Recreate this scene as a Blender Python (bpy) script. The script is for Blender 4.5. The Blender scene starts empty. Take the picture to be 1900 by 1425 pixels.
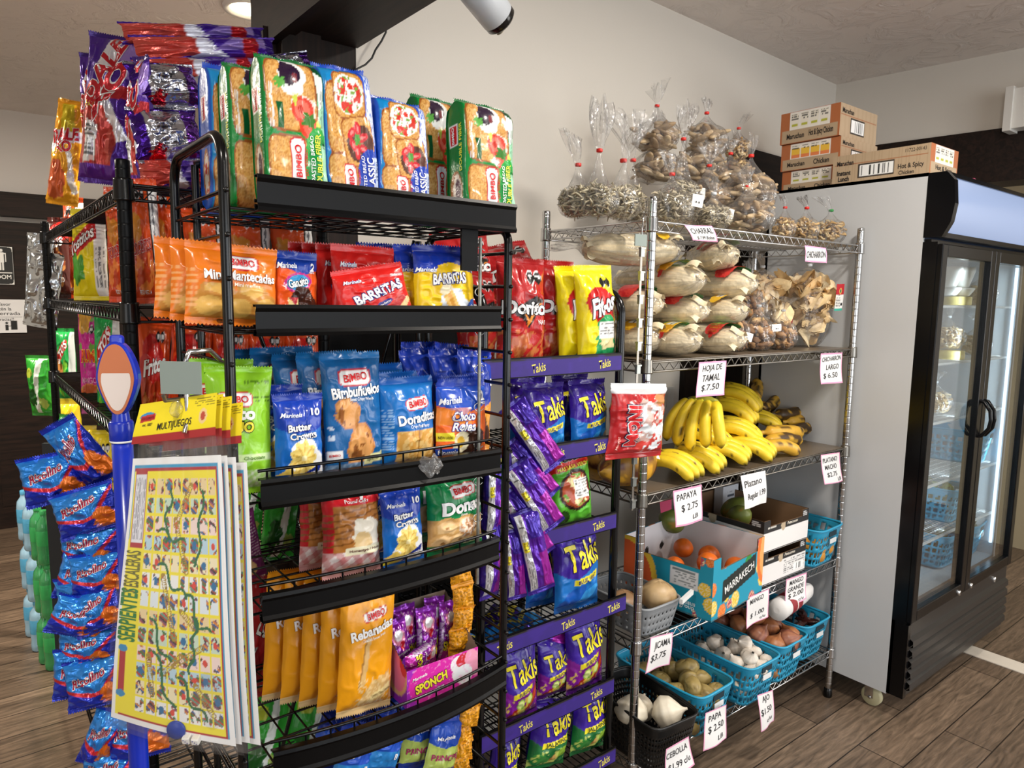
import bpy, math, random
import numpy as np
from mathutils import Vector, Matrix

# ------------------------------------------------------------------ camera, light, exposure
scn = bpy.context.scene
COL = scn.collection
F_PX = 1306.4
CAM = np.array([0.0, 0.0, 1.5505])
_yaw, _pitch, _roll = 0.6649, 0.1194, 0.0145
_cy, _sy, _cp, _sp = math.cos(_yaw), math.sin(_yaw), math.cos(_pitch), math.sin(_pitch)
FWD = np.array([_sy*_cp, _cy*_cp, -_sp])
_r = np.array([_cy, -_sy, 0.0]); _u = np.cross(_r, FWD)
RGT = math.cos(_roll)*_r + math.sin(_roll)*_u
UPV = -math.sin(_roll)*_r + math.cos(_roll)*_u
cd = bpy.data.cameras.new('camera'); cam = bpy.data.objects.new('camera', cd); COL.objects.link(cam)
cd.sensor_fit = 'HORIZONTAL'; cd.sensor_width = 36.0; cd.lens = 36.0*F_PX/1900.0
cd.clip_start = 0.05
cam.matrix_world = Matrix(((RGT[0], UPV[0], -FWD[0], CAM[0]), (RGT[1], UPV[1], -FWD[1], CAM[1]), (RGT[2], UPV[2], -FWD[2], CAM[2]), (0, 0, 0, 1)))
scn.camera = cam
vs = scn.view_settings
vs.view_transform = 'Standard'; vs.look = 'None'; vs.gamma = 1.0; vs.use_curve_mapping = False
vs.exposure = 0.56
w = bpy.data.worlds.new('world'); scn.world = w; w.use_nodes = True
w.node_tree.nodes['Background'].inputs[0].default_value = (0.85, 0.92, 1.0, 1)
w.node_tree.nodes['Background'].inputs[1].default_value = 0.35

def area(name, loc, target, sx, sy, power, col=(1, 1, 1)):
    d = bpy.data.lights.new(name, 'AREA'); d.shape = 'RECTANGLE'; d.size = sx; d.size_y = sy; d.energy = power; d.color = col
    o = bpy.data.objects.new(name, d); COL.objects.link(o); o.location = loc
    o.rotation_euler = (Vector(target)-Vector(loc)).to_track_quat('-Z', 'Y').to_euler()
    return o
area('window_and_fill_light', (1.6, -3.35, 1.55), (1.6, 1.2, 1.3), 3.6, 1.9, 52, (0.93, 0.97, 1.0))
area('window_and_fill_light', (5.6, -1.6, 1.6), (1.8, 1.6, 1.4), 2.6, 1.9, 66, (1.0, 0.97, 0.93))
area('window_and_fill_light', (-2.9, -0.6, 1.6), (0.4, 1.6, 1.2), 2.4, 1.7, 16, (0.95, 0.98, 1.0))  # soft fill added from the left, no window seen on this side
for lx, ly, pw in ((1.75, 0.35, 24), (-0.5, 0.2, 16), (3.2, -0.6, 18), (0.7, -1.3, 18)):
    area('ceiling_lamp_light', (lx, ly, 2.66), (lx, ly, 0), 0.22, 0.22, pw, (1.0, 0.93, 0.84))

# ------------------------------------------------------------------ picture point -> place
def ray(px, py):
    d = FWD*F_PX + RGT*(px-950) + UPV*(712.5-py)
    return d/np.linalg.norm(d)
def onx(px, py, X): d = ray(px, py); return CAM+d*(X/d[0])
def ony(px, py, Y): d = ray(px, py); return CAM+d*(Y/d[1])
def onz(px, py, Z): d = ray(px, py); return CAM+d*((Z-CAM[2])/d[2])
def onp(px, py, P, n): d = ray(px, py); return CAM+d*(np.dot(P-CAM, n)/np.dot(d, n))

# ------------------------------------------------------------------ tagging
def tag(o, label=None, cat=None, group=None, kind=None):
    if label: o['label'] = label
    if cat: o['category'] = cat
    if group: o['group'] = group
    if kind: o['kind'] = kind
    return o
def empty(name, loc=(0, 0, 0), rot=(0, 0, 0), parent=None):
    o = bpy.data.objects.new(name, None); COL.objects.link(o); o.location = loc; o.rotation_euler = rot
    o.empty_display_size = 0.05; o.parent = parent
    return o
def kids(o): return [c for c in bpy.data.objects if c.parent == o]
KIDS = {}
def link(o, parent=None):
    COL.objects.link(o)
    if parent is not None:
        o.parent = parent; KIDS.setdefault(parent.name, []).append(o)
    return o
def copy_tree(o, parent=None):
    c = o.copy()
    link(c, parent)
    for ch in KIDS.get(o.name, []): copy_tree(ch, c)
    return c

# ------------------------------------------------------------------ materials
def lin(c):
    if isinstance(c, str):
        c = [int(c[i:i+2], 16)/255.0 for i in (0, 2, 4)]
    return tuple(x/12.92 if x <= 0.04045 else ((x+0.055)/1.055)**2.4 for x in c[:3])
MATS = {}
def mat(name, col='808080', rough=0.5, metal=0.0, attr=False, bump=None, coat=0.0, emit=None, spec=0.5, grain=None, alpha=None, sub=0.0):
    """plain procedural material: colour (or the 'Col' attribute), slight colour noise and a noise bump"""
    if name in MATS: return MATS[name]
    m = bpy.data.materials.new(name); m.use_nodes = True; nt = m.node_tree; N = nt.nodes; L = nt.links
    b = N['Principled BSDF']; b.inputs['Roughness'].default_value = rough; b.inputs['Metallic'].default_value = metal
    b.inputs['Specular IOR Level'].default_value = spec
    b.inputs['Coat Weight'].default_value = coat; b.inputs['Coat Roughness'].default_value = 0.08
    if sub: b.inputs['Subsurface Weight'].default_value = sub; b.inputs['Subsurface Radius'].default_value = (0.02, 0.01, 0.005)
    tc = N.new('ShaderNodeTexCoord')
    if attr:
        a = N.new('ShaderNodeAttribute'); a.attribute_name = 'Col'; src = a.outputs['Color']
    else:
        a = N.new('ShaderNodeRGB'); a.outputs[0].default_value = (*lin(col), 1); src = a.outputs[0]
    if grain:
        sc, amt, dist = grain
        n = N.new('ShaderNodeTexNoise'); n.inputs['Scale'].default_value = sc; n.inputs['Detail'].default_value = 6
        L.new(tc.outputs['Object'], n.inputs['Vector'])
        mr = N.new('ShaderNodeMapRange'); mr.inputs['From Min'].default_value = 0.3; mr.inputs['From Max'].default_value = 0.7
        mr.inputs['To Min'].default_value = 1-amt; mr.inputs['To Max'].default_value = 1+amt*0.5
        L.new(n.outputs['Fac'], mr.inputs['Value'])
        mx = N.new('ShaderNodeVectorMath'); mx.operation = 'SCALE'; L.new(src, mx.inputs[0]); L.new(mr.outputs[0], mx.inputs['Scale']); src = mx.outputs[0]
    L.new(src, b.inputs['Base Color'])
    if bump:
        sc, st, di = bump
        n = N.new('ShaderNodeTexNoise'); n.inputs['Scale'].default_value = sc; n.inputs['Detail'].default_value = 3
        L.new(tc.outputs['Object'], n.inputs['Vector'])
        bp = N.new('ShaderNodeBump'); bp.inputs['Strength'].default_value = st; bp.inputs['Distance'].default_value = di
        L.new(n.outputs['Fac'], bp.inputs['Height']); L.new(bp.outputs[0], b.inputs['Normal'])
    if emit:
        b.inputs['Emission Color'].default_value = (*lin(emit[0]), 1); b.inputs['Emission Strength'].default_value = emit[1]
    MATS[name] = m
    return m
def clear_mat(name, tint=(1, 1, 1), gloss=0.22, rough=0.12, bump=(60, 0.8, 0.004), white=0.0):
    if name in MATS: return MATS[name]
    m = bpy.data.materials.new(name); m.use_nodes = True; nt = m.node_tree; N = nt.nodes; L = nt.links
    N.remove(N['Principled BSDF']); out = N['Material Output']
    t = N.new('ShaderNodeBsdfTransparent'); t.inputs[0].default_value = (*tint, 1)
    g = N.new('ShaderNodeBsdfGlossy'); g.inputs['Roughness'].default_value = rough
    lw = N.new('ShaderNodeLayerWeight'); lw.inputs['Blend'].default_value = gloss
    mx = N.new('ShaderNodeMixShader'); src = t
    if white:
        d = N.new('ShaderNodeBsdfDiffuse'); d.inputs[0].default_value = (0.85, 0.85, 0.86, 1)
        m2 = N.new('ShaderNodeMixShader'); m2.inputs[0].default_value = white
        L.new(t.outputs[0], m2.inputs[1]); L.new(d.outputs[0], m2.inputs[2]); src = m2
    L.new(lw.outputs['Facing'], mx.inputs[0]); L.new(src.outputs[0], mx.inputs[1]); L.new(g.outputs[0], mx.inputs[2])
    if bump:
        tc = N.new('ShaderNodeTexCoord'); n = N.new('ShaderNodeTexNoise'); n.inputs['Scale'].default_value = bump[0]; n.inputs['Detail'].default_value = 3
        L.new(tc.outputs['Object'], n.inputs['Vector'])
        bp = N.new('ShaderNodeBump'); bp.inputs['Strength'].default_value = bump[1]; bp.inputs['Distance'].default_value = bump[2]
        L.new(n.outputs['Fac'], bp.inputs['Height']); L.new(bp.outputs[0], g.inputs['Normal']); L.new(bp.outputs[0], lw.inputs['Normal'])
    L.new(mx.outputs[0], out.inputs['Surface'])
    MATS[name] = m
    return m

M_FILM = mat('printed_film', attr=True, rough=0.27, bump=(38, 0.30, 0.006), coat=0.16, spec=0.4)
M_FOIL = mat('printed_foil', attr=True, rough=0.22, metal=0.4, bump=(30, 0.45, 0.008), coat=0.15, spec=0.5)
M_SILVER = mat('silver_foil', attr=True, rough=0.16, metal=0.9, bump=(26, 0.6, 0.01))
M_CARD = mat('printed_card', attr=True, rough=0.6, bump=(90, 0.08, 0.002))
M_PAPER = mat('printed_paper', attr=True, rough=0.7, bump=(25, 0.1, 0.003))
M_FRUIT = mat('fruit_skin', attr=True, rough=0.42, bump=(70, 0.12, 0.002), grain=(60, 0.08, 0))
M_DRY = mat('dry_food', attr=True, rough=0.6, bump=(120, 0.5, 0.003), grain=(45, 0.2, 0))
M_BLACK = mat('black_powder_coat', '070708', 0.2, bump=(300, 0.05, 0.0005), spec=0.42)
M_BLACKM = mat('black_channel', '050506', 0.36, bump=(200, 0.06, 0.0006), spec=0.16)
M_CHROME = mat('chrome_wire', 'c8c8c8', 0.16, metal=1.0, grain=(40, 0.12, 0))
M_CHROMED = mat('chrome_shelf', '8f8b84', 0.3, metal=0.9, grain=(30, 0.2, 0))
M_CLEAR = clear_mat('clear_bag', tint=(0.98, 0.98, 0.98), gloss=0.17, rough=0.12, bump=(26, 1.0, 0.02), white=0.05)
M_PLASTIC = clear_mat('clear_sleeve', tint=(0.97, 0.97, 0.97), gloss=0.10, rough=0.08, bump=(14, 0.5, 0.01), white=0.03)

# ------------------------------------------------------------------ numpy value noise
def vnoise(x, y, seed=0, z=0.0):
    x = np.asarray(x, float); y = np.asarray(y, float)
    xi = np.floor(x).astype(np.int64); yi = np.floor(y).astype(np.int64); fx = x-xi; fy = y-yi
    fx = fx*fx*(3-2*fx); fy = fy*fy*(3-2*fy)
    def h(a, b):
        n = (a*374761393+b*668265263+seed*974634777+int(z*1000)*69069) & 0xffffffff
        n = ((n ^ (n >> 13))*1274126177) & 0xffffffff
        return ((n ^ (n >> 16)) & 0xffff)/65535.0
    return (h(xi, yi)*(1-fx)+h(xi+1, yi)*fx)*(1-fy)+(h(xi, yi+1)*(1-fx)+h(xi+1, yi+1)*fx)*fy
def fbm(x, y, seed=0, o=3):
    s = 0; a = 0.5
    for k in range(o): s = s+a*vnoise(np.asarray(x)*2**k, np.asarray(y)*2**k, seed+k); a *= 0.5
    return s/(1-0.5**o)

# ------------------------------------------------------------------ printed designs
class Cv:
    """paints flat printed graphics on a grid of points; u to the right 0..1, v up 0..1; ar = height / width"""
    def __init__(s, u, v, ar=1.4):
        s.u = u; s.v = v; s.ar = ar; s.c = np.zeros(u.shape+(3,)); s.c[:] = 0.5
    def put(s, mask, c, mix=1.0):
        c = np.array(lin(c)) if not isinstance(c, np.ndarray) else c
        m = mask.astype(float)[..., None]*mix
        s.c = s.c*(1-m)+c*m
        return s
    def fill(s, c): s.c[:] = lin(c); return s
    def loc(s, cu, cv, ang=0):
        a = math.radians(ang); x = s.u-cu; y = (s.v-cv)*s.ar
        return x*math.cos(a)+y*math.sin(a), -x*math.sin(a)+y*math.cos(a)
    def rect(s, u0, v0, u1, v1, c): return s.put((s.u >= u0) & (s.u <= u1) & (s.v >= v0) & (s.v <= v1), c)
    def ell(s, cu, cv, ru, rv, c, ang=0, p=2.0):
        x, y = s.loc(cu, cv, ang); return s.put(np.abs(x/ru)**p+np.abs(y/rv)**p <= 1, c)
    def band(s, cu, cv, half, c, ang):
        x, y = s.loc(cu, cv, ang); return s.put(np.abs(y) <= half, c)
    def above(s, f, c): return s.put(s.v > f(s.u), c)
    def poly(s, pts, c):
        ins = np.zeros(s.u.shape, bool); n = len(pts)
        for i in range(n):
            x0, y0 = pts[i]; x1, y1 = pts[(i+1) % n]
            cnd = ((y0 > s.v) != (y1 > s.v))
            ins ^= cnd & (s.u < (x1-x0)*(s.v-y0)/((y1-y0) if abs(y1-y0) > 1e-9 else 1e-9)+x0)
        return s.put(ins, c)
    def blob(s, cu, cv, r, c, seed=1, amt=0.35, sq=1.0):
        x, y = s.loc(cu, cv); th = np.arctan2(y, x*sq); rr = np.hypot(x*sq, y)
        return s.put(rr < r*(1-amt/2+amt*vnoise(th*2.2+7, th*0+seed, seed)), c)
    def speck(s, mask, c, sc=40, th=0.6, seed=3, mix=0.6):
        return s.put(mask & (fbm(s.u*sc, s.v*s.ar*sc, seed) > th), c, mix)
    def inell(s, cu, cv, ru, rv, ang=0, p=2.0):
        x, y = s.loc(cu, cv, ang); return np.abs(x/ru)**p+np.abs(y/rv)**p <= 1
    def toast(s, cu, cv, ru, rv, ang=0):
        s.ell(cu, cv, ru, rv, '9a5524', ang, 5); s.ell(cu, cv, ru*0.93, rv*0.94, 'd9a257', ang, 5)
        s.speck(s.inell(cu, cv, ru*0.93, rv*0.94, ang, 5), 'b97a38', 60, 0.55, 5, 0.7)
        return s.speck(s.inell(cu, cv, ru*0.85, rv*0.86, ang, 5), 'ecc27c', 45, 0.6, 9, 0.6)
    def smalltext(s, u0, v0, u1, v1, c, rows=8, vertical=False, bg=None, seed=4):
        if bg is not None: s.rect(u0, v0, u1, v1, bg)
        m = (s.u >= u0) & (s.u <= u1) & (s.v >= v0) & (s.v <= v1)
        a = (s.u-u0)/(u1-u0) if vertical else (s.v-v0)/(v1-v0)
        b = s.v*s.ar if vertical else s.u
        return s.put(m & ((a*rows) % 1 > 0.5) & (vnoise(b*45, np.floor(a*rows)*3.3, seed) > 0.35), c, 0.85)
    def barcode(s, u0, v0, u1, v1, vertical=False, seed=5):
        s.rect(u0, v0, u1, v1, 'f4f4f2'); pu = (u1-u0)*0.07; pv = (v1-v0)*0.08
        m = (s.u >= u0+pu) & (s.u <= u1-pu) & (s.v >= v0+pv) & (s.v <= v1-pv)
        t = (s.v-v0)/(v1-v0) if vertical else (s.u-u0)/(u1-u0)
        return s.put(m & (vnoise(t*34, t*0, seed) > 0.5), '151515')
    def seal(s, cu, cv, r, c='111111'):
        """black octagon warning mark"""
        r = r*.74; cu = cu+r*.8
        for k in range(2):
            x = s.u-(cu+k*r*2.1); y = (s.v-cv)*s.ar
            s.put(np.maximum(np.abs(x), np.maximum(np.abs(y), (np.abs(x)+np.abs(y))*0.74)) < r*1.1, 'f2f2f2')
            s.put(np.maximum(np.abs(x), np.maximum(np.abs(y), (np.abs(x)+np.abs(y))*0.74)) < r, c)
            s.put((np.abs(x) < r*0.62) & (np.abs(y) < r*0.5) & (((y/r*3.5) % 1) > 0.6) & (vnoise(x/r*9, y*0+k, 3) > .3), 'e8e8e8')
        return s
    def gingham(s, cond, c1, c2, n=9, ang=0):
        x, y = s.loc(0.5, 0.5, ang); a = ((x*n) % 1 > 0.5); b = ((y*n) % 1 > 0.5)
        s.put(cond, c1); s.put(cond & a, c2, 0.5); return s.put(cond & b, c2, 0.5)

# ------------------------------------------------------------------ text as geometry
_TX = {}
def glyphs(t, bold=0.0, shear=0.0, sp=1.0):
    k = (t, bold, shear, sp)
    if k in _TX: return _TX[k]
    cu = bpy.data.curves.new('txt', 'FONT'); cu.body = t; cu.offset = bold; cu.shear = shear; cu.resolution_u = 3
    cu.align_x = 'CENTER'; cu.align_y = 'CENTER'; cu.space_character = sp
    ob = bpy.data.objects.new('txt', cu); me = ob.to_mesh()
    V = np.zeros(len(me.vertices)*3); me.vertices.foreach_get('co', V); V = V.reshape(-1, 3)[:, :2]
    me.calc_loop_triangles(); T = np.zeros(len(me.loop_triangles)*3, np.int64); me.loop_triangles.foreach_get('vertices', T); T = T.reshape(-1, 3)
    ob.to_mesh_clear(); bpy.data.objects.remove(ob); bpy.data.curves.remove(cu)
    if len(V):
        V = V-(V.max(0)+V.min(0))/2
    _TX[k] = (V, T)
    return _TX[k]
def refine(V, T, maxlen, it=4):
    for _ in range(it):
        a, b, c = V[T[:, 0]], V[T[:, 1]], V[T[:, 2]]
        L = np.maximum(np.hypot(*(a-b).T), np.maximum(np.hypot(*(b-c).T), np.hypot(*(c-a).T)))
        big = L > maxlen
        if not big.any(): break
        Tb = T[big]; n = len(V); k = len(Tb)
        m = np.vstack([(V[Tb[:, 0]]+V[Tb[:, 1]])/2, (V[Tb[:, 1]]+V[Tb[:, 2]])/2, (V[Tb[:, 2]]+V[Tb[:, 0]])/2])
        ab = n+np.arange(k); bc = ab+k; ca = bc+k
        V = np.vstack([V, m])
        T = np.vstack([T[~big], np.stack([Tb[:, 0], ab, ca], 1), np.stack([ab, Tb[:, 1], bc], 1), np.stack([ca, bc, Tb[:, 2]], 1), np.stack([ab, bc, ca], 1)])
    return V, T

# ------------------------------------------------------------------ mesh builder
class MB:
    def __init__(s): s.V = []; s.F = []; s.C = []; s.n = 0; s.M = []; s.S = []
    def add(s, V, F, col=(0.5, 0.5, 0.5), mi=0, smooth=True):
        V = np.asarray(V, float).reshape(-1, 3)
        C = np.asarray(col, float)
        if C.ndim == 1: C = np.tile(C, (len(V), 1))
        s.V.append(V); s.C.append(C)
        for f in (F.tolist() if isinstance(F, np.ndarray) else F): s.F.append([i+s.n for i in f]); s.M.append(mi); s.S.append(smooth)
        s.n += len(V)
        return s
    def grid(s, P, col=(0.5, 0.5, 0.5), mi=0, close_u=False, smooth=True, drop=None):
        nu, nv = P.shape[0], P.shape[1]; idx = np.arange(nu*nv).reshape(nu, nv)
        if close_u: idx = np.vstack([idx, idx[:1]])
        a = idx[:-1, :-1]; b = idx[1:, :-1]; c = idx[1:, 1:]; d = idx[:-1, 1:]
        F = np.stack([a, b, c, d], -1).reshape(-1, 4)
        if drop is not None: F = F[~drop.reshape(-1)]
        C = np.asarray(col, float)
        if C.ndim == 3: C = C.reshape(-1, 3)
        return s.add(P.reshape(-1, 3), F, C, mi, smooth)
    def box(s, x0, y0, z0, x1, y1, z1, col=(0.5, 0.5, 0.5), mi=0, R=None):
        V = np.array([[x, y, z] for z in (z0, z1) for y in (y0, y1) for x in (x0, x1)], float)
        if R is not None: V = V@np.asarray(R)[:3, :3].T+(np.asarray(R)[:3, 3] if np.asarray(R).shape[1] > 3 else 0)
        F = [[0, 2, 3, 1], [4, 5, 7, 6], [0, 1, 5, 4], [2, 6, 7, 3], [0, 4, 6, 2], [1, 3, 7, 5]]
        return s.add(V, F, col, mi, False)
    def tube(s, pts, r, col=(0.5, 0.5, 0.5), n=8, mi=0, cap=True):
        P = np.asarray(pts, float); k = len(P); R = np.full(k, r, float) if np.isscalar(r) else np.asarray(r, float)
        T = np.gradient(P, axis=0) if k > 2 else np.tile(P[1]-P[0], (2, 1)); T /= np.linalg.norm(T, axis=1)[:, None]+1e-12
        up = np.array([0, 0, 1.0]) if abs(T[0][2]) < 0.9 else np.array([1.0, 0, 0])
        rings = []
        A = np.cross(T[0], up); A /= np.linalg.norm(A)
        for i in range(k):
            A = A-T[i]*np.dot(A, T[i]); A /= np.linalg.norm(A)+1e-12; B = np.cross(T[i], A)
            th = np.arange(n)*2*math.pi/n
            rings.append(P[i]+R[i]*(np.cos(th)[:, None]*A+np.sin(th)[:, None]*B))
        G = np.array(rings).transpose(1, 0, 2)
        C = col
        if isinstance(col, np.ndarray) and col.ndim == 2: C = np.tile(col[None], (n, 1, 1))
        s.grid(G, C, mi, close_u=True)
        if cap:
            for e, o in ((0, 1), (k-1, -1)):
                c0 = C if not (isinstance(C, np.ndarray) and C.ndim == 3) else C[0, e]
                s.add(rings[e], [list(range(n))[::o]], c0, mi, False)
        return s
    def lathe(s, prof, col=(0.5, 0.5, 0.5), n=24, mi=0, center=(0, 0, 0), R=None):
        th = np.arange(n)*2*math.pi/n; pr = np.asarray(prof, float)
        P = np.zeros((n, len(pr), 3)); P[..., 0] = np.cos(th)[:, None]*pr[:, 0]; P[..., 1] = np.sin(th)[:, None]*pr[:, 0]; P[..., 2] = pr[:, 1]
        if R is not None: P = P@np.asarray(R)[:3, :3].T
        P = P+np.asarray(center)
        return s.grid(P, col, mi, close_u=True)
    def ellips(s, c, rx, ry, rz, col=(0.5, 0.5, 0.5), nu=14, nv=9, R=None, bump=0.0, seed=0, mi=0, colfn=None):
        th = np.linspace(0, 2*math.pi, nu, endpoint=False)[:, None]; ph = np.linspace(-math.pi/2, math.pi/2, nv)[None]
        k = 1+bump*(vnoise(np.cos(th)*1.5+ph*1.2+9, np.sin(th)*1.5+ph*2+9, seed)-0.5)*2
        P = np.stack([np.cos(th)*np.cos(ph)*rx*k, np.sin(th)*np.cos(ph)*ry*k, (np.sin(ph)+th*0)*rz*k], -1)
        if colfn is not None: col = colfn(th+ph*0, ph+th*0)
        if R is not None: P = P@np.asarray(R)[:3, :3].T
        return s.grid(P+np.asarray(c), col, mi, close_u=True)
    def mesh(s, name, mats):
        me = bpy.data.meshes.new(name)
        V = np.vstack(s.V) if s.V else np.zeros((0, 3))
        me.from_pydata(V.tolist(), [], s.F)
        at = me.color_attributes.new('Col', 'FLOAT_COLOR', 'POINT')
        C = np.ones((len(V), 4)); C[:, :3] = np.vstack(s.C); at.data.foreach_set('color', C.ravel().astype(np.float32))
        me.polygons.foreach_set('material_index', np.array(s.M, np.int32)); me.polygons.foreach_set('use_smooth', np.array(s.S, bool))
        for m in (mats if isinstance(mats, (list, tuple)) else [mats]): me.materials.append(m)
        me.update()
        return me
    def build(s, name, mats, parent=None, loc=None, rot=None):
        o = bpy.data.objects.new(name, s.mesh(name, mats))
        if loc is not None: o.location = loc
        if rot is not None: o.rotation_euler = rot
        return link(o, parent)
def solidify(o, t, off=0.0):
    m = o.modifiers.new('solid', 'SOLIDIFY'); m.thickness = t; m.offset = off; return o
def bevel(o, w, seg=2):
    m = o.modifiers.new('bevel', 'BEVEL'); m.width = w; m.segments = seg; m.limit_method = 'ANGLE'; return o
def Rz(a): c, s = math.cos(a), math.sin(a); return np.array([[c, -s, 0], [s, c, 0], [0, 0, 1.0]])
def Rx(a): c, s = math.cos(a), math.sin(a); return np.array([[1.0, 0, 0], [0, c, -s], [0, s, c]])
def Ry(a): c, s = math.cos(a), math.sin(a); return np.array([[c, 0, s], [0, 1.0, 0], [-s, 0, c]])

def put_text(mb, S, W, H, texts, lift=0.0012, mi=0):
    """texts: (string, u, v, height fraction of H, colour, options); laid on the surface S(u,v)->(pos, nrm)"""
    for t in texts:
        st, cu, cv, hf, c = t[:5]; op = t[5] if len(t) > 5 else {}
        ang = math.radians(op.get('ang', 0)); sh = op.get('shear', 0.0); bold = op.get('bold', 0.02)*.72; sx = op.get('sx', 1.0)
        layers = []
        if op.get('out'): layers.append((bold+op.get('ow', 0.05)*.7, op['out'], lift))
        if op.get('out2'): layers.insert(0, (bold+op.get('ow', 0.05)*1.6, op['out2'], lift*0.6))
        layers.append((bold, c, lift*1.5))
        size = hf*H/0.72
        V0, T0 = glyphs(st, bold, sh)
        if not len(V0): continue
        wmax = op.get('w')
        k = 1.0
        if wmax:
            ww = (V0[:, 0].max()-V0[:, 0].min())*size
            k = wmax*(W if abs(math.sin(ang)) < 0.7 else H)/ww
        for bo, cc, lf in layers:
            V, T = glyphs(st, bo, sh)
            X = V.copy(); X[:, 0] *= size*k*sx; X[:, 1] *= size
            if op.get('arc'): X[:, 1] += -op['arc']*H*((X[:, 0]/(W/2))**2)
            X, T = refine(X, T, max(W, H)/22)
            x = X[:, 0]*math.cos(ang)-X[:, 1]*math.sin(ang); y = X[:, 0]*math.sin(ang)+X[:, 1]*math.cos(ang)
            u = cu+x/W; v = cv+y/H
            P, Nn = S(np.clip(u, 0.001, 0.999), np.clip(v, 0.001, 0.999))
            mb.add(P+Nn*lf, T, lin(cc), mi, True)

def normal_of(pos):
    def S(u, v):
        e = 1e-3
        P = pos(u, v); a = pos(np.clip(u+e, 0, 1), v)-pos(np.clip(u-e, 0, 1), v); b = pos(u, np.clip(v+e, 0, 1))-pos(u, np.clip(v-e, 0, 1))
        n = np.cross(a, b); n /= np.linalg.norm(n, axis=-1)[..., None]+1e-12
        return P, n
    return S
# ------------------------------------------------------------------ bag builders
DES = {}
PRO = {}
def seal_strip(W, h, z0, wav, col, seed, teeth=True, curl=0.0, up=True):
    mb = MB(); nu, nv = 50, 5
    u = np.linspace(0, 1, nu)[:, None]; v = np.linspace(0, 1, nv)[None]
    x = (u-0.5)*W*(1+0*v); z = z0+h*v+0*u
    y = wav*(vnoise(u*5+seed, v*0+seed, seed)-0.5)*(v if up else (1-v))+0.0007*np.sin(v*math.pi*5)+curl*((v if up else 1-v)**2)
    if teeth:
        e = -1 if up else 0
        z[:, e] += (0.0016 if up else -0.0016)*np.where(np.arange(nu) % 2 == 0, 1, -1)
    P = np.stack([x, y, z], -1)
    c = np.array(lin(col))*(1+0*u[..., None]*v[..., None])
    c = np.where((((v*5) % 1) > 0.7)[..., None], c*0.85, c) if teeth else c
    mb.grid(P, c*np.ones((nu, nv, 1)))
    return mb
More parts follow.
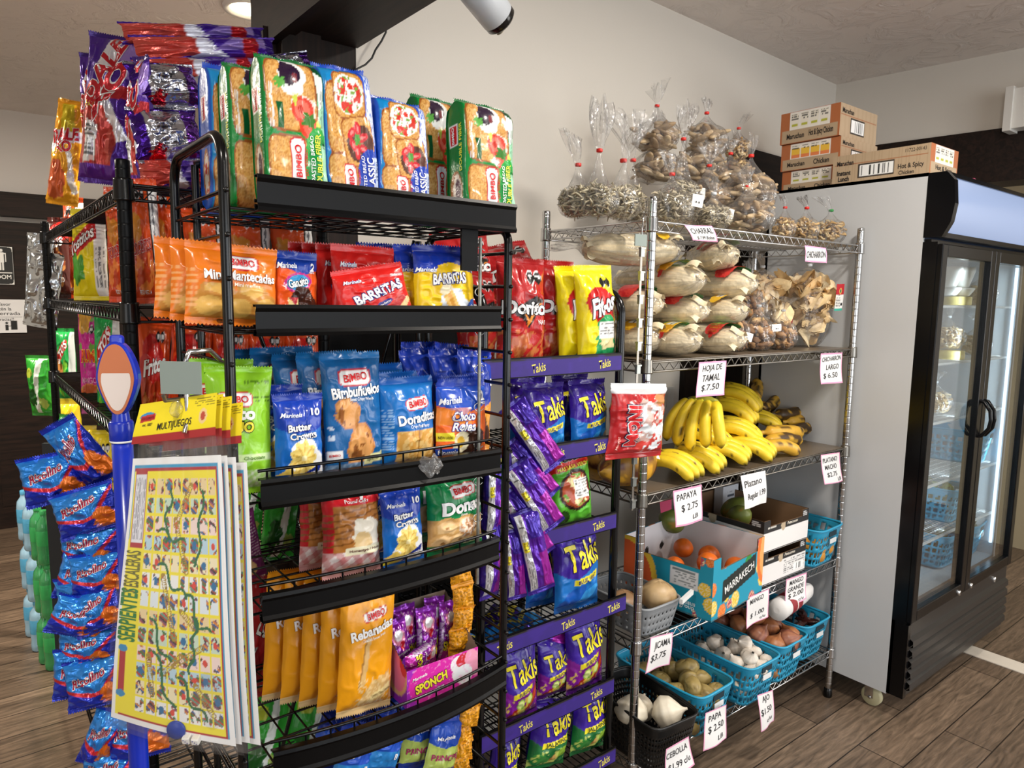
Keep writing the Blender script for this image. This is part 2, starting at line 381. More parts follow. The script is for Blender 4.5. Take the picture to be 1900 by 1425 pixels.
def build_bag(d):
    W, H, T = d['W'], d['H'], d['T']; s = d.get('seal', 0.011); sd = d.get('seed', 1); wr = d.get('wr', 0.004)
    nu, nv = d.get('nu', 46), d.get('nv', 66); pinch = d.get('pinch', 0.06); Hb = H-2*s; flat = d.get('flat', 2.4)
    m = d.get('mat', M_FILM); root = empty(d['name'])
    side = d.get('side', False)
    def shape(u, v, sg):
        a = np.abs(2*u-1); b = np.abs(2*v-1)
        w = 1-pinch*(1-b**4)
        th = T/2*np.clip(1-a**flat, 0, 1)**0.6*np.clip(1-b**(flat+0.6), 0, 1)**0.65
        edge = np.clip(1-a**6, 0, 1)*np.clip(1-b**10, 0, 1)
        n = vnoise(u*5+sd, v*6+sd*1.7, sd)-0.5
        cr = 1-np.abs(vnoise(u*7+sd*3, v*8+sd, sd+5)-0.5)*4
        rad = np.exp(-(1-b)/0.16)*np.sin(u*(26+sd % 5)+sd+3*vnoise(u*3, v*3, sd))*0.8
        y = -(th+edge*(wr*1.6*n+wr*0.7*np.clip(cr, 0, 1)+wr*rad*0.6*(T > 0.02)))*sg
        x = (u-0.5)*W*w+wr*0.5*(vnoise(v*9+sd, v*0, sd+2)-0.5)*(2*u-1)
        return np.stack([x, y, s+v*Hb+0*u], -1)
    def brick(u, v):
        """u<0 the left side, 0..1 the front, u>1 the right side"""
        k = T/W
        x = np.clip(u, 0, 1)*2-1; y = np.where(u < 0, -1-2*u/k, np.where(u > 1, -1+2*(u-1)/k, -1.0))
        mm = (np.abs(x)**7+np.abs(y)**7)**(1/7.0); x, y = x/mm, y/mm
        b = np.abs(2*v-1); g = np.clip(1-b**9, 0, 1)**0.5
        n = vnoise(u*5+sd, v*7+sd, sd)-0.5; cr = np.clip(1-np.abs(vnoise(u*6+sd*3, v*7+sd, sd+5)-0.5)*4, 0, 1)
        rad = np.exp(-(1-b)/0.07)*np.sin(u*22+sd)
        return np.stack([x*W/2+wr*0.6*n, y*T/2*g-g*wr*(n*1.4+0.5*cr+rad*0.5)*np.where((u >= 0) & (u <= 1), 1, 0.3), s+v*Hb+0*u], -1)
    body = MB()
    v = np.linspace(0, 1, nv)[None]
    if side:
        k = T/W; u = np.concatenate([np.linspace(-k, 0, 22), np.linspace(0, 1, nu)[1:], np.linspace(1, 1+k, 10)[1:]])[:, None]
        pos = brick
    else:
        u = np.linspace(0, 1, nu)[:, None]; pos = lambda a, b: shape(a, b, 1)
    U, V = np.broadcast_arrays(u, v)
    cv = Cv(U, V, Hb/W); d['fn'](cv)
    body.grid(pos(U, V), cv.c)
    if side:
        S0 = lambda a, b: pos(a, b)
        def S(a, b):
            e = 1e-3; P = pos(a, b); A = pos(a+e, b)-pos(a-e, b); B_ = pos(a, np.clip(b+e, 0, 1))-pos(a, np.clip(b-e, 0, 1)); n = np.cross(A, B_); n /= np.linalg.norm(n, axis=-1)[..., None]+1e-12; return P, n
        class _S: pass
        def Sx(a, b): return S(a, b)
        put_side = d.get('side_texts', [])
        for t in put_side:
            pass
        if put_side: put_text_raw(body, S, W, Hb, put_side)
        ub, vb = np.broadcast_arrays(np.linspace(0, 1, 12)[:, None], np.linspace(0, 1, 20)[None])
        bb = np.abs(2*vb-1); g = np.clip(1-bb**9, 0, 1)**0.5
        body.grid(np.stack([(ub-0.5)*W, T/2*g*(1-0.1*np.abs(2*ub-1)**6), s+vb*Hb], -1), lin(d.get('back', '888888')))
        put_text(body, S, W, Hb, d.get('texts', []))
    else:
        ub, vb = np.broadcast_arrays(np.linspace(0, 1, 22)[:, None], np.linspace(0, 1, 30)[None])
        cb = Cv(ub, vb, Hb/W)
        if d.get('backfn'): d['backfn'](cb)
        else: cb.fill(d.get('back', '888888'))
        body.grid(shape(ub, vb, -1), cb.c)
        put_text(body, normal_of(pos), W, Hb, d.get('texts', []))
    body.build(d.get('body', 'bag_body'), m, root)
    sc = d.get('sealc', ('808080', '808080'))
    if s > 0:
        seal_strip(W, s, H-s, d.get('wav', 0.012), sc[0], sd, d.get('teeth', True), d.get('curl', 0.0), True).build('top_seal', m, root)
        seal_strip(W, s, 0, 0.006, sc[1], sd+3, d.get('teeth', True), 0, False).build('bottom_seal', m, root)
    return root
def put_text_raw(mb, S, W, H, texts):
    for t in texts:
        put_text(mb, lambda a, b: S(t[1]+(a-0.5), b), W, H, [(t[0], 0.5)+tuple(t[2:])])

def design(key, **k): DES[key] = k
def inst(key):
    if key not in PRO:
        d = DES[key]; PRO[key] = (d.get('build') or build_bag)(d)
        return PRO[key]
    return copy_tree(PRO[key])
def setm(o, M3, loc, sc):
    o.rotation_euler = Matrix([list(map(float, r)) for r in M3]).to_euler(); o.location = [float(x) for x in loc]; o.scale = [float(x) for x in sc]
SNAP = []
def put(key, bl, br, top, Y=None, X=None, yaw=0.0, lean=0.0, label=None, cat=None, group=None, sy=None, push=0.0, tw=0.0, roll=None, grow=1.0):
    """stand a thing so that its bottom edge runs between two picture points at real depth; width and height follow.
    yaw 0 faces the aisle (-y); positive yaw turns it to the left (-x)"""
    d = DES[key]; o = inst(key)
    bl, br, top = np.array(bl, float), np.array(br, float), np.array(top, float)
    mid = (bl+br)/2
    C = ony(*mid, Y) if Y is not None else onx(*mid, X)
    a = math.radians(yaw); n = np.array([-math.sin(a), -math.cos(a), 0.0])
    P0, P1, Pt = onp(*bl, C, n), onp(*br, C, n), onp(*top, C, n)
    U = P1-P0
    if X is not None and roll is None: roll = 0
    if roll is not None:
        hz = np.array([math.cos(a), -math.sin(a), 0.0]); L_ = np.dot(U, hz); m_ = (P0+P1)/2; U = hz*math.cos(math.radians(roll))+np.array([0, 0, math.sin(math.radians(roll))]); U = U*L_; P0, P1 = m_-U/2, m_+U/2
    wdt = np.linalg.norm(U); U /= wdt
    Vp = Pt-(P0+P1)/2; up = np.cross(n, U)*-1
    h = abs(np.dot(Vp, up))
    zb_ = None
    if abs(U[2]) < .22:
        for s_ in SNAP:
            if abs((P0[2]+P1[2])/2-s_) < .055: zb_ = s_+.003+abs(U[2])*wdt/2
    if zb_ is not None: h = Pt[2]-zb_
    R0 = Rz(-a); roll = math.asin(max(-1, min(1, U[2])))
    le = math.radians(lean)
    M3 = R0@Ry(-roll)@Rx(-le)@Rz(math.radians(tw))
    sx = wdt/d['W']; sz = h/d['H']/max(0.3, math.cos(le))
    T = d['T']
    sx *= grow; sz *= grow
    s_y = sy if sy else (sx+sz)/2
    loc = (P0+P1)/2+np.array([math.sin(a), math.cos(a), 0.0])*(T*s_y/2*0.8+push)
    if zb_ is not None: loc[2] = zb_
    setm(o, M3, loc, (sx, s_y, sz))
    tag(o, label, cat or d.get('cat', 'snack bag'), group or d.get('group'))
    return o
def row(o_key, src, steps, labels, group=None, cat=None):
    """copies of a placed thing, each moved by a step in metres (dx, dy, dz[, extra turn in degrees])"""
    out = []
    for st, lb in zip(steps, labels):
        c = copy_tree(src); c.location = Vector(src.location)+Vector(st[:3])
        if len(st) > 3: c.rotation_euler.rotate_axis('Y', math.radians(st[3]))
        tag(c, lb, None, group); out.append(c)
    return out

WH, RED, BLU, YEL, BLK = 'f6f6f4', 'c8191f', '1a3fb0', 'f6d91c', '141414'
def bimbo(cv, cu, cvv, r, ang=0):
    cv.ell(cu, cvv, r*1.12, r*0.42, 'c8191f', ang, 5); cv.ell(cu, cvv, r*1.05, r*0.36, 'f8f8f8', ang, 5); return cv
def bt(u, v, h, ang=0, w=None): return ('BIMBO', u, v, h, 'd01c24', {'ang': ang, 'bold': 0.03, 'w': w})
def mt(u, v, h, ang=0, w=None): return ('Marinela', u, v, h, 'f8f8f8', {'ang': ang, 'bold': 0.02, 'shear': 0.35, 'out': '2b63c4', 'ow': 0.05, 'w': w})

# ---- toasted bread packs, brick shaped, printing runs upwards
def toast_side(cv, c, c2):
    k = cv.u < 0
    cv.put(k, c2)
    cv.ell(-0.28, 0.24, 0.16, 0.30, 'a06432'); cv.ell(-0.25, 0.24, 0.10, 0.25, 'e9dcc4'); cv.ell(-0.24, 0.23, 0.07, 0.2, '4a2338')
    cv.rect(-0.43, 0.62, -0.2, 0.8, 'f4f4f4'); cv.rect(-0.41, 0.63, -0.22, 0.79, 'c8191f')
def f_green(cv):
    cv.fill('118a3c'); cv.put(cv.u > 0.86, '9fd8b4'); cv.put((cv.u > 0.82) & (cv.v > 0.74), '0b4f2a')
    cv.poly([(0.62, 1), (0.86, 0.99), (0.97, 0.78), (0.8, 0.72)], '0c4428'); cv.poly([(0.8, 0.93), (0.97, 0.9), (0.97, 0.7), (0.88, 0.68)], 'dfeee2')
    cv.toast(0.42, 0.74, 0.42, 0.46*cv.ar*0.55, 4); cv.toast(0.36, 0.23, 0.33, 0.26*cv.ar*0.9, 2)
    cv.blob(0.46, 0.87, 0.23, 'eef0ee', 3, 0.3); cv.blob(0.42, 0.885, 0.165, '2a1530', 7, 0.5); cv.blob(0.5, 0.86, 0.06, '701226', 9)
    cv.blob(0.26, 0.81, 0.07, '5aa845', 4, 0.7)
    cv.blob(0.62, 0.65, 0.2, 'f1dfd0', 5, 0.5); cv.ell(0.6, 0.65, 0.17, 0.16, 'd94434'); cv.ell(0.6, 0.65, 0.12, 0.11, 'ee7462'); cv.ell(0.58, 0.655, 0.04, 0.05, 'c83526')
    cv.ell(0.7, 0.53, 0.15, 0.15, 'd8402f'); cv.ell(0.71, 0.53, 0.1, 0.1, 'ea6a56'); cv.blob(0.7, 0.58, 0.09, '3f7d2c', 8, 0.9); cv.poly([(0.45, 0.73), (0.55, 0.76), (0.5, 0.65)], 'c9d454'); cv.poly([(0.82, 0.6), (0.93, 0.55), (0.8, 0.52)], 'd2dc5a')
    cv.rect(0.2, 0.5, 0.3, 0.68, '0e5a2e'); cv.smalltext(0.06, 0.5, 0.15, 0.8, 'f4f4f4', 3, True)
    cv.ell(0.86, 0.28, 0.26, 0.46, '2aa644'); cv.ell(0.9, 0.22, 0.26, 0.44, '128c3b'); cv.put((cv.u > 0.9) & (cv.v < 0.42), 'a7dcb9')
    cv.smalltext(0.9, 0.04, 0.97, 0.14, 'f4f4f4', 3); cv.smalltext(0.9, 0.55, 0.96, 0.8, '1b1b1b', 2, True)
    cv.ell(0.5, 0.29, 0.12, 0.28, 'c8191f', 0, 5); cv.ell(0.5, 0.29, 0.1, 0.26, 'f8f8f8', 0, 5)
    toast_side(cv, 'x', '0c7a35'); cv.put(cv.u > 1.0, '8ed1a8')
design('bread_green', name='toasted_bread_pack', W=0.155, H=0.285, T=0.085, side=True, fn=f_green, wr=0.004, seed=3, seal=0.008, back='0f7a38', sealc=('0f6c30', '0f6c30'), nu=60, nv=90, mat=M_FILM,
       texts=[('BIMBO', 0.5, 0.29, 0.055, 'd01c24', {'ang': 90, 'bold': 0.035}), ('SAY "BEEMBO"', 0.63, 0.29, 0.022, 'c8191f', {'ang': 90, 'bold': 0.02}),
              ('TOASTED BREAD', 0.73, 0.30, 0.038, 'f8f8f8', {'ang': 90, 'w': 0.36, 'bold': 0.01}), ('DOUBLE FIBER', 0.84, 0.30, 0.055, 'eef04a', {'ang': 90, 'w': 0.4, 'bold': 0.03}), ('14', 0.955, 0.42, 0.032, '222222', {'ang': 90, 'shear': .3})],
       side_texts=[('BIMBO', -0.31, 0.71, 0.035, 'f8f8f8', {'ang': 90, 'bold': 0.03}), ('DOUBLE FIBER', -0.12, 0.6, 0.035, 'eef04a', {'ang': 90, 'w': 0.4, 'bold': 0.02})])
def f_blue(cv):
    cv.fill('1787c8'); cv.put(cv.u > 0.72, '2553c4'); cv.gingham((cv.u > 0.82) & (cv.v > 0.45), '2a5fcb', 'e4ebf8', 14, 45)
    cv.poly([(0.85, 0.85), (0.98, 0.86), (0.96, 0.68), (0.86, 0.7)], 'f2f4f6')
    cv.toast(0.36, 0.62, 0.34, 0.5, 2); cv.toast(0.3, 0.16, 0.28, 0.28*cv.ar*0.8, 2)
    cv.toast(0.5, 0.8, 0.3, 0.32, 4); cv.blob(0.5, 0.8, 0.27, 'f1eee6', 4, 0.15)
    cv.speck(cv.inell(0.5, 0.8, 0.23, 0.25), 'd2382c', 13, 0.5, 3, 1.0); cv.speck(cv.inell(0.5, 0.8, 0.25, 0.25), '7ba548', 15, 0.66, 8, 1.0)
    cv.toast(0.63, 0.47, 0.3, 0.34, 8); cv.blob(0.65, 0.46, 0.25, '5a3428', 6, 0.25); cv.speck(cv.inell(0.65, 0.46, 0.2, 0.24), 'a08068', 16, 0.68, 2, 1.0)
    for i, (a, b, g) in enumerate([(0.5, 0.53, 40), (0.62, 0.56, 100), (0.7, 0.5, 20), (0.53, 0.44, 130), (0.72, 0.42, -30), (0.6, 0.4, 80)]):
        cv.ell(a, b, 0.11, 0.055, 'cf2531', g); cv.ell(a, b, 0.05, 0.022, 'f08a86', g)
    cv.blob(0.62, 0.48, 0.06, '4e9a3c', 3, 0.9)
    cv.ell(0.84, 0.2, 0.28, 0.42, '1a3fae'); cv.put((cv.u > 0.9) & (cv.v < 0.36), 'c4d4f2')
    cv.ell(0.42, 0.17, 0.12, 0.26, 'c8191f', 0, 5); cv.ell(0.42, 0.17, 0.1, 0.24, 'f8f8f8', 0, 5)
    cv.smalltext(0.92, 0.5, 0.98, 0.7, 'f4f4f4', 2, True); cv.smalltext(0.9, 0.02, 0.98, 0.1, '22356f', 3)
    toast_side(cv, 'x', '1d52b4'); cv.ell(-0.27, 0.25, 0.17, 0.34, 'b4763c'); cv.ell(-0.26, 0.25, 0.11, 0.28, 'efe6d8'); cv.speck(cv.inell(-0.26, 0.25, 0.1, 0.26), 'c43a2a', 12, 0.5, 3, 1)
design('bread_blue', name='toasted_bread_pack', W=0.135, H=0.275, T=0.085, side=True, fn=f_blue, wr=0.004, seed=8, seal=0.01, back='1c4fb6', sealc=('1c49b8', '1c49b8'), nu=60, nv=90,
       texts=[('BIMBO', 0.42, 0.17, 0.05, 'd01c24', {'ang': 90, 'bold': 0.035}), ('SAY "BEEMBO"', 0.57, 0.19, 0.02, 'c8191f', {'ang': 90}),
              ('TOASTED BREAD', 0.68, 0.21, 0.034, 'f8f8f8', {'ang': 90, 'w': 0.32, 'bold': 0.01}), ('CLASSIC', 0.82, 0.22, 0.07, 'f8f8f8', {'ang': 90, 'w': 0.28, 'bold': 0.03}), ('14 Slices', 0.95, 0.27, 0.03, '22356f', {'ang': 90, 'shear': .3})],
       side_texts=[('BIMBO', -0.31, 0.71, 0.035, 'f8f8f8', {'ang': 90, 'bold': 0.03})])

# ---- second shelf
def f_mante(cv):
    cv.fill('e87a1c')
    for i, (a, b) in enumerate([(0.3, 0.36), (0.68, 0.38), (0.22, 0.14), (0.55, 0.12), (0.86, 0.14)]):
        cv.ell(a, b, 0.19, 0.15, 'c98a3c'); cv.ell(a, b+0.03, 0.14, 0.09, 'e2b25c')
    cv.put((cv.v > 0.5), 'e87a1c'); bimbo(cv, 0.57, 0.82, 0.17, 0); cv.smalltext(0.0, 0.1, 0.1, 0.7, 'f0b070', 7)
design('mantecadas', name='mini_muffin_bag', W=0.17, H=0.13, T=0.045, fn=f_mante, seed=5, back='d96c16', sealc=('ea7d20', 'ea7d20'), pinch=0.03, mat=M_FILM,
       texts=[bt(0.57, 0.82, 0.1, 0, 0.28), ('Mini Mantecadas', 0.56, 0.62, 0.13, 'f8f8f8', {'w': 0.8, 'bold': 0.04, 'out': '8d4a1c', 'ow': 0.03}), ('Mini muffins', 0.62, 0.49, 0.06, 'fff0dd', {'w': 0.3})])
def f_gans(cv):
    cv.fill('e8581c'); cv.above(lambda u: 0.72+0.25*(u-0.35)**2*0+0.28*np.abs(u-0.62)*1.0, '1a3fa8')
    cv.ell(0.48, 0.6, 0.31, 0.17, 'c02080', 10); cv.ell(0.48, 0.6, 0.26, 0.13, '2c8fc8', 10)
    cv.blob(0.55, 0.24, 0.3, '3a1c14', 6, 0.4); cv.rect(0.25, 0.08, 0.48, 0.34, 'e3cf8a'); cv.poly([(0.27, 0.34), (0.48, 0.34), (0.42, 0.2)], 'b3202c'); cv.ell(0.75, 0.22, 0.22, 0.16, '4a2418')
design('gansito', name='snack_cake_pack', W=0.085, H=0.11, T=0.03, fn=f_gans, seed=9, back='d24c14', sealc=('1a3fa8', 'd8521a'), pinch=0.02,
       texts=[mt(0.25, 0.87, 0.09, 0, 0.42), ('2', 0.82, 0.86, 0.12, 'f8f8f8', {'bold': 0.05}), ('PIECES', 0.82, 0.77, 0.03, 'f8f8f8'), ('Gansito', 0.48, 0.6, 0.14, 'f8f8f8', {'ang': 12, 'bold': 0.04, 'out': '16202c', 'ow': 0.05, 'w': 0.46})])
def f_barr(cv, base='d0201c'):
    cv.fill(base)
    cv.rect(0.76, 0.8, 0.97, 0.86, 'f2dcdc'); cv.smalltext(0.76, 0.8, 0.97, 0.86, '8f1414', 2)
    cv.poly([(0.6, 0.05), (0.74, 0.0), (0.95, 0.32), (0.82, 0.36)], 'b4282c'); cv.poly([(0.74, 0), (0.88, 0), (1, 0.25), (0.95, 0.32)], 'e8c88c'); cv.speck((cv.u > 0.55) & (cv.v < 0.34), 'd86050', 22, 0.62, 2, .5)
    cv.ell(0.58, 0.22, 0.14, 0.045, '2a2f88', 20)
design('barritas_red', name='cookie_bar_pack', W=0.15, H=0.125, T=0.028, fn=f_barr, seed=12, back='b81a18', sealc=('cf1f1c', 'cf1f1c'), pinch=0.02,
       texts=[mt(0.22, 0.8, 0.075, 0, 0.24), ('BARRITAS', 0.55, 0.5, 0.2, 'f8f8f8', {'ang': 14, 'bold': 0.05, 'out': '1c2c7c', 'ow': 0.07, 'w': 0.72}), ('Strawberry', 0.58, 0.22, 0.05, 'f8f8f8', {'ang': 20, 'w': 0.22})])
def f_barry(cv):
    cv.fill('f4c818'); cv.above(lambda u: 0.8-0.22*np.abs(u-0.55)**0.9+0.05*(np.abs(u-0.55) < 0.22), '1b3bb0')
    cv.above(lambda u: 0.93+0*u, '1733a0'); cv.rect(0.43, 0.845, 0.56, 0.86, '2a2a2a')
    cv.blob(0.62, 0.05, 0.3, 'e6edf6', 3, 0.4); cv.poly([(0.36, 0.42), (0.52, 0.5), (0.72, 0.1), (0.56, 0.02)], 'eebf66'); cv.poly([(0.43, 0.44), (0.48, 0.47), (0.66, 0.1), (0.6, 0.06)], 'd99a3c'); cv.ell(0.44, 0.44, 0.1, 0.07, 'f6eac6', 25)
    cv.poly([(0.7, 0.0), (0.8, 0.18), (0.9, 0.3), (1, 0.3), (1, 0)], '2458b8')
design('barritas_yellow', name='cookie_bar_pack', W=0.125, H=0.13, T=0.03, fn=f_barry, seed=15, back='e6b810', sealc=('16309c', 'e6b810'), pinch=0.02,
       texts=[mt(0.15, 0.72, 0.07, 0, 0.28), ('4', 0.92, 0.74, 0.07, 'f8f8f8', {'bold': .05}), ('BARRITAS', 0.52, 0.6, 0.15, 'f8f8f8', {'ang': 4, 'bold': 0.05, 'out': '1c2c7c', 'ow': 0.07, 'w': 0.55}), ('Pineapple', 0.85, 0.12, 0.06, 'f8f8f8', {'ang': 55, 'w': 0.22})])
# ---- third shelf
def f_nito(cv):
    cv.fill('8fce2c'); cv.ell(0.12, 0.33, 0.26, 0.2, '3a1e12', 20); cv.ell(0.3, 0.22, 0.22, 0.13, '4a2818', -10); cv.ell(0.1, 0.2, 0.16, 0.1, '2a140c')
    cv.put((cv.v < 0.3) & (cv.v > 0.235) & (cv.u > 0.2), 'cfe8a8'); cv.gingham((cv.v < 0.16) & (cv.u > 0.3), 'd8e8c8', '8fce2c', 12, 30); cv.smalltext(0.55, 0.9, 0.95, 0.93, '3f6a14', 2)
    bimbo(cv, 0.38, 0.77, 0.24)
    cv.smalltext(0.66, 0.73, 0.98, 0.79, '2c4a10', 2)
design('nito', name='filled_bun_bag', W=0.14, H=0.235, T=0.05, fn=f_nito, seed=21, back='7cbc22', sealc=('8fce2c', '8fce2c'), wav=0.02,
       texts=[bt(0.38, 0.77, 0.055, 0, 0.4), ('Nito', 0.42, 0.65, 0.1, 'f8f8f8', {'bold': 0.07, 'out': '6c9c1c', 'ow': 0.03, 'w': 0.52}), ('DUO', 0.45, 0.535, 0.085, 'f2e23a', {'bold': 0.06, 'out': '2a1c10', 'ow': 0.08, 'w': 0.42}), ('Chocolate', 0.68, 0.267, 0.03, '5a8a2a', {'w': 0.35})])
def f_crown(cv):
    cv.fill('1c6cc8'); cv.above(lambda u: 0.6+0.35*(u-0.5)**2, '1a3fae')
    cv.blob(0.6, 0.16, 0.42, 'f0f2f4', 3, 0.4)
    x, y = cv.loc(0.52, 0.3); th = np.arctan2(y, x); r = np.hypot(x, y); cv.put(r < 0.27+0.03*np.cos(th*9), 'f2d677'); cv.put((r < 0.25) & (((th*9/6.283) % 1) < 0.25), 'd8b04c'); cv.ell(0.52, 0.3, 0.05, 0.05, 'f8eab0')
    cv.poly([(0, 0.1), (0.25, 0.2), (0.5, 0.06), (0.3, 0)], 'eccb62'); cv.poly([(0.4, 0.0), (0.9, 0.12), (0.95, 0.22), (0.45, 0.08)], '1a2f8c'); cv.poly([(0.0, 0.0), (0.32, 0), (0.32, 0.07), (0, 0.07)], 'f2e23a')
design('butter_crowns', name='butter_cookie_pack', W=0.095, H=0.145, T=0.035, fn=f_crown, seed=25, back='1c62b8', sealc=('1838a0', '1c62b8'),
       texts=[mt(0.3, 0.83, 0.055, 0, 0.42), ('10', 0.8, 0.86, 0.08, 'f8f8f8', {'bold': 0.05, 'w': 0.18}), ('Butter', 0.45, 0.68, 0.085, 'f8f8f8', {'bold': 0.05, 'out': '10225c', 'ow': 0.05, 'ang': 3, 'w': 0.5}), ('Crowns', 0.52, 0.58, 0.075, 'f8f8f8', {'bold': 0.05, 'out': '10225c', 'ow': 0.05, 'ang': 3, 'w': 0.55}), ('Butter', 0.68, 0.105, 0.05, 'f8f8f8', {'ang': 14, 'bold': 0.03, 'w': .3})])
def f_bunu(cv):
    cv.fill('16609f'); bimbo(cv, 0.5, 0.84, 0.24)
    for a, b, r in ((0.34, 0.53, 0.2), (0.55, 0.22, 0.27)):
        cv.blob(a, b, r, 'c98544', int(a*100), 0.3); cv.blob(a, b, r*0.86, 'dfa05e', int(a*100), 0.3); cv.speck(cv.inell(a, b, r*0.75, r*0.75), '8f5526', 9, 0.58, 4, 1.0)
    cv.gingham((cv.v < 0.09) & (cv.u < 0.62), '9ab8d8', '3a6c9c', 12, 30); cv.poly([(0.62, 0.13), (1, 0.16), (1, 0.08), (0.62, 0.05)], 'f0efb0'); cv.smalltext(0.03, 0.3, 0.13, 0.42, 'dfe8f2', 9)
    cv.ell(0.12, 0.17, 0.12, 0.05, 'f4f4f4', 0, 5)
design('bimbunuelos', name='sweet_wheel_pack', W=0.135, H=0.205, T=0.04, fn=f_bunu, seed=29, back='124f86', sealc=('1a68a8', '16609f'), wav=0.02,
       texts=[bt(0.5, 0.84, 0.065, 4, 0.38), ('Bimbuñuelos', 0.52, 0.72, 0.09, 'f8f8f8', {'bold': 0.05, 'w': 0.82, 'out': '0c3c68', 'ow': 0.03, 'ang': 3}), ('Sweet Crispy Wheels', 0.58, 0.645, 0.03, 'e8eef6', {'w': 0.4}), ('Sugared / Azucarados', 0.82, 0.105, 0.03, '2c3c20', {'w': 0.33, 'ang': 4}), ('BIMBO', 0.12, 0.17, 0.02, 'c8191f', {'w': .15})])
def f_dora(cv):
    cv.fill('1670c0'); bimbo(cv, 0.6, 0.76, 0.2, 6); cv.rect(0.22, 0.03, 0.98, 0.42, 'd8a04c'); cv.speck((cv.u > .22) & (cv.v < .42), 'f0cc84', 14, 0.5, 3, .8); cv.rect(0.58, 0.03, 0.6, 0.42, '9c6424'); cv.rect(0.0, 0, 1, 0.04, '1670c0'); cv.smalltext(0.02, 0.2, 0.17, 0.7, '9cc4ea', 18)
design('doraditas', name='puff_pastry_pack', W=0.11, H=0.145, T=0.045, fn=f_dora, seed=31, back='115fa6', sealc=('1a60b8', '1670c0'),
       texts=[bt(0.6, 0.76, 0.085, 6, 0.34), ('Doraditas', 0.6, 0.58, 0.12, 'f8f8f8', {'bold': 0.05, 'w': 0.74, 'out': '0e4a80', 'ow': 0.03, 'ang': 5}), ('Crispy Puff Pastry', 0.62, 0.47, 0.04, 'f0f4fa', {'w': 0.4})])
def f_choco(cv, c='e8641c'):
    cv.fill(c); cv.above(lambda u: 0.6+0.3*np.abs(u-0.45), '1d4cb8'); cv.put((cv.v < 0.7) & (cv.v > 0.45) & (cv.u < .6), 'f6a23c', .5)
    cv.ell(0.62, 0.2, 0.3, 0.2, '3a2016', 15); cv.ell(0.42, 0.2, 0.15, 0.17, 'efe4c0'); cv.ell(0.42, 0.2, 0.08, 0.09, 'e8b83c'); cv.rect(0, 0.22, 0.28, 0.34, 'f2e23a'); cv.poly([(0, 0), (0.4, 0), (0.4, 0.12), (0, 0.12)], '1d3f9c')
design('choco_roles', name='cake_roll_pack', W=0.095, H=0.12, T=0.03, fn=f_choco, seed=35, back='d2551a', sealc=('1838a0', 'd2551a'), pinch=.02,
       texts=[mt(0.22, 0.8, 0.09, 4, 0.4), ('2', 0.84, 0.86, 0.13, 'f8f8f8', {'bold': 0.06}), ('PIECES', 0.84, 0.76, 0.03, 'f8f8f8'), ('Choco', 0.45, 0.58, 0.12, 'f8f8f8', {'bold': 0.04, 'out': '1a3fae', 'ow': 0.07, 'shear': .2, 'w': 0.45}), ('Roles', 0.45, 0.43, 0.12, 'f8f8f8', {'bold': 0.04, 'out': '1a3fae', 'ow': 0.07, 'shear': .2, 'w': 0.42}), ('NEW LOOK', .13, .28, .04, '30200c', {'w': .22}), ('Pineapple', 0.2, 0.06, 0.06, 'f8f8f8', {'w': 0.34})])
def f_blor(cv):
    cv.fill('f0a030'); cv.above(lambda u: 0.35+0.25*np.abs(u-0.3), '1c3cae'); cv.blob(0.6, 0.1, 0.35, '4a2a1c', 3, .5); cv.smalltext(.1, .8, .8, .84, '10205c', 1)
design('roll_blue', name='cake_roll_pack', W=0.085, H=0.17, T=0.035, fn=f_blor, seed=37, back='1c38a0', sealc=('1838a8', 'e09028'), wav=.03,
       texts=[mt(0.3, 0.66, 0.06, 12, 0.5), ('2', 0.86, 0.72, 0.08, 'f8f8f8', {'bold': 0.05})])
def f_blcap(cv): cv.fill('1a3cae'); cv.put(cv.v < .3, '1c78c8')
# ---- fourth shelf
def f_panq(cv):
    cv.fill('c41f2a'); cv.blob(0.42, 0.52, 0.62, 'b87838', 3, 0.2); cv.put(cv.v > 0.76, 'cf1f2a'); cv.put((cv.v < 0.76) & (cv.u < 0.12), 'c41f2a')
    for k in range(6): cv.band(0.42, 0.35+0.07*k, 0.012, '8a5424', 8)
    cv.put(cv.v > 0.76, 'cf1f2a'); cv.blob(0.68, 0.42, 0.27, 'f2ead8', 5, 0.3); cv.blob(0.6, 0.34, 0.16, 'e8c890', 7, .3)
    cv.gingham(cv.v < 0.24, 'f0e4e4', 'b81c28', 5, 35); cv.rect(0.3, 0.2, 0.98, 0.28, 'efe9c8')
design('panque', name='pound_cake_bag', W=0.13, H=0.19, T=0.06, fn=f_panq, seed=41, back='b01a24', sealc=('c41f2a', 'd8a0a0'), wr=.006,
       texts=[('Panqué', 0.48, 0.9, 0.12, 'f8f8f8', {'bold': 0.06, 'w': 0.78}), ('Pound Cake', 0.5, 0.805, 0.045, 'f8f8f8', {'w': 0.4}), ('Homestyle / Nuez', 0.64, 0.24, 0.032, '5a1a1c', {'w': 0.55})])
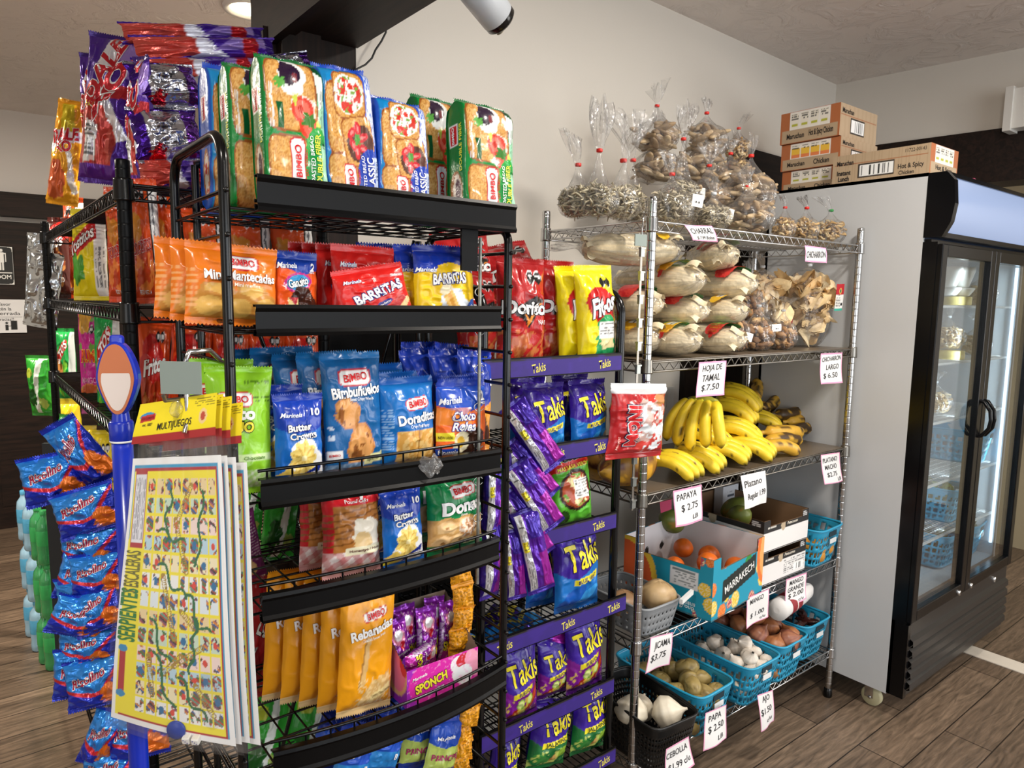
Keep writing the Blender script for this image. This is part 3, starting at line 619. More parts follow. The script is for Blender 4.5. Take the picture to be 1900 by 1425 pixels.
def f_donas(cv):
    cv.fill('12874a'); cv.put(cv.v < 0.46, 'c9985a')
    for a, b in ((0.25, 0.33), (0.6, 0.34), (0.2, 0.12), (0.5, 0.14), (0.85, 0.3)):
        cv.ell(a, b, 0.2, 0.15, 'd9a866'); cv.ell(a, b, 0.16, 0.11, 'ecc48c'); cv.ell(a, b, 0.035, 0.02, '9c6a30')
    cv.ell(0.62, 0.3, 0.16, 0.14, 'c98f5c'); cv.speck(cv.inell(0.62, 0.3, .16, .14), 'f4e6d4', 40, .5, 3, .8); cv.ell(0.62, 0.32, 0.035, 0.025, '8a5a34')
    cv.put((cv.v < 0.08), '128048'); cv.rect(0.6, 0.05, 1, 0.13, 'dfeab0'); bimbo(cv, 0.57, 0.83, 0.21, 4); cv.smalltext(0.82, 0.7, .95, .9, 'cfe8d8', 3, True)
design('donas', name='donut_bag', W=0.12, H=0.14, T=0.05, fn=f_donas, seed=45, back='0f7440', sealc=('12804a', '12804a'), wr=.005,
       texts=[bt(0.57, 0.83, 0.08, 4, 0.36), ('Donas', 0.54, 0.62, 0.17, 'f8f8f8', {'bold': 0.06, 'w': 0.76, 'ang': 3, 'out': '0c5c34', 'ow': .03}), ('Donuts', .55, .5, .035, 'f0f4f0'), ('Sugared / Azucaradas', 0.8, 0.09, 0.035, '2c4c20', {'w': 0.36})])
# ---- fifth shelf
def f_reb(cv):
    cv.fill('f0a218'); bimbo(cv, 0.58, 0.78, 0.2, 12); cv.poly([(0.3, 0.2), (0.42, 0.62), (0.5, 0.58), (0.42, 0.2)], 'd9b070'); cv.poly([(0.3, 0.2), (0.42, 0.62), (0.44, 0.6), (0.33, 0.2)], 'a87838')
    cv.poly([(0.3, 0.02), (0.55, 0.2), (0.9, 0.28), (0.95, 0.12), (0.7, 0.0)], 'd8ae6c'); cv.speck((cv.v < .25) & (cv.u > .3), 'f0d49c', 26, .55, 3, .7); cv.poly([(0.55, 0.03), (0.97, 0.12), (0.97, 0.19), (0.57, 0.09)], 'f2dc9c'); cv.smalltext(0.65, 0.9, 0.95, 0.93, '6a4410', 2)
design('rebanadas', name='toasted_sweet_bread_pack', W=0.105, H=0.225, T=0.032, fn=f_reb, seed=51, back='e29612', sealc=('f0a624', 'e8c890'), wr=.003, pinch=.02,
       texts=[bt(0.58, 0.78, 0.055, 12, 0.32), ('Rebanadas', 0.54, 0.655, 0.08, 'f8f8f8', {'bold': 0.05, 'w': 0.8, 'ang': 12, 'out': '9c6410', 'ow': .03}), ('Toasted Sweet Bread', .56, .59, .025, 'fbf0dc', {'w': .42, 'ang': 12}), ('Creamy / Sabor cremoso', .76, .105, .024, '6a4a1c', {'w': .36, 'ang': 14})])
def f_spk(cv):
    cv.fill('8a1ca0'); cv.ell(0.5, 0.78, 0.3, 0.3, 'e88aa8'); cv.ell(0.5, 0.82, 0.2, 0.22, 'f0eef2'); cv.ell(0.62, 0.62, 0.13, 0.18, 'cf2230'); cv.put(cv.v < .3, 'b8209c'); cv.smalltext(0.0, 0.1, 0.14, 0.9, 'e4d8f0', 3, True)
    cv.speck(cv.v > -1, 'f4c8dc', 30, .7, 4, .7)
design('sponch_pack', name='marshmallow_cookie_pack', W=0.055, H=0.14, T=0.03, fn=f_spk, seed=55, back='7a1890', sealc=('8a2cb0', '8a2cb0'), mat=M_FOIL, nu=26, nv=40,
       texts=[('SPONCH', 0.55, 0.3, 0.16, 'f6e83a', {'bold': 0.05, 'out': '101020', 'ow': 0.05, 'w': 0.8}), ('Marshmallow', .55, .5, .05, 'f8f8f8', {'w': .7})])
def f_strip(cv):
    cv.fill('f0a41c'); u, v = cv.u, cv.v
    a = (u*5) % 1-0.5; b = (v*6*cv.ar) % 1-0.5; cell = np.floor(u*5)+np.floor(v*6*cv.ar)*3
    r = np.hypot(a, b); cv.put((cell % 3 == 0) & (np.abs(r-0.25) < 0.06), '8c6214'); cv.put((cell % 3 == 1) & (np.abs(a) < 0.05) & (np.abs(b) < .3), '8c6214'); cv.put((cell % 3 == 1) & (np.abs(b) < 0.05) & (np.abs(a) < .3), '8c6214'); cv.put((cell % 3 == 2) & (np.abs(np.abs(a)+b) < 0.07), '8c6214')
design('strip_pack', name='small_cracker_pack', W=0.052, H=0.062, T=0.02, fn=f_strip, seed=58, back='e8c030', sealc=('f0a020', 'f0a020'), seal=.007, nu=40, nv=40)
def f_princ(cv):
    cv.fill('c4d86c'); cv.above(lambda u: 0.55+.25*(u-.5)**2, '1d4cb8'); cv.put(cv.v < .12, '1c3c9c')
design('principe', name='cream_cookie_pack', W=0.085, H=0.12, T=0.035, fn=f_princ, seed=61, back='1c44a8', sealc=('1c3ca4', '1c3ca4'), wav=.02,
       texts=[mt(.4, .74, .08, 8, .5), ('PRINCIPE', .5, .36, .11, 'b8246c', {'bold': .03, 'w': .8})])
def f_blsm(cv): cv.fill('1d50c0'); cv.above(lambda u: .7+0*u, '17349c'); cv.put(cv.v < .4, '2a86d0')
design('blue_small', name='small_cake_pack', W=0.08, H=0.11, T=0.035, fn=f_blsm, seed=63, back='1c44a8', sealc=('1c3ca4', '1c3ca4'), wav=.02,
       texts=[mt(.45, .62, .12, 12, .6), ('8', .75, .3, .12, 'f8f8f8', {'bold': .04})])

# ---- chip bags
def f_tk(cv, low, mid=None, base='3a1c96'):
    cv.fill(base); cv.above(lambda u: .86+.08*np.sin(u*7), '2c1480')
    cv.put(cv.v < 0.46-0.1*np.sin(cv.u*5), low)
def f_takis_fuego(cv):
    f_tk(cv, '7a1c8c'); cv.poly([(0.22, 0.38), (0.75, 0.46), (0.76, 0.38), (0.22, 0.3)], 'f0e02c')
    for a, b, g in ((0.6, 0.13, 35), (0.35, 0.08, 15), (0.8, 0.22, 60)):
        cv.ell(a, b, 0.26, 0.075, '8c2414', g); cv.ell(a, b, 0.2, 0.04, 'b8432a', g)
    for a, b in ((0.42, 0.2), (0.66, 0.24), (0.5, 0.06)): cv.ell(a, b, 0.1, 0.1, '8fb83c'); cv.ell(a, b, 0.075, 0.075, 'd4e08a')
    cv.speck(cv.v < .28, 'e0c048', 9, .62, 3, .8)
TK = lambda u=0.5, v=0.66, h=0.32, ang=10, w=.78: ('Takis', u, v, h, 'f2e22e', {'bold': 0.025, 'ang': ang, 'w': w, 'out': '1c0c5c', 'ow': 0.03, 'shear': -.05})
design('takis_fuego', name='rolled_chip_bag', W=0.15, H=0.2, T=0.06, fn=f_takis_fuego, seed=71, back='3a1c90', sealc=('2a1478', '5a1a88'), wr=.006, mat=M_FILM, backfn=None,
       texts=[TK(), ('FUEGO', 0.48, 0.38, 0.055, '2c1464', {'ang': 8, 'bold': .02, 'w': .32})])
def f_takis_heat(cv):
    f_tk(cv, '1a72c4'); cv.poly([(0.3, 0.34), (0.85, 0.42), (0.85, 0.34), (0.3, 0.26)], 'f0e02c'); cv.ell(.3, .1, .3, .12, '1c58b4', 30); cv.ell(.6, .08, .3, .1, '3a9ae0', 30)
design('takis_heat', name='rolled_chip_bag', W=0.135, H=0.17, T=0.055, fn=f_takis_heat, seed=74, back='2c1c90', sealc=('2a1478', '1a62b8'), wr=.006,
       texts=[TK(.53, .66, .34), ('BLUE HEAT', 0.58, 0.34, 0.05, '1c1c64', {'ang': 8, 'bold': .02, 'w': .46})])
def f_takis_jal(cv):
    f_tk(cv, '1c6a34'); cv.poly([(0.2, 0.42), (0.85, 0.52), (0.85, 0.43), (0.2, 0.33)], 'f0e02c')
    cv.ell(.5, .12, .3, .09, 'a87838', 50); cv.ell(.56, .2, .1, .06, 'd8a860', 40); cv.ell(.75, .25, .2, .12, '8fb83c'); cv.ell(.25, .15, .22, .1, '3c8c3c', -30); cv.speck(cv.v < .3, 'c8d46c', 9, .62, 3, .8)
design('takis_jalapeno', name='rolled_chip_bag', W=0.15, H=0.21, T=0.07, fn=f_takis_jal, seed=77, back='2c1c90', sealc=('2a1478', '1c6a34'), wr=.006,
       texts=[TK(.5, .73, .32, 12), ('JALAPEÑO', 0.53, 0.425, 0.06, '1c3c20', {'ang': 9, 'bold': .02, 'w': .54})])
def f_takis_side(cv):
    cv.fill('5a1ca4'); cv.put(cv.u < .34, 'e9e9ee'); cv.put(cv.u < .1, '2c1480'); cv.smalltext(.12, .04, .32, .96, '30303c', 5, True); cv.barcode(.13, .78, .31, .92, True); cv.rect(.13, .55, .31, .68, 'f0e02c'); cv.smalltext(.14, .56, .3, .67, '30303c', 4)
    cv.put((cv.u > .62) & (cv.v < .5), 'a020a0'); cv.put((cv.u > .4) & (cv.v > .7), '3a1c96')
design('takis_side', name='rolled_chip_bag', W=0.12, H=0.23, T=0.05, fn=f_takis_side, seed=79, back='3a1c96', sealc=('2a1478', '3a1c90'), wr=.006, mat=M_FOIL)
def f_dori(cv):
    cv.fill('b81c20'); cv.above(lambda u: .93+0*u, 'a4161a'); cv.poly([(.15, .52), (.62, .68), (.85, .64), (.5, .36)], '1c1210')
    cv.poly([(.33, .55), (.47, .38), (.78, .6), (.74, .62), (.48, .43), (.38, .56)], 'e88a2c')
    for p in ([(.12, .25), (.62, .34), (.32, .03)], [(.5, .1), (.88, .3), (.55, .02)]):
        cv.poly(p, 'b4582c')
    cv.speck((cv.v < .34), 'd88a4c', 16, .58, 3, .6); cv.seal(.5, .86, .11)
design('doritos', name='tortilla_chip_bag', W=0.16, H=0.235, T=0.07, fn=f_dori, seed=83, back='a4181c', sealc=('a8181c', 'a8181c'), wr=.007,
       texts=[('Doritos', .5, .56, .13, 'f8f8f8', {'bold': .05, 'w': .94, 'out': '101010', 'ow': .05}), ('NACHO', .82, .42, .04, 'f8f8f8', {'w': .26}), ('PESO NETO', .3, .01, .02, 'f8f8f8')])
def f_fito(cv):
    cv.fill('f2de18'); cv.seal(.5, .86, .1); cv.ell(.5, .6, .4, .3, 'c41c1c', -20); cv.blob(.65, .22, .35, '2c9c5c', 3, .5); cv.blob(.62, .2, .2, 'e6d8a0', 5, .4)
    cv.rect(.4, .24, .86, .42, 'f4f4f2'); cv.smalltext(.42, .25, .84, .41, '3c3c3c', 6); cv.ell(.55, .07, .3, .07, '1c8c50', 10)
design('fitos', name='corn_snack_bag', W=0.13, H=0.215, T=0.06, fn=f_fito, seed=87, back='e6d010', sealc=('f2de18', 'f2de18'), wr=.006,
       texts=[('Fit-os', .5, .61, .2, 'f8f8f8', {'bold': .05, 'w': .68, 'ang': 14, 'out': '2c1010', 'ow': .05, 'shear': .3})])
def f_orange(cv):
    cv.fill('e2541c'); cv.put((cv.u > .72), 'eeeeee'); cv.put((cv.u > .69) & (cv.u < .735), '1c1410'); cv.smalltext(.78, .05, .98, .9, '50505a', 8, True)
    cv.blob(.35, .25, .38, 'c8421c', 3, .5); cv.speck(cv.inell(.35, .25, .35, .3), 'f08c3c', 8, .55, 3, .8); cv.seal(.35, .9, .09); cv.blob(.25, .62, .2, 'd88a2c', 5, .5)
design('orange_chip', name='corn_chip_bag', W=0.15, H=0.22, T=0.07, fn=f_orange, seed=91, back='d04a18', sealc=('d84a18', 'd84a18'), wr=.008, mat=M_FILM,
       texts=[('TORCIDITOS', .38, .44, .1, 'b8241c', {'bold': .04, 'w': .6, 'ang': 8, 'out': 'f4f4f4', 'ow': .04}), ('PESO NET. 14', .4, .05, .03, 'f8f8f8', {})])
def f_orange2(cv):
    cv.fill('e0501c'); cv.blob(.4, .6, .36, 'c8201c', 3, .25); cv.seal(.5, .88, .09); cv.blob(.5, .2, .4, 'c8401c', 5, .5); cv.speck(cv.v < .35, 'f09a4c', 9, .58, 3, .7); cv.poly([(.8, 0), (1, 0), (1, .5), (.9, .3)], 'eeeeee')
design('orange_ito', name='corn_chip_bag', W=0.15, H=0.22, T=0.07, fn=f_orange2, seed=93, back='d04a18', sealc=('d84a18', 'd84a18'), wr=.008,
       texts=[('Fritos', .45, .6, .15, 'f8f8f8', {'bold': .05, 'w': .66, 'ang': 10, 'shear': .3, 'out': '80140c', 'ow': .04})])
def f_tost(cv):
    cv.fill('f2de1c'); cv.put((cv.u > .72), 'efefef'); cv.poly([(-.1, .55), (.75, .95), (.8, .7), (-.1, .33)], 'cc1f20'); cv.seal(.5, .92, .09); cv.blob(.2, .3, .25, '4c9c34', 4, .6); cv.smalltext(.76, .1, .96, .6, '40404a', 7, True)
design('yellow_tostito', name='tortilla_chip_bag', W=0.15, H=0.23, T=0.07, fn=f_tost, seed=95, back='e6d010', sealc=('f2de1c', 'f2de1c'), wr=.008,
       texts=[('Tostitos', .36, .66, .14, 'f8f8f8', {'bold': .04, 'w': .8, 'ang': 26, 'shear': .3, 'out': '70100c', 'ow': .05})])
def f_chor(cv):
    cv.fill('4a1a14'); cv.poly([(-.1, .5), (1.1, .8), (1.1, 1.1), (-.1, .85)], 'c0201c'); cv.blob(.5, .38, .42, 'b87a3c', 3, .5); cv.speck(cv.inell(.5, .38, .4, .4), '8a3c1c', 8, .5, 3, 1); cv.blob(.3, .16, .3, '3c8c2c', 5, .6)
design('fritos_chorizo', name='corn_snack_bag', W=0.13, H=0.21, T=0.06, fn=f_chor, seed=97, back='4a1a14', sealc=('5a1c14', '3a1410'), wr=.008,
       texts=[('Fritos', .48, .7, .16, 'f8f8f8', {'bold': .04, 'w': .8, 'ang': 12, 'shear': .3}), ('CHORIZO', .6, .2, .07, 'f8f8f8', {'w': .5, 'bold': .03})])
def f_pink(cv):
    cv.fill('c8208c'); cv.seal(.45, .82, .1); cv.ell(.5, .18, .45, .16, 'd87a3c'); cv.ell(.5, .2, .36, .1, 'b8542c'); cv.speck(cv.v > .2, '6c9c3c', 6, .68, 3, 1); cv.blob(.35, .95, .3, 'd8a040', 3, .4)
design('pink_chip', name='mango_chip_bag', W=0.12, H=0.24, T=0.05, fn=f_pink, seed=99, back='b01c7c', sealc=('b81c80', 'b81c80'), wr=.006,
       texts=[('RUMS', .55, .55, .12, 'e03c1c', {'bold': .05, 'w': .7, 'out': 'f2d83c', 'ow': .05}), ('MANGO', .5, .3, .06, 'e8a0c8', {'w': .6})])
def f_grn(cv):
    cv.fill('1c9c48'); cv.put(cv.u > .78, 'c8d0d0'); cv.poly([(.1, .1), (.6, .6), (.75, .5), (.3, 0)], '7cc83c'); cv.blob(.3, .42, .22, 'd8904c', 3, .4); cv.ell(.45, .72, .35, .14, 'c8201c', 40); cv.blob(.55, .16, .3, '2cb04c', 5, .5)
design('green_chip', name='tortilla_chip_bag', W=0.14, H=0.24, T=0.07, fn=f_grn, seed=101, back='188a3c', sealc=('188a3c', '188a3c'), wr=.008,
       texts=[('TOS', .5, .74, .13, 'f8f8f8', {'bold': .05, 'w': .5, 'ang': 40, 'out': 'b01c1c', 'ow': .05}), ('30', .3, .56, .07, 'f8f8f8', {'bold': .05})])
def f_salsa(cv):
    cv.fill('5cb834'); cv.ell(.5, .48, .4, .4, '34201c'); cv.ell(.5, .48, .34, .34, 'b04c2c'); cv.speck(cv.inell(.5, .48, .32, .32), '7cb84c', 9, .5, 3, 1); cv.speck(cv.inell(.5, .48, .32, .32), 'e8d8a0', 11, .64, 7, 1); cv.rect(.42, .36, .82, .62, 'f4f4f2'); cv.smalltext(.44, .37, .8, .61, '3c3c3c', 6); cv.poly([(0, .72), (1, .84), (1, .95), (0, .85)], 'c8201c'); cv.ell(.2, .12, .14, .14, '2c4c1c')
design('salsa_chip', name='tortilla_chip_bag', W=0.14, H=0.22, T=0.06, fn=f_salsa, seed=103, back='4ca42c', sealc=('4ca42c', '4ca42c'), wr=.006,
       texts=[('Tostitos', .5, .93, .1, '181414', {'bold': .06, 'w': .9, 'ang': 6, 'out': 'f4f4f4', 'ow': .03}), ('MAS SALSA VERDE', .45, .8, .05, 'f2e23a', {'w': .7, 'ang': 6, 'bold': .03})])
def f_red(cv):
    cv.fill('b01820'); cv.seal(.3, .86, .1); cv.rect(.2, .2, .5, .46, 'f0f0ee'); cv.smalltext(.22, .21, .48, .45, '282828', 6); cv.blob(.6, .2, .3, '8c141c', 4, .5)
design('red_chip', name='hot_chip_bag', W=0.15, H=0.23, T=0.07, fn=f_red, seed=105, back='9c161c', sealc=('a4161c', 'a4161c'), wr=.009,
       texts=[('LOS', .6, .62, .15, 'f4f4f2', {'bold': .05, 'w': .45, 'ang': -8, 'out': '101010', 'ow': .04})])
def f_grn2(cv):
    cv.fill('34a834'); cv.poly([(.3, 0), (.5, 0), (.75, 1), (.55, 1)], 'e4ece4'); cv.blob(.3, .3, .2, '1c5c1c', 3, .5); cv.blob(.7, .2, .16, 'a8c05c', 5, .5); cv.ell(.25, .75, .16, .12, 'b8c83c')
design('green_lime', name='jalapeno_chip_bag', W=0.15, H=0.23, T=0.07, fn=f_grn2, seed=107, back='2c942c', sealc=('2c942c', '2c942c'), wr=.008, texts=[])
def f_purple(cv):
    cv.fill('7a2c6c'); cv.smalltext(.1, .3, .9, .95, 'e0c8d8', 14); cv.blob(.4, .12, .3, 'e8c890', 3, .5)
design('purple_back', name='seasoned_chip_bag', W=0.13, H=0.2, T=0.06, fn=f_purple, seed=109, back='7a2c6c', sealc=('6c2460', '6c2460'), wr=.006)
def f_yelb(cv):
    cv.fill('f0d42c'); cv.smalltext(.5, .1, .9, .5, '6c5c1c', 7); cv.blob(.3, .5, .25, 'e07a2c', 3, .5); cv.seal(.4, .85, .1)
design('yellow_chip', name='corn_chip_bag', W=0.14, H=0.22, T=0.06, fn=f_yelb, seed=111, back='e6c820', sealc=('f0d42c', 'f0d42c'), wr=.009)
def f_dale(cv):
    cv.fill('4a2090'); cv.poly([(.45, 1), (.75, 1), (.55, .72), (.3, .8)], 'e9e9ee'); cv.poly([(.3, .48), (.55, .55), (.95, .3), (.72, .24)], 'e9e9ee'); cv.poly([(.0, .52), (1.1, .58), (1.1, .68), (0, .6)], 'b4242c'); cv.poly([(.55, 1), (1, .95), (1, .7), (.8, .72)], '9c7cc8')
    cv.blob(.35, .26, .4, 'c03c34', 3, .5); cv.speck(cv.inell(.35, .26, .4, .36), 'd8685c', 8, .5, 3, .8); cv.speck(cv.inell(.35, .26, .4, .36), '8c1c1c', 6, .6, 8, .8); cv.poly([(.12, .1), (.34, .12), (.38, .36), (.18, .4)], 'f4f4f2'); cv.smalltext(.14, .14, .33, .36, '282828', 7); cv.put(cv.v < .1, '5a1c8c')
design('dale', name='wheat_snack_bag', W=0.17, H=0.35, T=0.075, fn=f_dale, seed=113, back='5a3ca0', sealc=('3c1c7c', '4a1c84'), wr=.010, mat=M_FOIL, nu=56, nv=90,
       texts=[('DALE', .42, .76, .14, 'c4202c', {'bold': .05, 'w': .55, 'ang': 62, 'out': 'f4f4f4', 'ow': .05}), ('XO', .5, .62, .13, 'c4202c', {'bold': .06, 'w': .5, 'ang': 50, 'out': 'f4f4f4', 'ow': .05}), ('Hot', .25, .5, .04, 'e8d83c', {'shear': .4})])
def f_dale2(cv):
    cv.fill('4a2494'); cv.poly([(.1, 1), (.4, 1), (.62, 0), (.38, 0)], 'e9e9f0'); cv.poly([(.5, .3), (1, .5), (1, 1), (.7, 1)], '9c84c4'); cv.poly([(.72, 0), (.84, 0), (.84, 1), (.72, 1)], 'b8242c'); cv.blob(.15, .5, .25, 'c04a40', 4, .4); cv.put(cv.u > .9, '3a1c80')
design('dale_flat', name='wheat_snack_bag', W=0.34, H=0.16, T=0.07, fn=f_dale2, seed=117, back='6c50a8', sealc=('4a2494', '4a2494'), wr=.012, mat=M_FOIL, nu=60, nv=46, texts=[])
def f_silv(cv):
    cv.fill('c8c8d0'); cv.put(cv.u < .18, '4a2494'); cv.put(cv.u > .72, '6c3ca4'); cv.smalltext(.3, .15, .6, .85, '3c3c50', 12); cv.poly([(.15, 0), (.4, 0), (.3, .25)], 'c4202c'); cv.put(cv.v > .9, '4a2494')
design('dale_back', name='wheat_snack_bag', W=0.2, H=0.2, T=0.09, fn=f_silv, seed=119, back='4a2494', sealc=('b8b8c4', 'b8b8c4'), wr=.014, mat=M_SILVER, nu=50, nv=50, texts=[('XO', .28, .12, .14, 'c4202c', {'bold': .05, 'ang': 30})])
def f_gold(cv):
    cv.fill('f0a81c'); cv.poly([(0, .5), (1, .62), (1, .72), (0, .68)], 'f4f4f4'); cv.poly([(.2, 1), (.6, 1), (.8, .7), (.4, .72)], 'c8b41c'); cv.blob(.35, .2, .35, 'c85a2c', 3, .5); cv.poly([(.6, .5), (.75, .5), (1, .1), (.85, .08)], 'e8e4dc')
design('gold', name='wheat_snack_bag', W=0.14, H=0.3, T=0.06, fn=f_gold, seed=121, back='e09c18', sealc=('e8a01c', 'e8a01c'), wr=.009, mat=M_FOIL,
       texts=[('DALE', .5, .66, .12, 'c4202c', {'bold': .06, 'w': .8, 'ang': 8, 'out': 'f4f4f4', 'ow': .04}), ('XO', .5, .54, .1, 'c4202c', {'bold': .06, 'w': .5, 'ang': 8, 'out': 'f4f4f4', 'ow': .04})])
def f_foil(cv): cv.fill('c4c8cc'); cv.smalltext(.55, .04, .85, .16, '50505a', 5)
design('foil', name='foil_snack_pouch', W=0.11, H=0.24, T=0.02, fn=f_foil, seed=123, back='b8bcc0', sealc=('c0c4c8', 'c0c4c8'), wr=.008, mat=M_SILVER, teeth=False)
def f_rico(cv):
    cv.fill('1a2fb4'); cv.poly([(0, 1.1), (1, 1.1), (.62, .38), (.45, .3), (0, .45)], '2c86dc'); cv.poly([(0, .47), (.45, .32), (.62, .38), (1, 1), (1, .9), (.66, .3), (.44, .24), (0, .39)], 'cf2c34'); cv.blob(.8, .12, .22, 'e0701c', 3, .4); cv.speck(cv.v < .2, '5c78dc', 12, .66, 4, .5)
design('ricolino', name='lollipop_bag', W=0.15, H=0.115, T=0.045, fn=f_rico, seed=127, back='1a2ca8', sealc=('1c34b8', '1c2ca4'), wr=.009, mat=M_FOIL, seal=.008,
       texts=[('Ricolino', .42, .68, .2, 'b42448', {'bold': .04, 'w': .6, 'ang': 14, 'shear': .35, 'out': 'f4f4f4', 'ow': .06})])
def f_moni(cv):
    cv.fill('b41c22'); cv.put((((cv.u*16) % 1) > .5) & (cv.v > .5), 'a0161c'); cv.blob(.68, .5, .4, 'c8a8a0', 3, .3); cv.speck(cv.inell(.68, .5, .36, .6), 'c43830', 7, .5, 3, 1); cv.speck(cv.inell(.66, .42, .3, .5), 'e8eef2', 9, .55, 5, 1); cv.blob(.85, .84, .12, 'c88a54', 4, .5); cv.put(cv.v > .93, 'c8c8cc')
design('candy_red', name='candy_bag', W=0.12, H=0.155, T=0.035, fn=f_moni, seed=131, back='a0181c', sealc=('c8ccd0', 'b41c22'), wr=.005, teeth=False,
       texts=[('MONI', .3, .45, .17, 'd02028', {'ang': 90, 'bold': .07, 'w': .62, 'out': 'f0f0f0', 'ow': .05, 'out2': '16204c'}), ('Montes', .1, .18, .05, 'f0b0a8', {'ang': 90, 'shear': .3})])
# ------------------------------------------------------------------ the room
def wood_mat(name, c1, c2, sc=(1, 1, 14), rough=0.45):
    m = mat(name, c1, .55, spec=.22); nt = m.node_tree; N = nt.nodes; L = nt.links; b = N['Principled BSDF']
    tc = N.new('ShaderNodeTexCoord'); mp = N.new('ShaderNodeMapping'); mp.inputs['Scale'].default_value = sc
    n = N.new('ShaderNodeTexNoise'); n.inputs['Scale'].default_value = 5; n.inputs['Detail'].default_value = 8; n.inputs['Distortion'].default_value = 1.2
    cr = N.new('ShaderNodeValToRGB'); cr.color_ramp.elements[0].color = (*lin(c1), 1); cr.color_ramp.elements[1].color = (*lin(c2), 1); cr.color_ramp.elements[0].position = .35; cr.color_ramp.elements[1].position = .7
    L.new(tc.outputs['Object'], mp.inputs[0]); L.new(mp.outputs[0], n.inputs['Vector']); L.new(n.outputs['Fac'], cr.inputs[0]); L.new(cr.outputs[0], b.inputs['Base Color'])
    bp = N.new('ShaderNodeBump'); bp.inputs['Strength'].default_value = .15; bp.inputs['Distance'].default_value = .002; L.new(n.outputs['Fac'], bp.inputs['Height']); L.new(bp.outputs[0], b.inputs['Normal'])
    return m
M_WOODV = wood_mat('dark_wood_upright', '160e0a', '2a1b14', (9, 9, 0.8))
M_WOODH = wood_mat('dark_wood_level', '160e0a', '2a1b14', (9, 0.8, 9))
M_WOODX = wood_mat('dark_wood_panel', '160f0c', '2a1c16', (0.8, 9, 9))

def floor_mat():
    m = mat('wood_look_floor', '6b5646', 0.38); nt = m.node_tree; N = nt.nodes; L = nt.links; b = N['Principled BSDF']
    tc = N.new('ShaderNodeTexCoord')
    br = N.new('ShaderNodeTexBrick'); br.offset = 0.37; br.inputs['Scale'].default_value = 1.0
    br.inputs['Brick Width'].default_value = 0.92; br.inputs['Row Height'].default_value = 0.152; br.inputs['Mortar Size'].default_value = 0.0022
    br.inputs['Color1'].default_value = (*lin('836f5c'), 1); br.inputs['Color2'].default_value = (*lin('5d4d3f'), 1); br.inputs['Mortar'].default_value = (*lin('2c221b'), 1)
    L.new(tc.outputs['Object'], br.inputs['Vector'])
    mp = N.new('ShaderNodeMapping'); mp.inputs['Scale'].default_value = (1.6, 14, 1); L.new(tc.outputs['Object'], mp.inputs[0])
    n = N.new('ShaderNodeTexNoise'); n.inputs['Scale'].default_value = 3; n.inputs['Detail'].default_value = 9; n.inputs['Distortion'].default_value = 2.2; L.new(mp.outputs[0], n.inputs['Vector'])
    mr = N.new('ShaderNodeMapRange'); mr.inputs['From Min'].default_value = .3; mr.inputs['From Max'].default_value = .72; mr.inputs['To Min'].default_value = .55; mr.inputs['To Max'].default_value = 1.28
    L.new(n.outputs['Fac'], mr.inputs['Value'])
    wv = N.new('ShaderNodeTexWave'); wv.inputs['Scale'].default_value = 2.2; wv.inputs['Distortion'].default_value = 9; wv.inputs['Detail'].default_value = 3; wv.inputs['Detail Scale'].default_value = 1.6; wv.bands_direction = 'Y'
    mp2 = N.new('ShaderNodeMapping'); mp2.inputs['Scale'].default_value = (1.2, 5, 1); L.new(tc.outputs['Object'], mp2.inputs[0]); L.new(mp2.outputs[0], wv.inputs['Vector'])
    mr2 = N.new('ShaderNodeMapRange'); mr2.inputs['To Min'].default_value = .82; mr2.inputs['To Max'].default_value = 1.08; L.new(wv.outputs['Fac'], mr2.inputs['Value'])
    mu = N.new('ShaderNodeMath'); mu.operation = 'MULTIPLY'; L.new(mr.outputs[0], mu.inputs[0]); L.new(mr2.outputs[0], mu.inputs[1])
    sc = N.new('ShaderNodeVectorMath'); sc.operation = 'SCALE'; L.new(br.outputs['Color'], sc.inputs[0]); L.new(mu.outputs[0], sc.inputs['Scale']); L.new(sc.outputs[0], b.inputs['Base Color'])
    bp = N.new('ShaderNodeBump'); bp.inputs['Strength'].default_value = .25; bp.inputs['Distance'].default_value = .002; L.new(mu.outputs[0], bp.inputs['Height']); L.new(bp.outputs[0], b.inputs['Normal'])
    return m
def ceil_mat():
    m = mat('trowelled_ceiling', 'ded5ce', 0.42, spec=.5); nt = m.node_tree; N = nt.nodes; L = nt.links; b = N['Principled BSDF']
    tc = N.new('ShaderNodeTexCoord'); n = N.new('ShaderNodeTexNoise'); n.inputs['Scale'].default_value = 5.5; n.inputs['Detail'].default_value = 7; n.inputs['Roughness'].default_value = .62; n.inputs['Distortion'].default_value = 1.6
    L.new(tc.outputs['Object'], n.inputs['Vector'])
    cr = N.new('ShaderNodeValToRGB'); cr.color_ramp.elements[0].position = .47; cr.color_ramp.elements[1].position = .60
    cr.color_ramp.elements[0].color = (0, 0, 0, 1); cr.color_ramp.elements[1].color = (1, 1, 1, 1); L.new(n.outputs['Fac'], cr.inputs[0])
    bp = N.new('ShaderNodeBump'); bp.inputs['Strength'].default_value = .7; bp.inputs['Distance'].default_value = .006; L.new(cr.outputs[0], bp.inputs['Height']); L.new(bp.outputs[0], b.inputs['Normal'])
    return m
M_FLOOR = floor_mat(); M_CEIL = ceil_mat()
M_WALL = mat('painted_wall', 'dcd6cc', 0.65, bump=(140, .12, .0015), spec=.3)
M_WALLF = mat('painted_wall_beyond', 'cfcbc8', 0.65, bump=(140, .12, .0015), spec=.3)
M_MARBLE = mat('marble_strip', 'd9d0c2', 0.3, grain=(6, .1, 0))
M_WHITE = mat('white_paint', 'e4e2dc', 0.4)

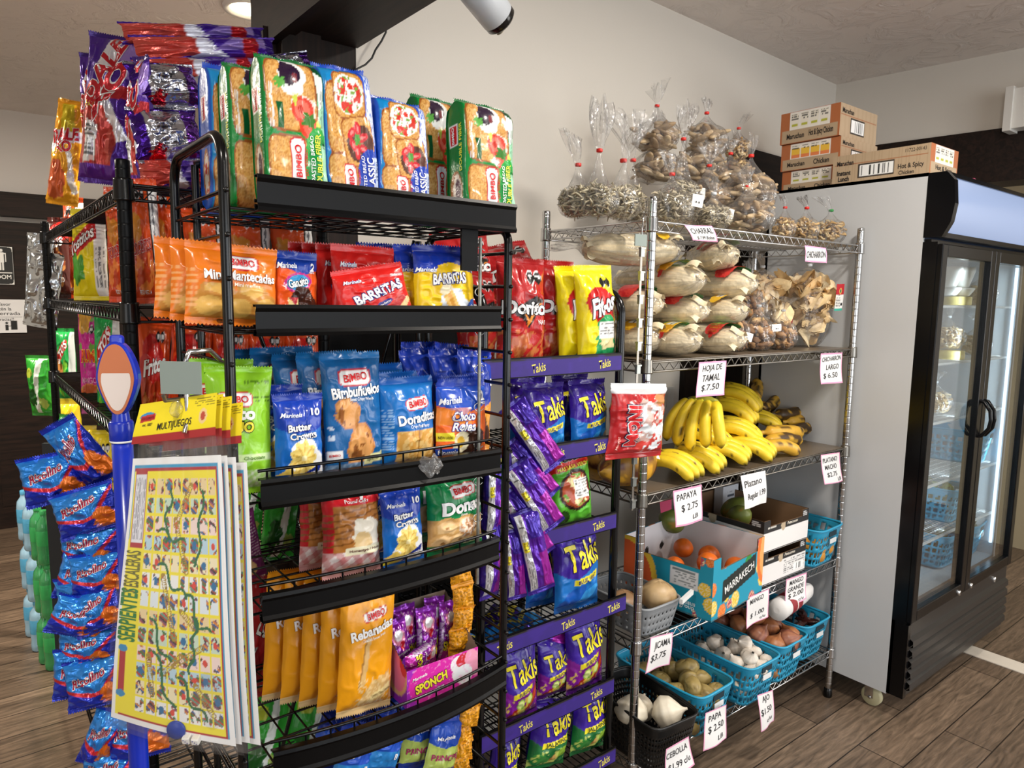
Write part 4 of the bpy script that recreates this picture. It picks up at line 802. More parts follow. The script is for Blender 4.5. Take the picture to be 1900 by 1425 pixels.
def struct(name, mb, m, **k):
    o = mb.build(name, m, **k); o['kind'] = 'structure'; return o
HC = 2.7
struct('floor', MB().box(-4, -3.6, -.05, 6.2, 7.0, 0), M_FLOOR)
struct('ceiling', MB().box(-4, -3.6, HC, 6.2, 7.0, HC+.06), M_CEIL)
def wallseg(name, p, q, th, z0, z1, m):
    p, q = np.array(p, float), np.array(q, float); d = q-p; L_ = np.hypot(*d); a = math.atan2(d[1], d[0])
    return struct(name, MB().box(0, 0, z0, L_, th, z1), m, loc=(p[0], p[1], 0), rot=(0, 0, a))
wk = (2.01-1.939)/(3.72-2.164)
yw = lambda x: 2.01+(x-3.72)*wk
wallseg('wall_back', (.91, yw(.91)), (3.74, yw(3.74)), .12, 0, HC, M_WALL)
wallseg('wall_right', (3.72, 2.02), (4.16, -1.45), .12, 2.34, HC, M_WALL)
wallseg('wall_right_corner', (3.72, 2.02), (3.745, 1.83), .12, 0, 2.34, M_WALL)
wallseg('wall_far', (-4, 5.65), (3.4, 5.65), .1, 0, HC, M_WALLF)
wallseg('wall_left_far', (-3.2, -3.5), (-3.2, 5.7), -.1, 0, HC, M_WALL)
wallseg('wall_passage', (1.95, 5.65), (1.95, 2.06), .1, 0, HC, M_WALLF)
wallseg('wall_front', (6.0, -3.45), (-3.3, -3.45), .1, 0, .55, M_WALL)
wallseg('wall_front_head', (6.0, -3.45), (-3.3, -3.45), .1, 2.5, HC, M_WALL)
wallseg('wall_side', (6.0, 2.2), (6.0, -3.5), .1, 0, HC, M_WALL)
wallseg('wall_beyond_doorway', (5.3, 2.6), (5.3, .2), .05, 0, HC, mat('beige_panel', 'a89c80', .6))
wallseg('wall_doorway_side', (3.8, 2.2), (5.35, 2.2), .1, 0, HC, M_WALL)
# dark timber trims
z1 = 2.31
struct('trim_1', MB().box(.694, 1.86, 0, .80, 2.02, 2.24).box(.80, 1.885, 0, .915, 2.02, 2.24).box(.66, 1.90, 0, .694, 2.0, 2.24), M_WOODV)
struct('trim_2', MB().box(.694, -1.6, 2.22, .73, 2.0, 2.46).box(.73, -1.6, 2.235, .915, 1.99, 2.44).box(.67, -1.6, 2.2, .694, 2.02, 2.44), M_WOODH)
struct('wall_above_beam', MB().box(.70, -1.6, 2.46, .90, 2.02, HC), M_WALL)
a = wallseg('trim_3', (2.74, yw(2.74)-.025), (3.74, yw(3.74)-.025), .03, 2.08, 2.25, M_WOODX)
wallseg('trim_4', (2.46, yw(2.46)-.025), (2.92, yw(2.92)-.025), .03, 0, 2.10, M_WOODV)
wallseg('trim_5', (3.735, 1.83), (4.13, -1.45), .16, 2.205, 2.36, M_WOODH)
wallseg('trim_6', (3.72, 1.84), (4.12, -1.45), .2, 2.12, 2.205, M_WOODH)
# timber wainscot, panelled door and frame of the room beyond
struct('trim_7', MB().box(-3.2, 5.56, 2.03, 3.3, 5.66, 2.18).box(-3.2, 5.60, 1.84, 3.3, 5.66, 2.0), M_WOODX)
struct('trim_8', MB().box(-3.2, 5.60, 0, 3.3, 5.65, 1.84), M_WOODX)
dr = MB()
for xa, xb in ((-1.05, -.55), (-.45, .05), (.15, .65)):
    for za, zb in ((.15, .95), (1.05, 1.75)): dr.box(xa, 5.585, za, xb, 5.602, zb)
dr.box(-1.15, 5.59, 0, .75, 5.60, 1.84)
struct('door_1', dr, M_WOODX)
struct('trim_9', MB().box(3.47, .2, .0005, 3.57, 1.9, .004), M_MARBLE)

# recessed ceiling lamp in the room beyond
rl = empty('recessed_ceiling_lamp', (1.0, 3.02, HC))
tag(rl, 'round lit recessed lamp in the ceiling left of the dark beam', 'ceiling lamp')
MB().lathe([(.075, 0), (.085, -.012), (.1, -.014), (.105, 0)], n=36).build('trim_ring', M_WHITE, rl)
MB().lathe([(0, -.006), (.074, -.004)], n=36).build('lens', mat('lamp_lens', 'fff4e0', .4, emit=('ffe9c4', 9)), rl)
# beyond room light
for (lx, ly) in ((1.0, 3.02), (-.9, 3.6)):
    area('ceiling_lamp_light', (lx, ly, 2.66), (lx, ly, 0), .15, .15, 44, (1, .9, .76))

# wall security camera
sc_ = empty('security_camera'); R = Rz(math.radians(10))@Ry(math.radians(118))
tag(sc_, 'white rounded security camera with black face at the top edge of the picture', 'camera')
c0 = ony(905, 8, 1.28)
sc_.location = c0
MB().lathe([(0, -.10), (.026, -.096), (.036, -.08), (.038, -.04), (.037, .034), (.0, .034)], n=30, R=R).build('housing', mat('camera_white', 'c9ced4', .3), sc_)
MB().lathe([(.0365, .0345), (.036, .046), (.03, .052), (0, .054)], n=30, R=R).build('face', M_BLACK, sc_)
MB().lathe([(.008, .0545), (.011, .056), (0, .058)], n=18, R=R, center=R@np.array([0.018, 0, 0])).build('sensor', mat('sensor_glass', 'b8a890', .1), sc_)
mb = MB(); mb.tube([(-.04, 0, .03), (-.07, .01, .09), (-.16, .02, .13), (.915-c0[0]-.005, .02, .14)], .009, n=10); mb.build('bracket', mat('camera_white', 'c9ced4', .3), sc_)

pw = [onx(717, 46, .9), onx(715, 60, .91)]
cpts = [ony(x, y, 1.84) for x, y in ((717, 40), (716, 60), (708, 76), (697, 92), (690, 108), (678, 120), (664, 127), (656, 132))]
o = MB().tube(cpts, .0028, n=6).build('power_cable', mat('black_cable', '0c0c0c', .5)); tag(o, 'thin black cable hanging from the dark beam beside the timber post', 'cable')
vb = empty('louvred_wall_box', ony(1900, 215, 1.02)); 
P_ = onx(1878, 180, 3.80); Q_ = onx(1884, 236, 3.80)
tag(vb, 'white louvred box fixed high on the wall at the right edge', 'vent')
vb.location = (3.80, P_[1]-.18, (P_[2]+Q_[2])/2)
MB().box(-.07, -.2, -.085, .03, .16, .085).build('casing', M_WHITE, vb)
MB().box(-.085, .15, -.095, .03, .18, .095).build('end_cap', M_WHITE, vb)

# restroom sign and notice on the far timber wall
def panel(mb, x0, z0, x1, z1, y, fn, nu=40, nv=40, texts=()):
    """flat printed panel facing -y"""
    u, v = np.broadcast_arrays(np.linspace(0, 1, nu)[:, None], np.linspace(0, 1, nv)[None]); W, H = x1-x0, z1-z0
    cv = Cv(u, v, H/W); fn(cv)
    pos = lambda a, b: np.stack([x0+a*W, y+0*a+0*b, z0+b*H+0*a], -1)
    mb.grid(pos(u, v), cv.c, smooth=False)
    put_text(mb, normal_of(pos), W, H, texts, lift=max(.0004, H*.002))
    return mb
A = ony(-52, 455, 5.58); B = ony(27, 528, 5.58)
def f_sign(cv):
    cv.fill('e8e8e6'); cv.ell(.5, .5, .49, .49*cv.ar, '111213', 0, 12)
    for cu in (.24, .70):
        cv.ell(cu, .9, .05, .05, 'e8e8e6'); cv.rect(cu-.075, .58, cu+.075, .85, 'e8e8e6'); cv.rect(cu-.13, .6, cu+.13, .84, 'e8e8e6'); cv.rect(cu-.1, .56, cu-.07, .8, '111213'); cv.rect(cu+.07, .56, cu+.1, .8, '111213'); cv.rect(cu-.06, .38, cu-.008, .6, 'e8e8e6'); cv.rect(cu+.008, .38, cu+.06, .6, 'e8e8e6')
    cv.rect(.04, .3, .96, .32, 'e8e8e6')
s_ = empty('restroom_sign', (0, 0, 0)); tag(s_, 'black restroom sign with white standing figures on the dark timber door', 'sign')
panel(MB(), A[0], B[2], B[0], A[2], 5.575, f_sign, 90, 90, [('RESTROOM', .5, .2, .11, 'e8e8e6', {'bold': .02, 'w': .86})]).box(A[0]-.002, 5.576, B[2]-.002, B[0]+.002, 5.584, A[2]+.002, lin('111213')).build('sign_plate', M_CARD, s_)
A = ony(-60, 555, 5.58); B = ony(50, 617, 5.58)
def f_note(cv):
    cv.fill('d8d8da'); cv.rect(.04, .47, .94, .48, '8a8a8c'); cv.rect(.72, .1, .84, .36, '141414'); cv.rect(.62, .08, .67, .25, '1c1c1c'); cv.ell(.645, .29, .025, .025, '1c1c1c'); cv.rect(.66, .2, .74, .22, '1c1c1c')
s_ = empty('door_notice', (0, 0, 0)); tag(s_, 'white laminated door notice in Spanish below the restroom sign', 'notice')
panel(MB(), A[0], B[2], B[0], A[2], 5.572, f_note, 70, 60, [('Por favor', .55, .86, .1, '222222', {'bold': .01}), ('mantén la', .55, .72, .1, '222222', {'bold': .01}), ('puerta cerrada', .48, .57, .1, '222222', {'bold': .01, 'w': .84}), ('Gracias!!', .62, .41, .09, '222222', {'bold': .01})]).box(A[0], 5.573, B[2], B[0], 5.577, A[2], lin('d0d0d0')).build('notice_sheet', M_PAPER, s_)
# ------------------------------------------------------------------ wire shelving
def wire_shelf(mb, x0, y0, x1, y1, z, axis='x', h=.028, pitch=.026, r=.0018, trk=.0032, collars=True, pr=.0135, solid=None):
    """shelf mat: close wires across the short way, two rails and a zigzag truss on every side; z is the top"""
    for (a, b) in (((x0, y0), (x1, y0)), ((x0, y1), (x1, y1)), ((x0, y0), (x0, y1)), ((x1, y0), (x1, y1))):
        a, b = np.array(a), np.array(b); L_ = np.hypot(*(b-a)); d = (b-a)/L_
        p, q = a+d*pr, b-d*pr
        for zz in (z-.002, z-h): mb.tube([(p[0], p[1], zz), (q[0], q[1], zz)], trk, n=6)
        n = int(L_/.042); pts = []
        for i in range(n*2+1):
            c = p+(q-p)*i/(n*2); pts.append((c[0], c[1], z-.004 if i % 2 == 0 else z-h+.002))
        mb.tube(pts, .0019, n=5)
    if axis == 'x':
        for y in np.linspace(y0+.14, y1-.14, 2): mb.tube([(x0, y, z-.008), (x1, y, z-.008)], .003, n=6)
        for x in np.arange(x0+.02, x1-.01, pitch): mb.tube([(x, y0, z-.0035), (x, y1, z-.0035)], r, n=5)
    else:
        for x in np.linspace(x0+.12, x1-.12, 2): mb.tube([(x, y0, z-.008), (x, y1, z-.008)], .003, n=6)
        for y in np.arange(y0+.02, y1-.01, pitch): mb.tube([(x0, y, z-.0035), (x1, y, z-.0035)], r, n=5)
def post(mb, x, y, z0, z1, r=.0127, groove=.0254):
    pr = [(r*.95, z0), (r, z0+.001)]
    z = z0+groove
    while z < z1-.01: pr += [(r, z-.003), (r, z-.0007), (r*.965, z), (r, z+.0007), (r, z+.003)]; z += groove
    pr += [(r, z1-.003), (r*.85, z1), (0, z1)]
    mb.lathe(pr, n=18, center=(x, y, 0))
def collar(mb, x, y, z, h=.04, r=.0175):
    mb.lathe([(r*.78, z-h), (r*1.02, z-h), (r, z-h+.004), (r*.93, z-.004), (r*.92, z), (r*.74, z)], n=20, center=(x, y, 0))

# chrome produce rack
CX0, CX1, CY0, CY1 = 1.482, 2.632, 1.291, 1.727
CZ = [1.772, 1.389, 1.011, .575, .200]
cr_ = empty('chrome_shelving_rack', ((CX0+CX1)/2, (CY0+CY1)/2, 0)); tag(cr_, 'chrome wire shelving unit with five shelves of produce beside the refrigerator', 'shelving rack')
ox, oy = (CX0+CX1)/2, (CY0+CY1)/2
for x in (CX0-ox, CX1-ox):
    for y in (CY0-oy, CY1-oy):
        mb = MB(); post(mb, x, y, .035, 1.83); p = mb.build('post', M_CHROME, cr_)
        MB().lathe([(0, 0), (.016, 0), (.017, .01), (.014, .036), (.010, .04)], n=16, center=(x, y, 0)).build('foot', M_BLACK, p)
for i, z in enumerate(CZ):
    mb = MB(); wire_shelf(mb, CX0-ox, CY0-oy, CX1-ox, CY1-oy, z-.004)
    for x in (CX0-ox, CX1-ox):
        for y in (CY0-oy, CY1-oy): collar(mb, x, y, z+.004)
    mb.build('wire_shelf', M_CHROME if i in (0, 3, 4) else M_CHROMED, cr_)
    if i in (1, 2):
        MB().box(CX0-ox+.012, CY0-oy+.003, z-.003, CX1-ox-.012, CY1-oy-.012, z-.0005).build('shelf_liner', mat('brown_shelf_liner', '6c5f50', .3, grain=(8, .25, 0)), cr_)

# black wire rack at the left (long side runs away from the aisle)
KX0, KX1, KY0, KY1 = .258, .648, 1.52, 3.02
KZ = [1.757, 1.527, 1.262, .99, .72, .45, .18]
kr = empty('black_shelving_rack', ((KX0+KX1)/2, (KY0+KY1)/2, 0)); tag(kr, 'black wire shelving unit full of chip bags behind the bread rack', 'shelving rack')
ox, oy = (KX0+KX1)/2, (KY0+KY1)/2
for x in (KX0-ox, KX1-ox):
    for y in (KY0-oy, KY1-oy):
        mb = MB(); post(mb, x, y, .03, 1.80, r=.0130); p = mb.build('post', M_BLACKM, kr)
        MB().lathe([(0, 0), (.016, 0), (.014, .034)], n=14, center=(x, y, 0)).build('foot', M_BLACK, p)
for z in KZ:
    mb = MB(); wire_shelf(mb, KX0-ox, KY0-oy, KX1-ox, KY1-oy, z, 'y', h=.03)
    for x in (KX0-ox, KX1-ox):
        for y in (KY0-oy, KY1-oy): collar(mb, x, y, z+.008, .042, .0185)
    mb.build('wire_shelf', M_BLACK, kr)

# bread rack
BX0, BX1, BY0, BY1 = .333, .887, 1.15, 1.46
br_ = empty('bread_display_rack', ((BX0+BX1)/2, (BY0+BY1)/2, 0)); tag(br_, 'black tubular display rack with channel-fronted shelves of packaged bread and cakes', 'display rack')
ox, oy = (BX0+BX1)/2, (BY0+BY1)/2
def arch(x, y0, y1, zt, r=.04, base=0.0):
    P = [(x, y0, base), (x, y0, zt-r)]
    for a in np.linspace(0, math.pi/2, 7)[1:]: P.append((x, y0+r-r*math.cos(a), zt-r+r*math.sin(a)))
    for a in np.linspace(0, math.pi/2, 7): P.append((x, y1-r+r*math.sin(a), zt-r+r*math.cos(a)))
    P += [(x, y1, base)]
    out = []
    for p, q in zip(P[:-1], P[1:]):
        k = max(1, int(np.linalg.norm(np.array(q)-np.array(p))/.25)); out += [tuple(np.array(p)+(np.array(q)-np.array(p))*j/k) for j in range(k)]
    return out+[P[-1]]
MB().tube(arch(BX0-ox, BY0-oy, BY1-oy, 1.80, .05), .0085, n=14).build('side_frame', M_BLACK, br_)
MB().tube(arch(BX1-ox, BY0-oy, BY1-oy, 1.692, .03), .0085, n=14).build('side_frame', M_BLACK, br_)
for i in range(22):
    z = 1.711-i*.0672
    for x in (BX0-ox, BX1-ox):
        if x > 0 and z > 1.68: continue
        mb = MB(); mb.tube([(x, BY0-oy-.012, z), (x, BY1-oy+.006, z)], .0036, n=8); mb.ellips((x, BY0-oy-.012, z), .0042, .0042, .0042); mb.build('rung', M_BLACK, br_)
yb = BY1-oy-.03
mb = MB()
mb.tube([(BX0-ox+.03, yb, 0), (BX0-ox+.03, yb, 1.79)], .007, n=10).tube([(BX1-ox-.02, yb, 0), (BX1-ox-.02, yb, 1.68)], .007, n=10).tube([(BX1-ox-.045, yb, 0), (BX1-ox-.045, yb, 1.68)], .007, n=10)
mb.tube([(BX0-ox+.03, yb, 1.79), (BX0-ox+.06, yb, 1.80), (BX0-ox+.1, yb, 1.80)], .007, n=10)
mb.build('back_frame', M_BLACK, br_)
for (a, b) in (((BX0-ox+.04, 1.79), (BX1-ox-.03, .25)), ((BX1-ox-.06, 1.68), (BX0-ox+.05, .2))):
    MB().tube([(a[0], yb-.006, a[1]), (b[0], yb-.006, b[1])], .0045, n=8).build('cross_brace', M_BLACK, br_)
LIPS = [(1.688, .052, .379, .895, 0, 0), (1.490, .047, .371, .86, 0, 0), (1.205, .047, .371, .864, .008, -.008), (1.010, .045, .368, .862, .022, 0), (.722, .048, .379, .885, .034, 0), (.46, .048, .379, .885, .03, 0), (.2, .048, .379, .885, .03, 0)]
for i, (z, h, xa, xb, bow, sag) in enumerate(LIPS):
    sh = MB(); xa_, xb_ = xa-ox, xb-ox
    xs = np.linspace(xa_, xb_, 15); t = (xs-xa_)/(xb_-xa_); bw = -bow*4*t*(1-t)
    fy = BY0-oy-.012
    # shelf wires
    for y in np.linspace(BY0-oy+.02, BY1-oy-.02, 5): sh.tube([(BX0-ox+.004, y, z), (BX1-ox-.004, y, z)], .0025, n=6)
    sh.tube([(x, fy+b+.012, z+.004) for x, b in zip(xs, bw)], .003, n=6).tube([(x, fy+b+.010, z+h+.012) for x, b in zip(xs, bw)] if bow else [(x, fy+.012, z+.012) for x in xs], .003, n=6)
    for j, x in enumerate(np.linspace(xa_+.015, xb_-.015, 12)):
        tt = (x-xa_)/(xb_-xa_); b = -bow*4*tt*(1-tt)
        sh.tube([(x, fy+b+.011, z+(h+.012 if bow else .012)), (x, fy+b+.012, z), (x, BY1-oy-.02, z)], .002, n=5)
    sh.tube([(BX0-ox, BY0-oy, z), (BX0-ox, BY1-oy, z)], .003, n=6).tube([(BX1-ox, BY0-oy, z), (BX1-ox, BY1-oy, z)], .003, n=6)
    sh.build('wire_shelf', M_BLACK, br_)
    ch = MB(); prof = [(.010, z+h-.004), (.010, z+h), (-.004, z+h), (-.006, z+h-.006), (-.002, z+h-.012), (-.002, z+.008), (-.006, z+.002), (-.004, z-.004), (.012, z-.004), (.012, z+.002)]
    P = np.zeros((15, len(prof), 3))
    for k_, (dy, zz) in enumerate(prof): P[:, k_, 0] = xs; P[:, k_, 1] = fy+bw+dy; P[:, k_, 2] = zz+sag*t
    ch.grid(P, (0, 0, 0), smooth=False); c = ch.build('price_channel', M_BLACKM, br_); solidify(c, .0015, 1)
MB().box(.775-ox, BY0-oy+.002, 1.605, .813-ox, BY0-oy+.008, 1.69).build('hanging_plate', M_BLACKM, br_)

# purple-fronted chip rack
TX0, TX1, TY0, TY1 = .912, 1.352, 1.27, 1.66
tr = empty('chip_display_rack', ((TX0+TX1)/2, (TY0+TY1)/2, 0)); tag(tr, 'black display rack with purple shelf banners beside the chrome shelving', 'display rack')
ox, oy = (TX0+TX1)/2, (TY0+TY1)/2
for x in (TX0-ox, TX1-ox):
    mb = MB(); mb.tube(arch(x, TY0-oy, TY1-oy, 1.575, .06), .0115, n=14); mb.build('side_frame', M_BLACK, tr)
MB().tube([(TX0-ox, TY1-oy, 1.1), (TX1-ox, TY1-oy, 1.1)], .005, n=8).build('back_bar', M_BLACK, tr)
TSH = [(1.375, 1.25, 1.338), (1.163, 1.25, 1.31), (.955, 1.25, 1.338), (.725, 1.235, 1.37), (.492, 1.245, 1.345), (.292, 1.235, 1.35), (.1, 1.235, 1.35)]
def f_ban(cv): cv.fill('301878'); cv.put(cv.v > .88, '1c1410'); cv.speck(cv.v > -1, '381c88', 12, .6, 3, .5)
for i, (z, y, xr) in enumerate(TSH):
    mb = MB(); mb.tube([(TX0-ox, TY0-oy, z), (TX0-ox, TY1-oy, z)], .004).tube([(TX1-ox, TY0-oy, z), (TX1-ox, TY1-oy, z)], .004)
    for yy in np.linspace(TY0-oy, TY1-oy, 8): mb.tube([(TX0-ox, yy, z), (TX1-ox, yy, z)], .0025, n=6)
    for xx in np.linspace(TX0-ox+.01, TX1-ox-.01, 22): mb.tube([(xx, TY0-oy-.01, z+.003), (xx, TY1-oy, z+.003)], .0018, n=5)
    mb.build('wire_shelf', M_BLACK, tr)
    x0 = .899; x1 = xr
    b = MB(); b.box(x0-ox, y-oy, z-.003, x1-ox, y-oy+.004, z+.044, lin('1a1512'))
    ban = b.build('banner_holder', M_BLACKM, tr)
    b = MB(); W_ = x1-x0
    panel(b, x0-ox+.002, z, x1-ox-.002, z+.041, y-oy-.0012, f_ban, 40, 14, [('Takis', u_, .45, .52, 'dcd05c', {'bold': .015, 'ang': 8, 'shear': .1, 'w': .095}) for u_ in ((.36, .86) if i in (0,) else ((.12, .55, .9) if i in (1, 3, 5) else (.3, .85)))])
    b.build('banner', M_CARD, tr)

# hanging clip strips
def clip_strip(x, y, z0, z1, n, label):
    o = empty('clip_strip', (x, y, z1)); tag(o, label, 'clip strip')
    MB().box(-.004, -.001, z0-z1, .004, .001, 0).build('strip', M_CHROMED, o)
    for i in range(n):
        zz = -(i+.7)*(z1-z0)/n
        mb = MB(); mb.box(-.007, -.006, zz-.012, .007, .002, zz+.010).box(-.009, -.008, zz+.008, .009, .002, zz+.012); c = mb.build('clip', mat('grey_clip', '8f9492', .25, metal=.6), o)
    return o
P_ = ony(1193, 437, 1.262); Q_ = ony(1180, 945, 1.262)
cs = clip_strip(P_[0]-.004, 1.262, Q_[2], P_[2], 12, 'silver hanging clip strip beside the near chrome post')
h = MB(); h.box(-.028, -.003, -.028, .017, 0, .002); h.build('header_plate', mat('grey_plate', '84908a', .5), cs)
MB().tube([(0, 0, 0), (.002, 0, .04), (.012, .006, .055), (.022, .02, .045)], .002, n=6).build('hook', M_CHROME, cs)
P_ = ony(930, 440, 1.13); Q_ = ony(922, 1090, 1.13)
cs2 = empty('clip_strip', (P_[0], 1.17, P_[2])); tag(cs2, 'long pale wire clip strip hung inside the right side of the bread rack', 'clip strip')
x_ = -.022
MB().tube([(x_, 0, 0), (x_, 0, Q_[2]-P_[2])], .0036, n=8).build('strip', mat('worn_steel', '9a9a92', .4, metal=.7, grain=(90, .3, 0)), cs2)
for i in range(9):
    zz = -.03-i*(P_[2]-Q_[2]-.05)/8.6
    MB().tube([(x_+.012*math.cos(a), 0, zz+.009*math.sin(a)) for a in np.linspace(.5, 5.8, 14)], .0011, n=5).build('clip', M_CHROME, cs2)
# wire hook with grey plate holding the board games
# ------------------------------------------------------------------ glass-door refrigerator
FX0, FX1, FY0, FY1, FZ0, FZ1 = 2.6655, 3.70, 1.088, 1.70, .095, 2.006
fr = empty('glass_door_refrigerator', ((FX0+FX1)/2, (FY0+FY1)/2, 0)); tag(fr, 'tall white refrigerator with two black-framed glass doors and lit header', 'refrigerator')
ox, oy = (FX0+FX1)/2, (FY0+FY1)/2
M_FRW = mat('fridge_white', 'c6c8ca', .32, bump=(30, .04, .002)); M_FRI = mat('fridge_inner', 'b4bcc2', .4); M_FRB = mat('fridge_black', '08080a', .2, spec=.25)
t = .035
mb = MB(); mb.box(FX0-ox, FY0-oy, FZ0, FX0-ox+.012, FY1-oy, FZ1); mb.build('side_panel', M_FRW, fr)
mb = MB(); mb.box(FX1-ox-.012, FY0-oy, FZ0, FX1-ox, FY1-oy, FZ1); mb.build('side_panel', M_FRW, fr)
MB().box(FX0-ox, FY1-oy-.012, FZ0, FX1-ox, FY1-oy, FZ1).build('back_panel', M_FRW, fr)
MB().box(FX0-ox, FY0-oy, FZ1-.012, FX1-ox, FY1-oy, FZ1).build('top_panel', M_FRW, fr)
li = MB(); li.box(FX0-ox+.012, FY0-oy, .42, FX0-ox+t, FY1-oy-.04, 1.76).box(FX1-ox-t, FY0-oy, .42, FX1-ox-.012, FY1-oy-.04, 1.76).box(FX0-ox+t, FY1-oy-.045, .42, FX1-ox-t, FY1-oy-.03, 1.76).box(FX0-ox+t, FY0-oy, .39, FX1-ox-t, FY1-oy-.04, .42).box(FX0-ox+t, FY0-oy, 1.75, FX1-ox-t, FY1-oy-.04, 1.765)
li.build('liner', M_FRI, fr)
DY = 1.034
# front frame behind doors
MB().box(FX0-ox, DY-oy+.006, .385, FX0-ox+.014, FY0-oy, 1.77).box(FX0-ox, FY0-oy-.012, .10, FX0-ox+.02, FY0-oy, .39).box(FX0-ox+.01, DY-oy+.03, 1.765, FX1-ox, FY0-oy, 1.78).build('front_frame', M_FRB, fr)
def door(xa, xb, hx, lab):
    fw = .043
    d = MB(); z0, z1 = .392, 1.762; y0, y1 = DY-oy-.012, DY-oy+.028
    d.box(xa, y0, z0, xa+fw, y1, z1).box(xb-fw, y0, z0, xb, y1, z1).box(xa+fw, y0, z1-fw, xb-fw, y1, z1).box(xa+fw, y0, z0, xb-fw, y1, z0+fw)
    do = d.build('door', M_FRB, fr); bevel(do, .003)
    g = MB().box(xa+fw-.004, y0+.012, z0+fw-.004, xb-fw+.004, y0+.015, z1-fw+.004); g.build('glass_pane', clear_mat('fridge_glass', tint=(.93, .96, .97), gloss=.16, rough=.02, bump=None), do)
    h = MB(); zc = 1.11
    h.tube([(hx, y0, zc+.07), (hx, y0-.012, zc+.068), (hx, y0-.035, zc+.035), (hx, y0-.04, zc), (hx, y0-.035, zc-.035), (hx, y0-.012, zc-.068), (hx, y0, zc-.07)], .0065, n=10); h.build('door_handle', M_FRB, do)
    lx = xb-.06 if hx > (xa+xb)/2 else xa+.06
    MB().lathe([(0, .006), (.010, .006), (.011, 0)], n=16, R=Rx(math.pi/2), center=(lx, y0, .404)).build('lock', M_CHROME, do)
    return do
xm = 3.165-ox
door(FX0-ox+.004, xm-.002, xm-.02, 'l'); door(xm+.002, FX1-ox, xm+.022, 'r')
# lit header with curved end cap
Z0, Z1 = 1.785, 2.004
arc = [(FY0-oy, Z0), (DY-oy-.005, Z0), (DY-oy-.03, Z0+.05), (DY-oy-.038, Z0+.11), (DY-oy-.030, Z1-.03), (DY-oy-.005, Z1), (FY0-oy, Z1)]
for xa, xb in ((FX0-ox-.001, FX0-ox+.028), (FX1-ox-.028, FX1-ox+.001)):
    V = [(x, y, z) for x in (xa, xb) for y, z in arc]; n = len(arc)
    F = [list(range(n))[::-1], list(range(n, 2*n))]+[[i, (i+1) % n, (i+1) % n+n, i+n] for i in range(n)]
    MB().add(np.array(V), F, (0, 0, 0), 0, False).build('header_end_cap', M_FRB, fr)
arc2 = [(y+.006, z) for y, z in arc[1:-1]]; arc2[0] = (arc2[0][0], Z0+.016); arc2[-1] = (arc2[-1][0], Z1-.014)
P = np.array([[(x, y, z) for y, z in arc2] for x in (FX0-ox+.028, FX1-ox-.028)])
MB().grid(P, (1, 1, 1)).build('lit_header_sign', mat('lit_header', '6c7890', .25, emit=('b4c8f2', .36)), fr)
MB().box(FX0-ox+.02, DY-oy-.006, Z0, FX1-ox-.02, FY0-oy, Z0+.016).box(FX0-ox+.02, DY-oy-.006, Z1-.014, FX1-ox-.02, FY0-oy, Z1).build('header_frame', M_FRB, fr)
# grille
g = MB(); g.box(FX0-ox+.02, DY-oy, .10, FX1-ox-.01, DY-oy+.02, .385)
for i in range(5):
    z = .12+i*.042
    g.add(np.array([(FX0-ox+.03, DY-oy-.001, z), (FX1-ox-.02, DY-oy-.001, z), (FX1-ox-.02, DY-oy-.016, z+.008), (FX0-ox+.03, DY-oy-.016, z+.008), (FX0-ox+.03, DY-oy-.014, z+.03), (FX1-ox-.02, DY-oy-.014, z+.03), (FX1-ox-.02, DY-oy, z+.04), (FX0-ox+.03, DY-oy, z+.04)]), [[0, 1, 2, 3], [3, 2, 5, 4], [4, 5, 6, 7]], (0, 0, 0), 0, False)
gr = g.build('grille', mat('grille_grey', '232120', .32), fr)
MB().lathe([(0, .006), (.012, .006), (.013, 0)], n=16, R=Rx(math.pi/2), center=(.36, DY-oy, .35)).build('switch', M_CHROME, gr)
MB().box(FX0-ox, FY0-oy-.06, .10, FX0-ox+.022, FY0-oy, .385).build('grille_end', M_FRB, fr)
# casters
for x in (FX0-ox+.05, FX1-ox-.07):
    for y in (FY0-oy+.07, FY1-oy-.07):
        c = MB().lathe([(0, -.013), (.034, -.013), (.038, -.009), (.038, .009), (.034, .013), (0, .013)], n=24, R=Ry(math.pi/2), center=(x, y, .038)).build('caster', mat('caster_cream', 'c4bd98', .5), fr)
        mb = MB(); mb.box(x-.022, y-.012, .036, x-.018, y+.02, .094).box(x+.018, y-.012, .036, x+.022, y+.02, .094).box(x-.024, y-.03, .088, x+.024, y+.03, .096).lathe([(0, -.024), (.006, -.024), (.006, .024), (0, .024)], n=10, R=Ry(math.pi/2), center=(x, y, .038)); mb.build('caster_fork', M_CHROME, c)
# inner shelves
FSH = [.62, .85, 1.10, 1.33, 1.55]
for z in FSH:
    mb = MB()
    for y in np.linspace(FY0-oy+.02, FY1-oy-.06, 16): mb.tube([(FX0-ox+t, y, z), (FX1-ox-t, y, z)], .0018, n=5)
    for x in np.arange(FX0-ox+t+.01, FX1-ox-t, .022): mb.tube([(x, FY0-oy+.02, z+.002), (x, FY1-oy-.06, z+.002)], .0014, n=5)
    mb.tube([(FX0-ox+t, FY0-oy+.016, z-.004), (FX1-ox-t, FY0-oy+.016, z-.004)], .004, n=6); mb.build('wire_shelf', mat('white_wire', 'd8dcde', .35), fr)
# vertical light tubes
for x in (3.375-ox, FX1-ox-.05):
    MB().box(x-.005, FY0-oy+.002, .48, x+.005, FY0-oy+.012, 1.72).build('light_strip', mat('led_strip', 'e8f4ff', .4, emit=('cfeaff', 2.4)), fr)
for X in (3.165, 3.62):
    area('refrigerator_strip_light', (X, FY0+.03, 1.1), (X-.1, FY1, 1.1), .03, 1.2, 1.1, (.8, .93, 1))
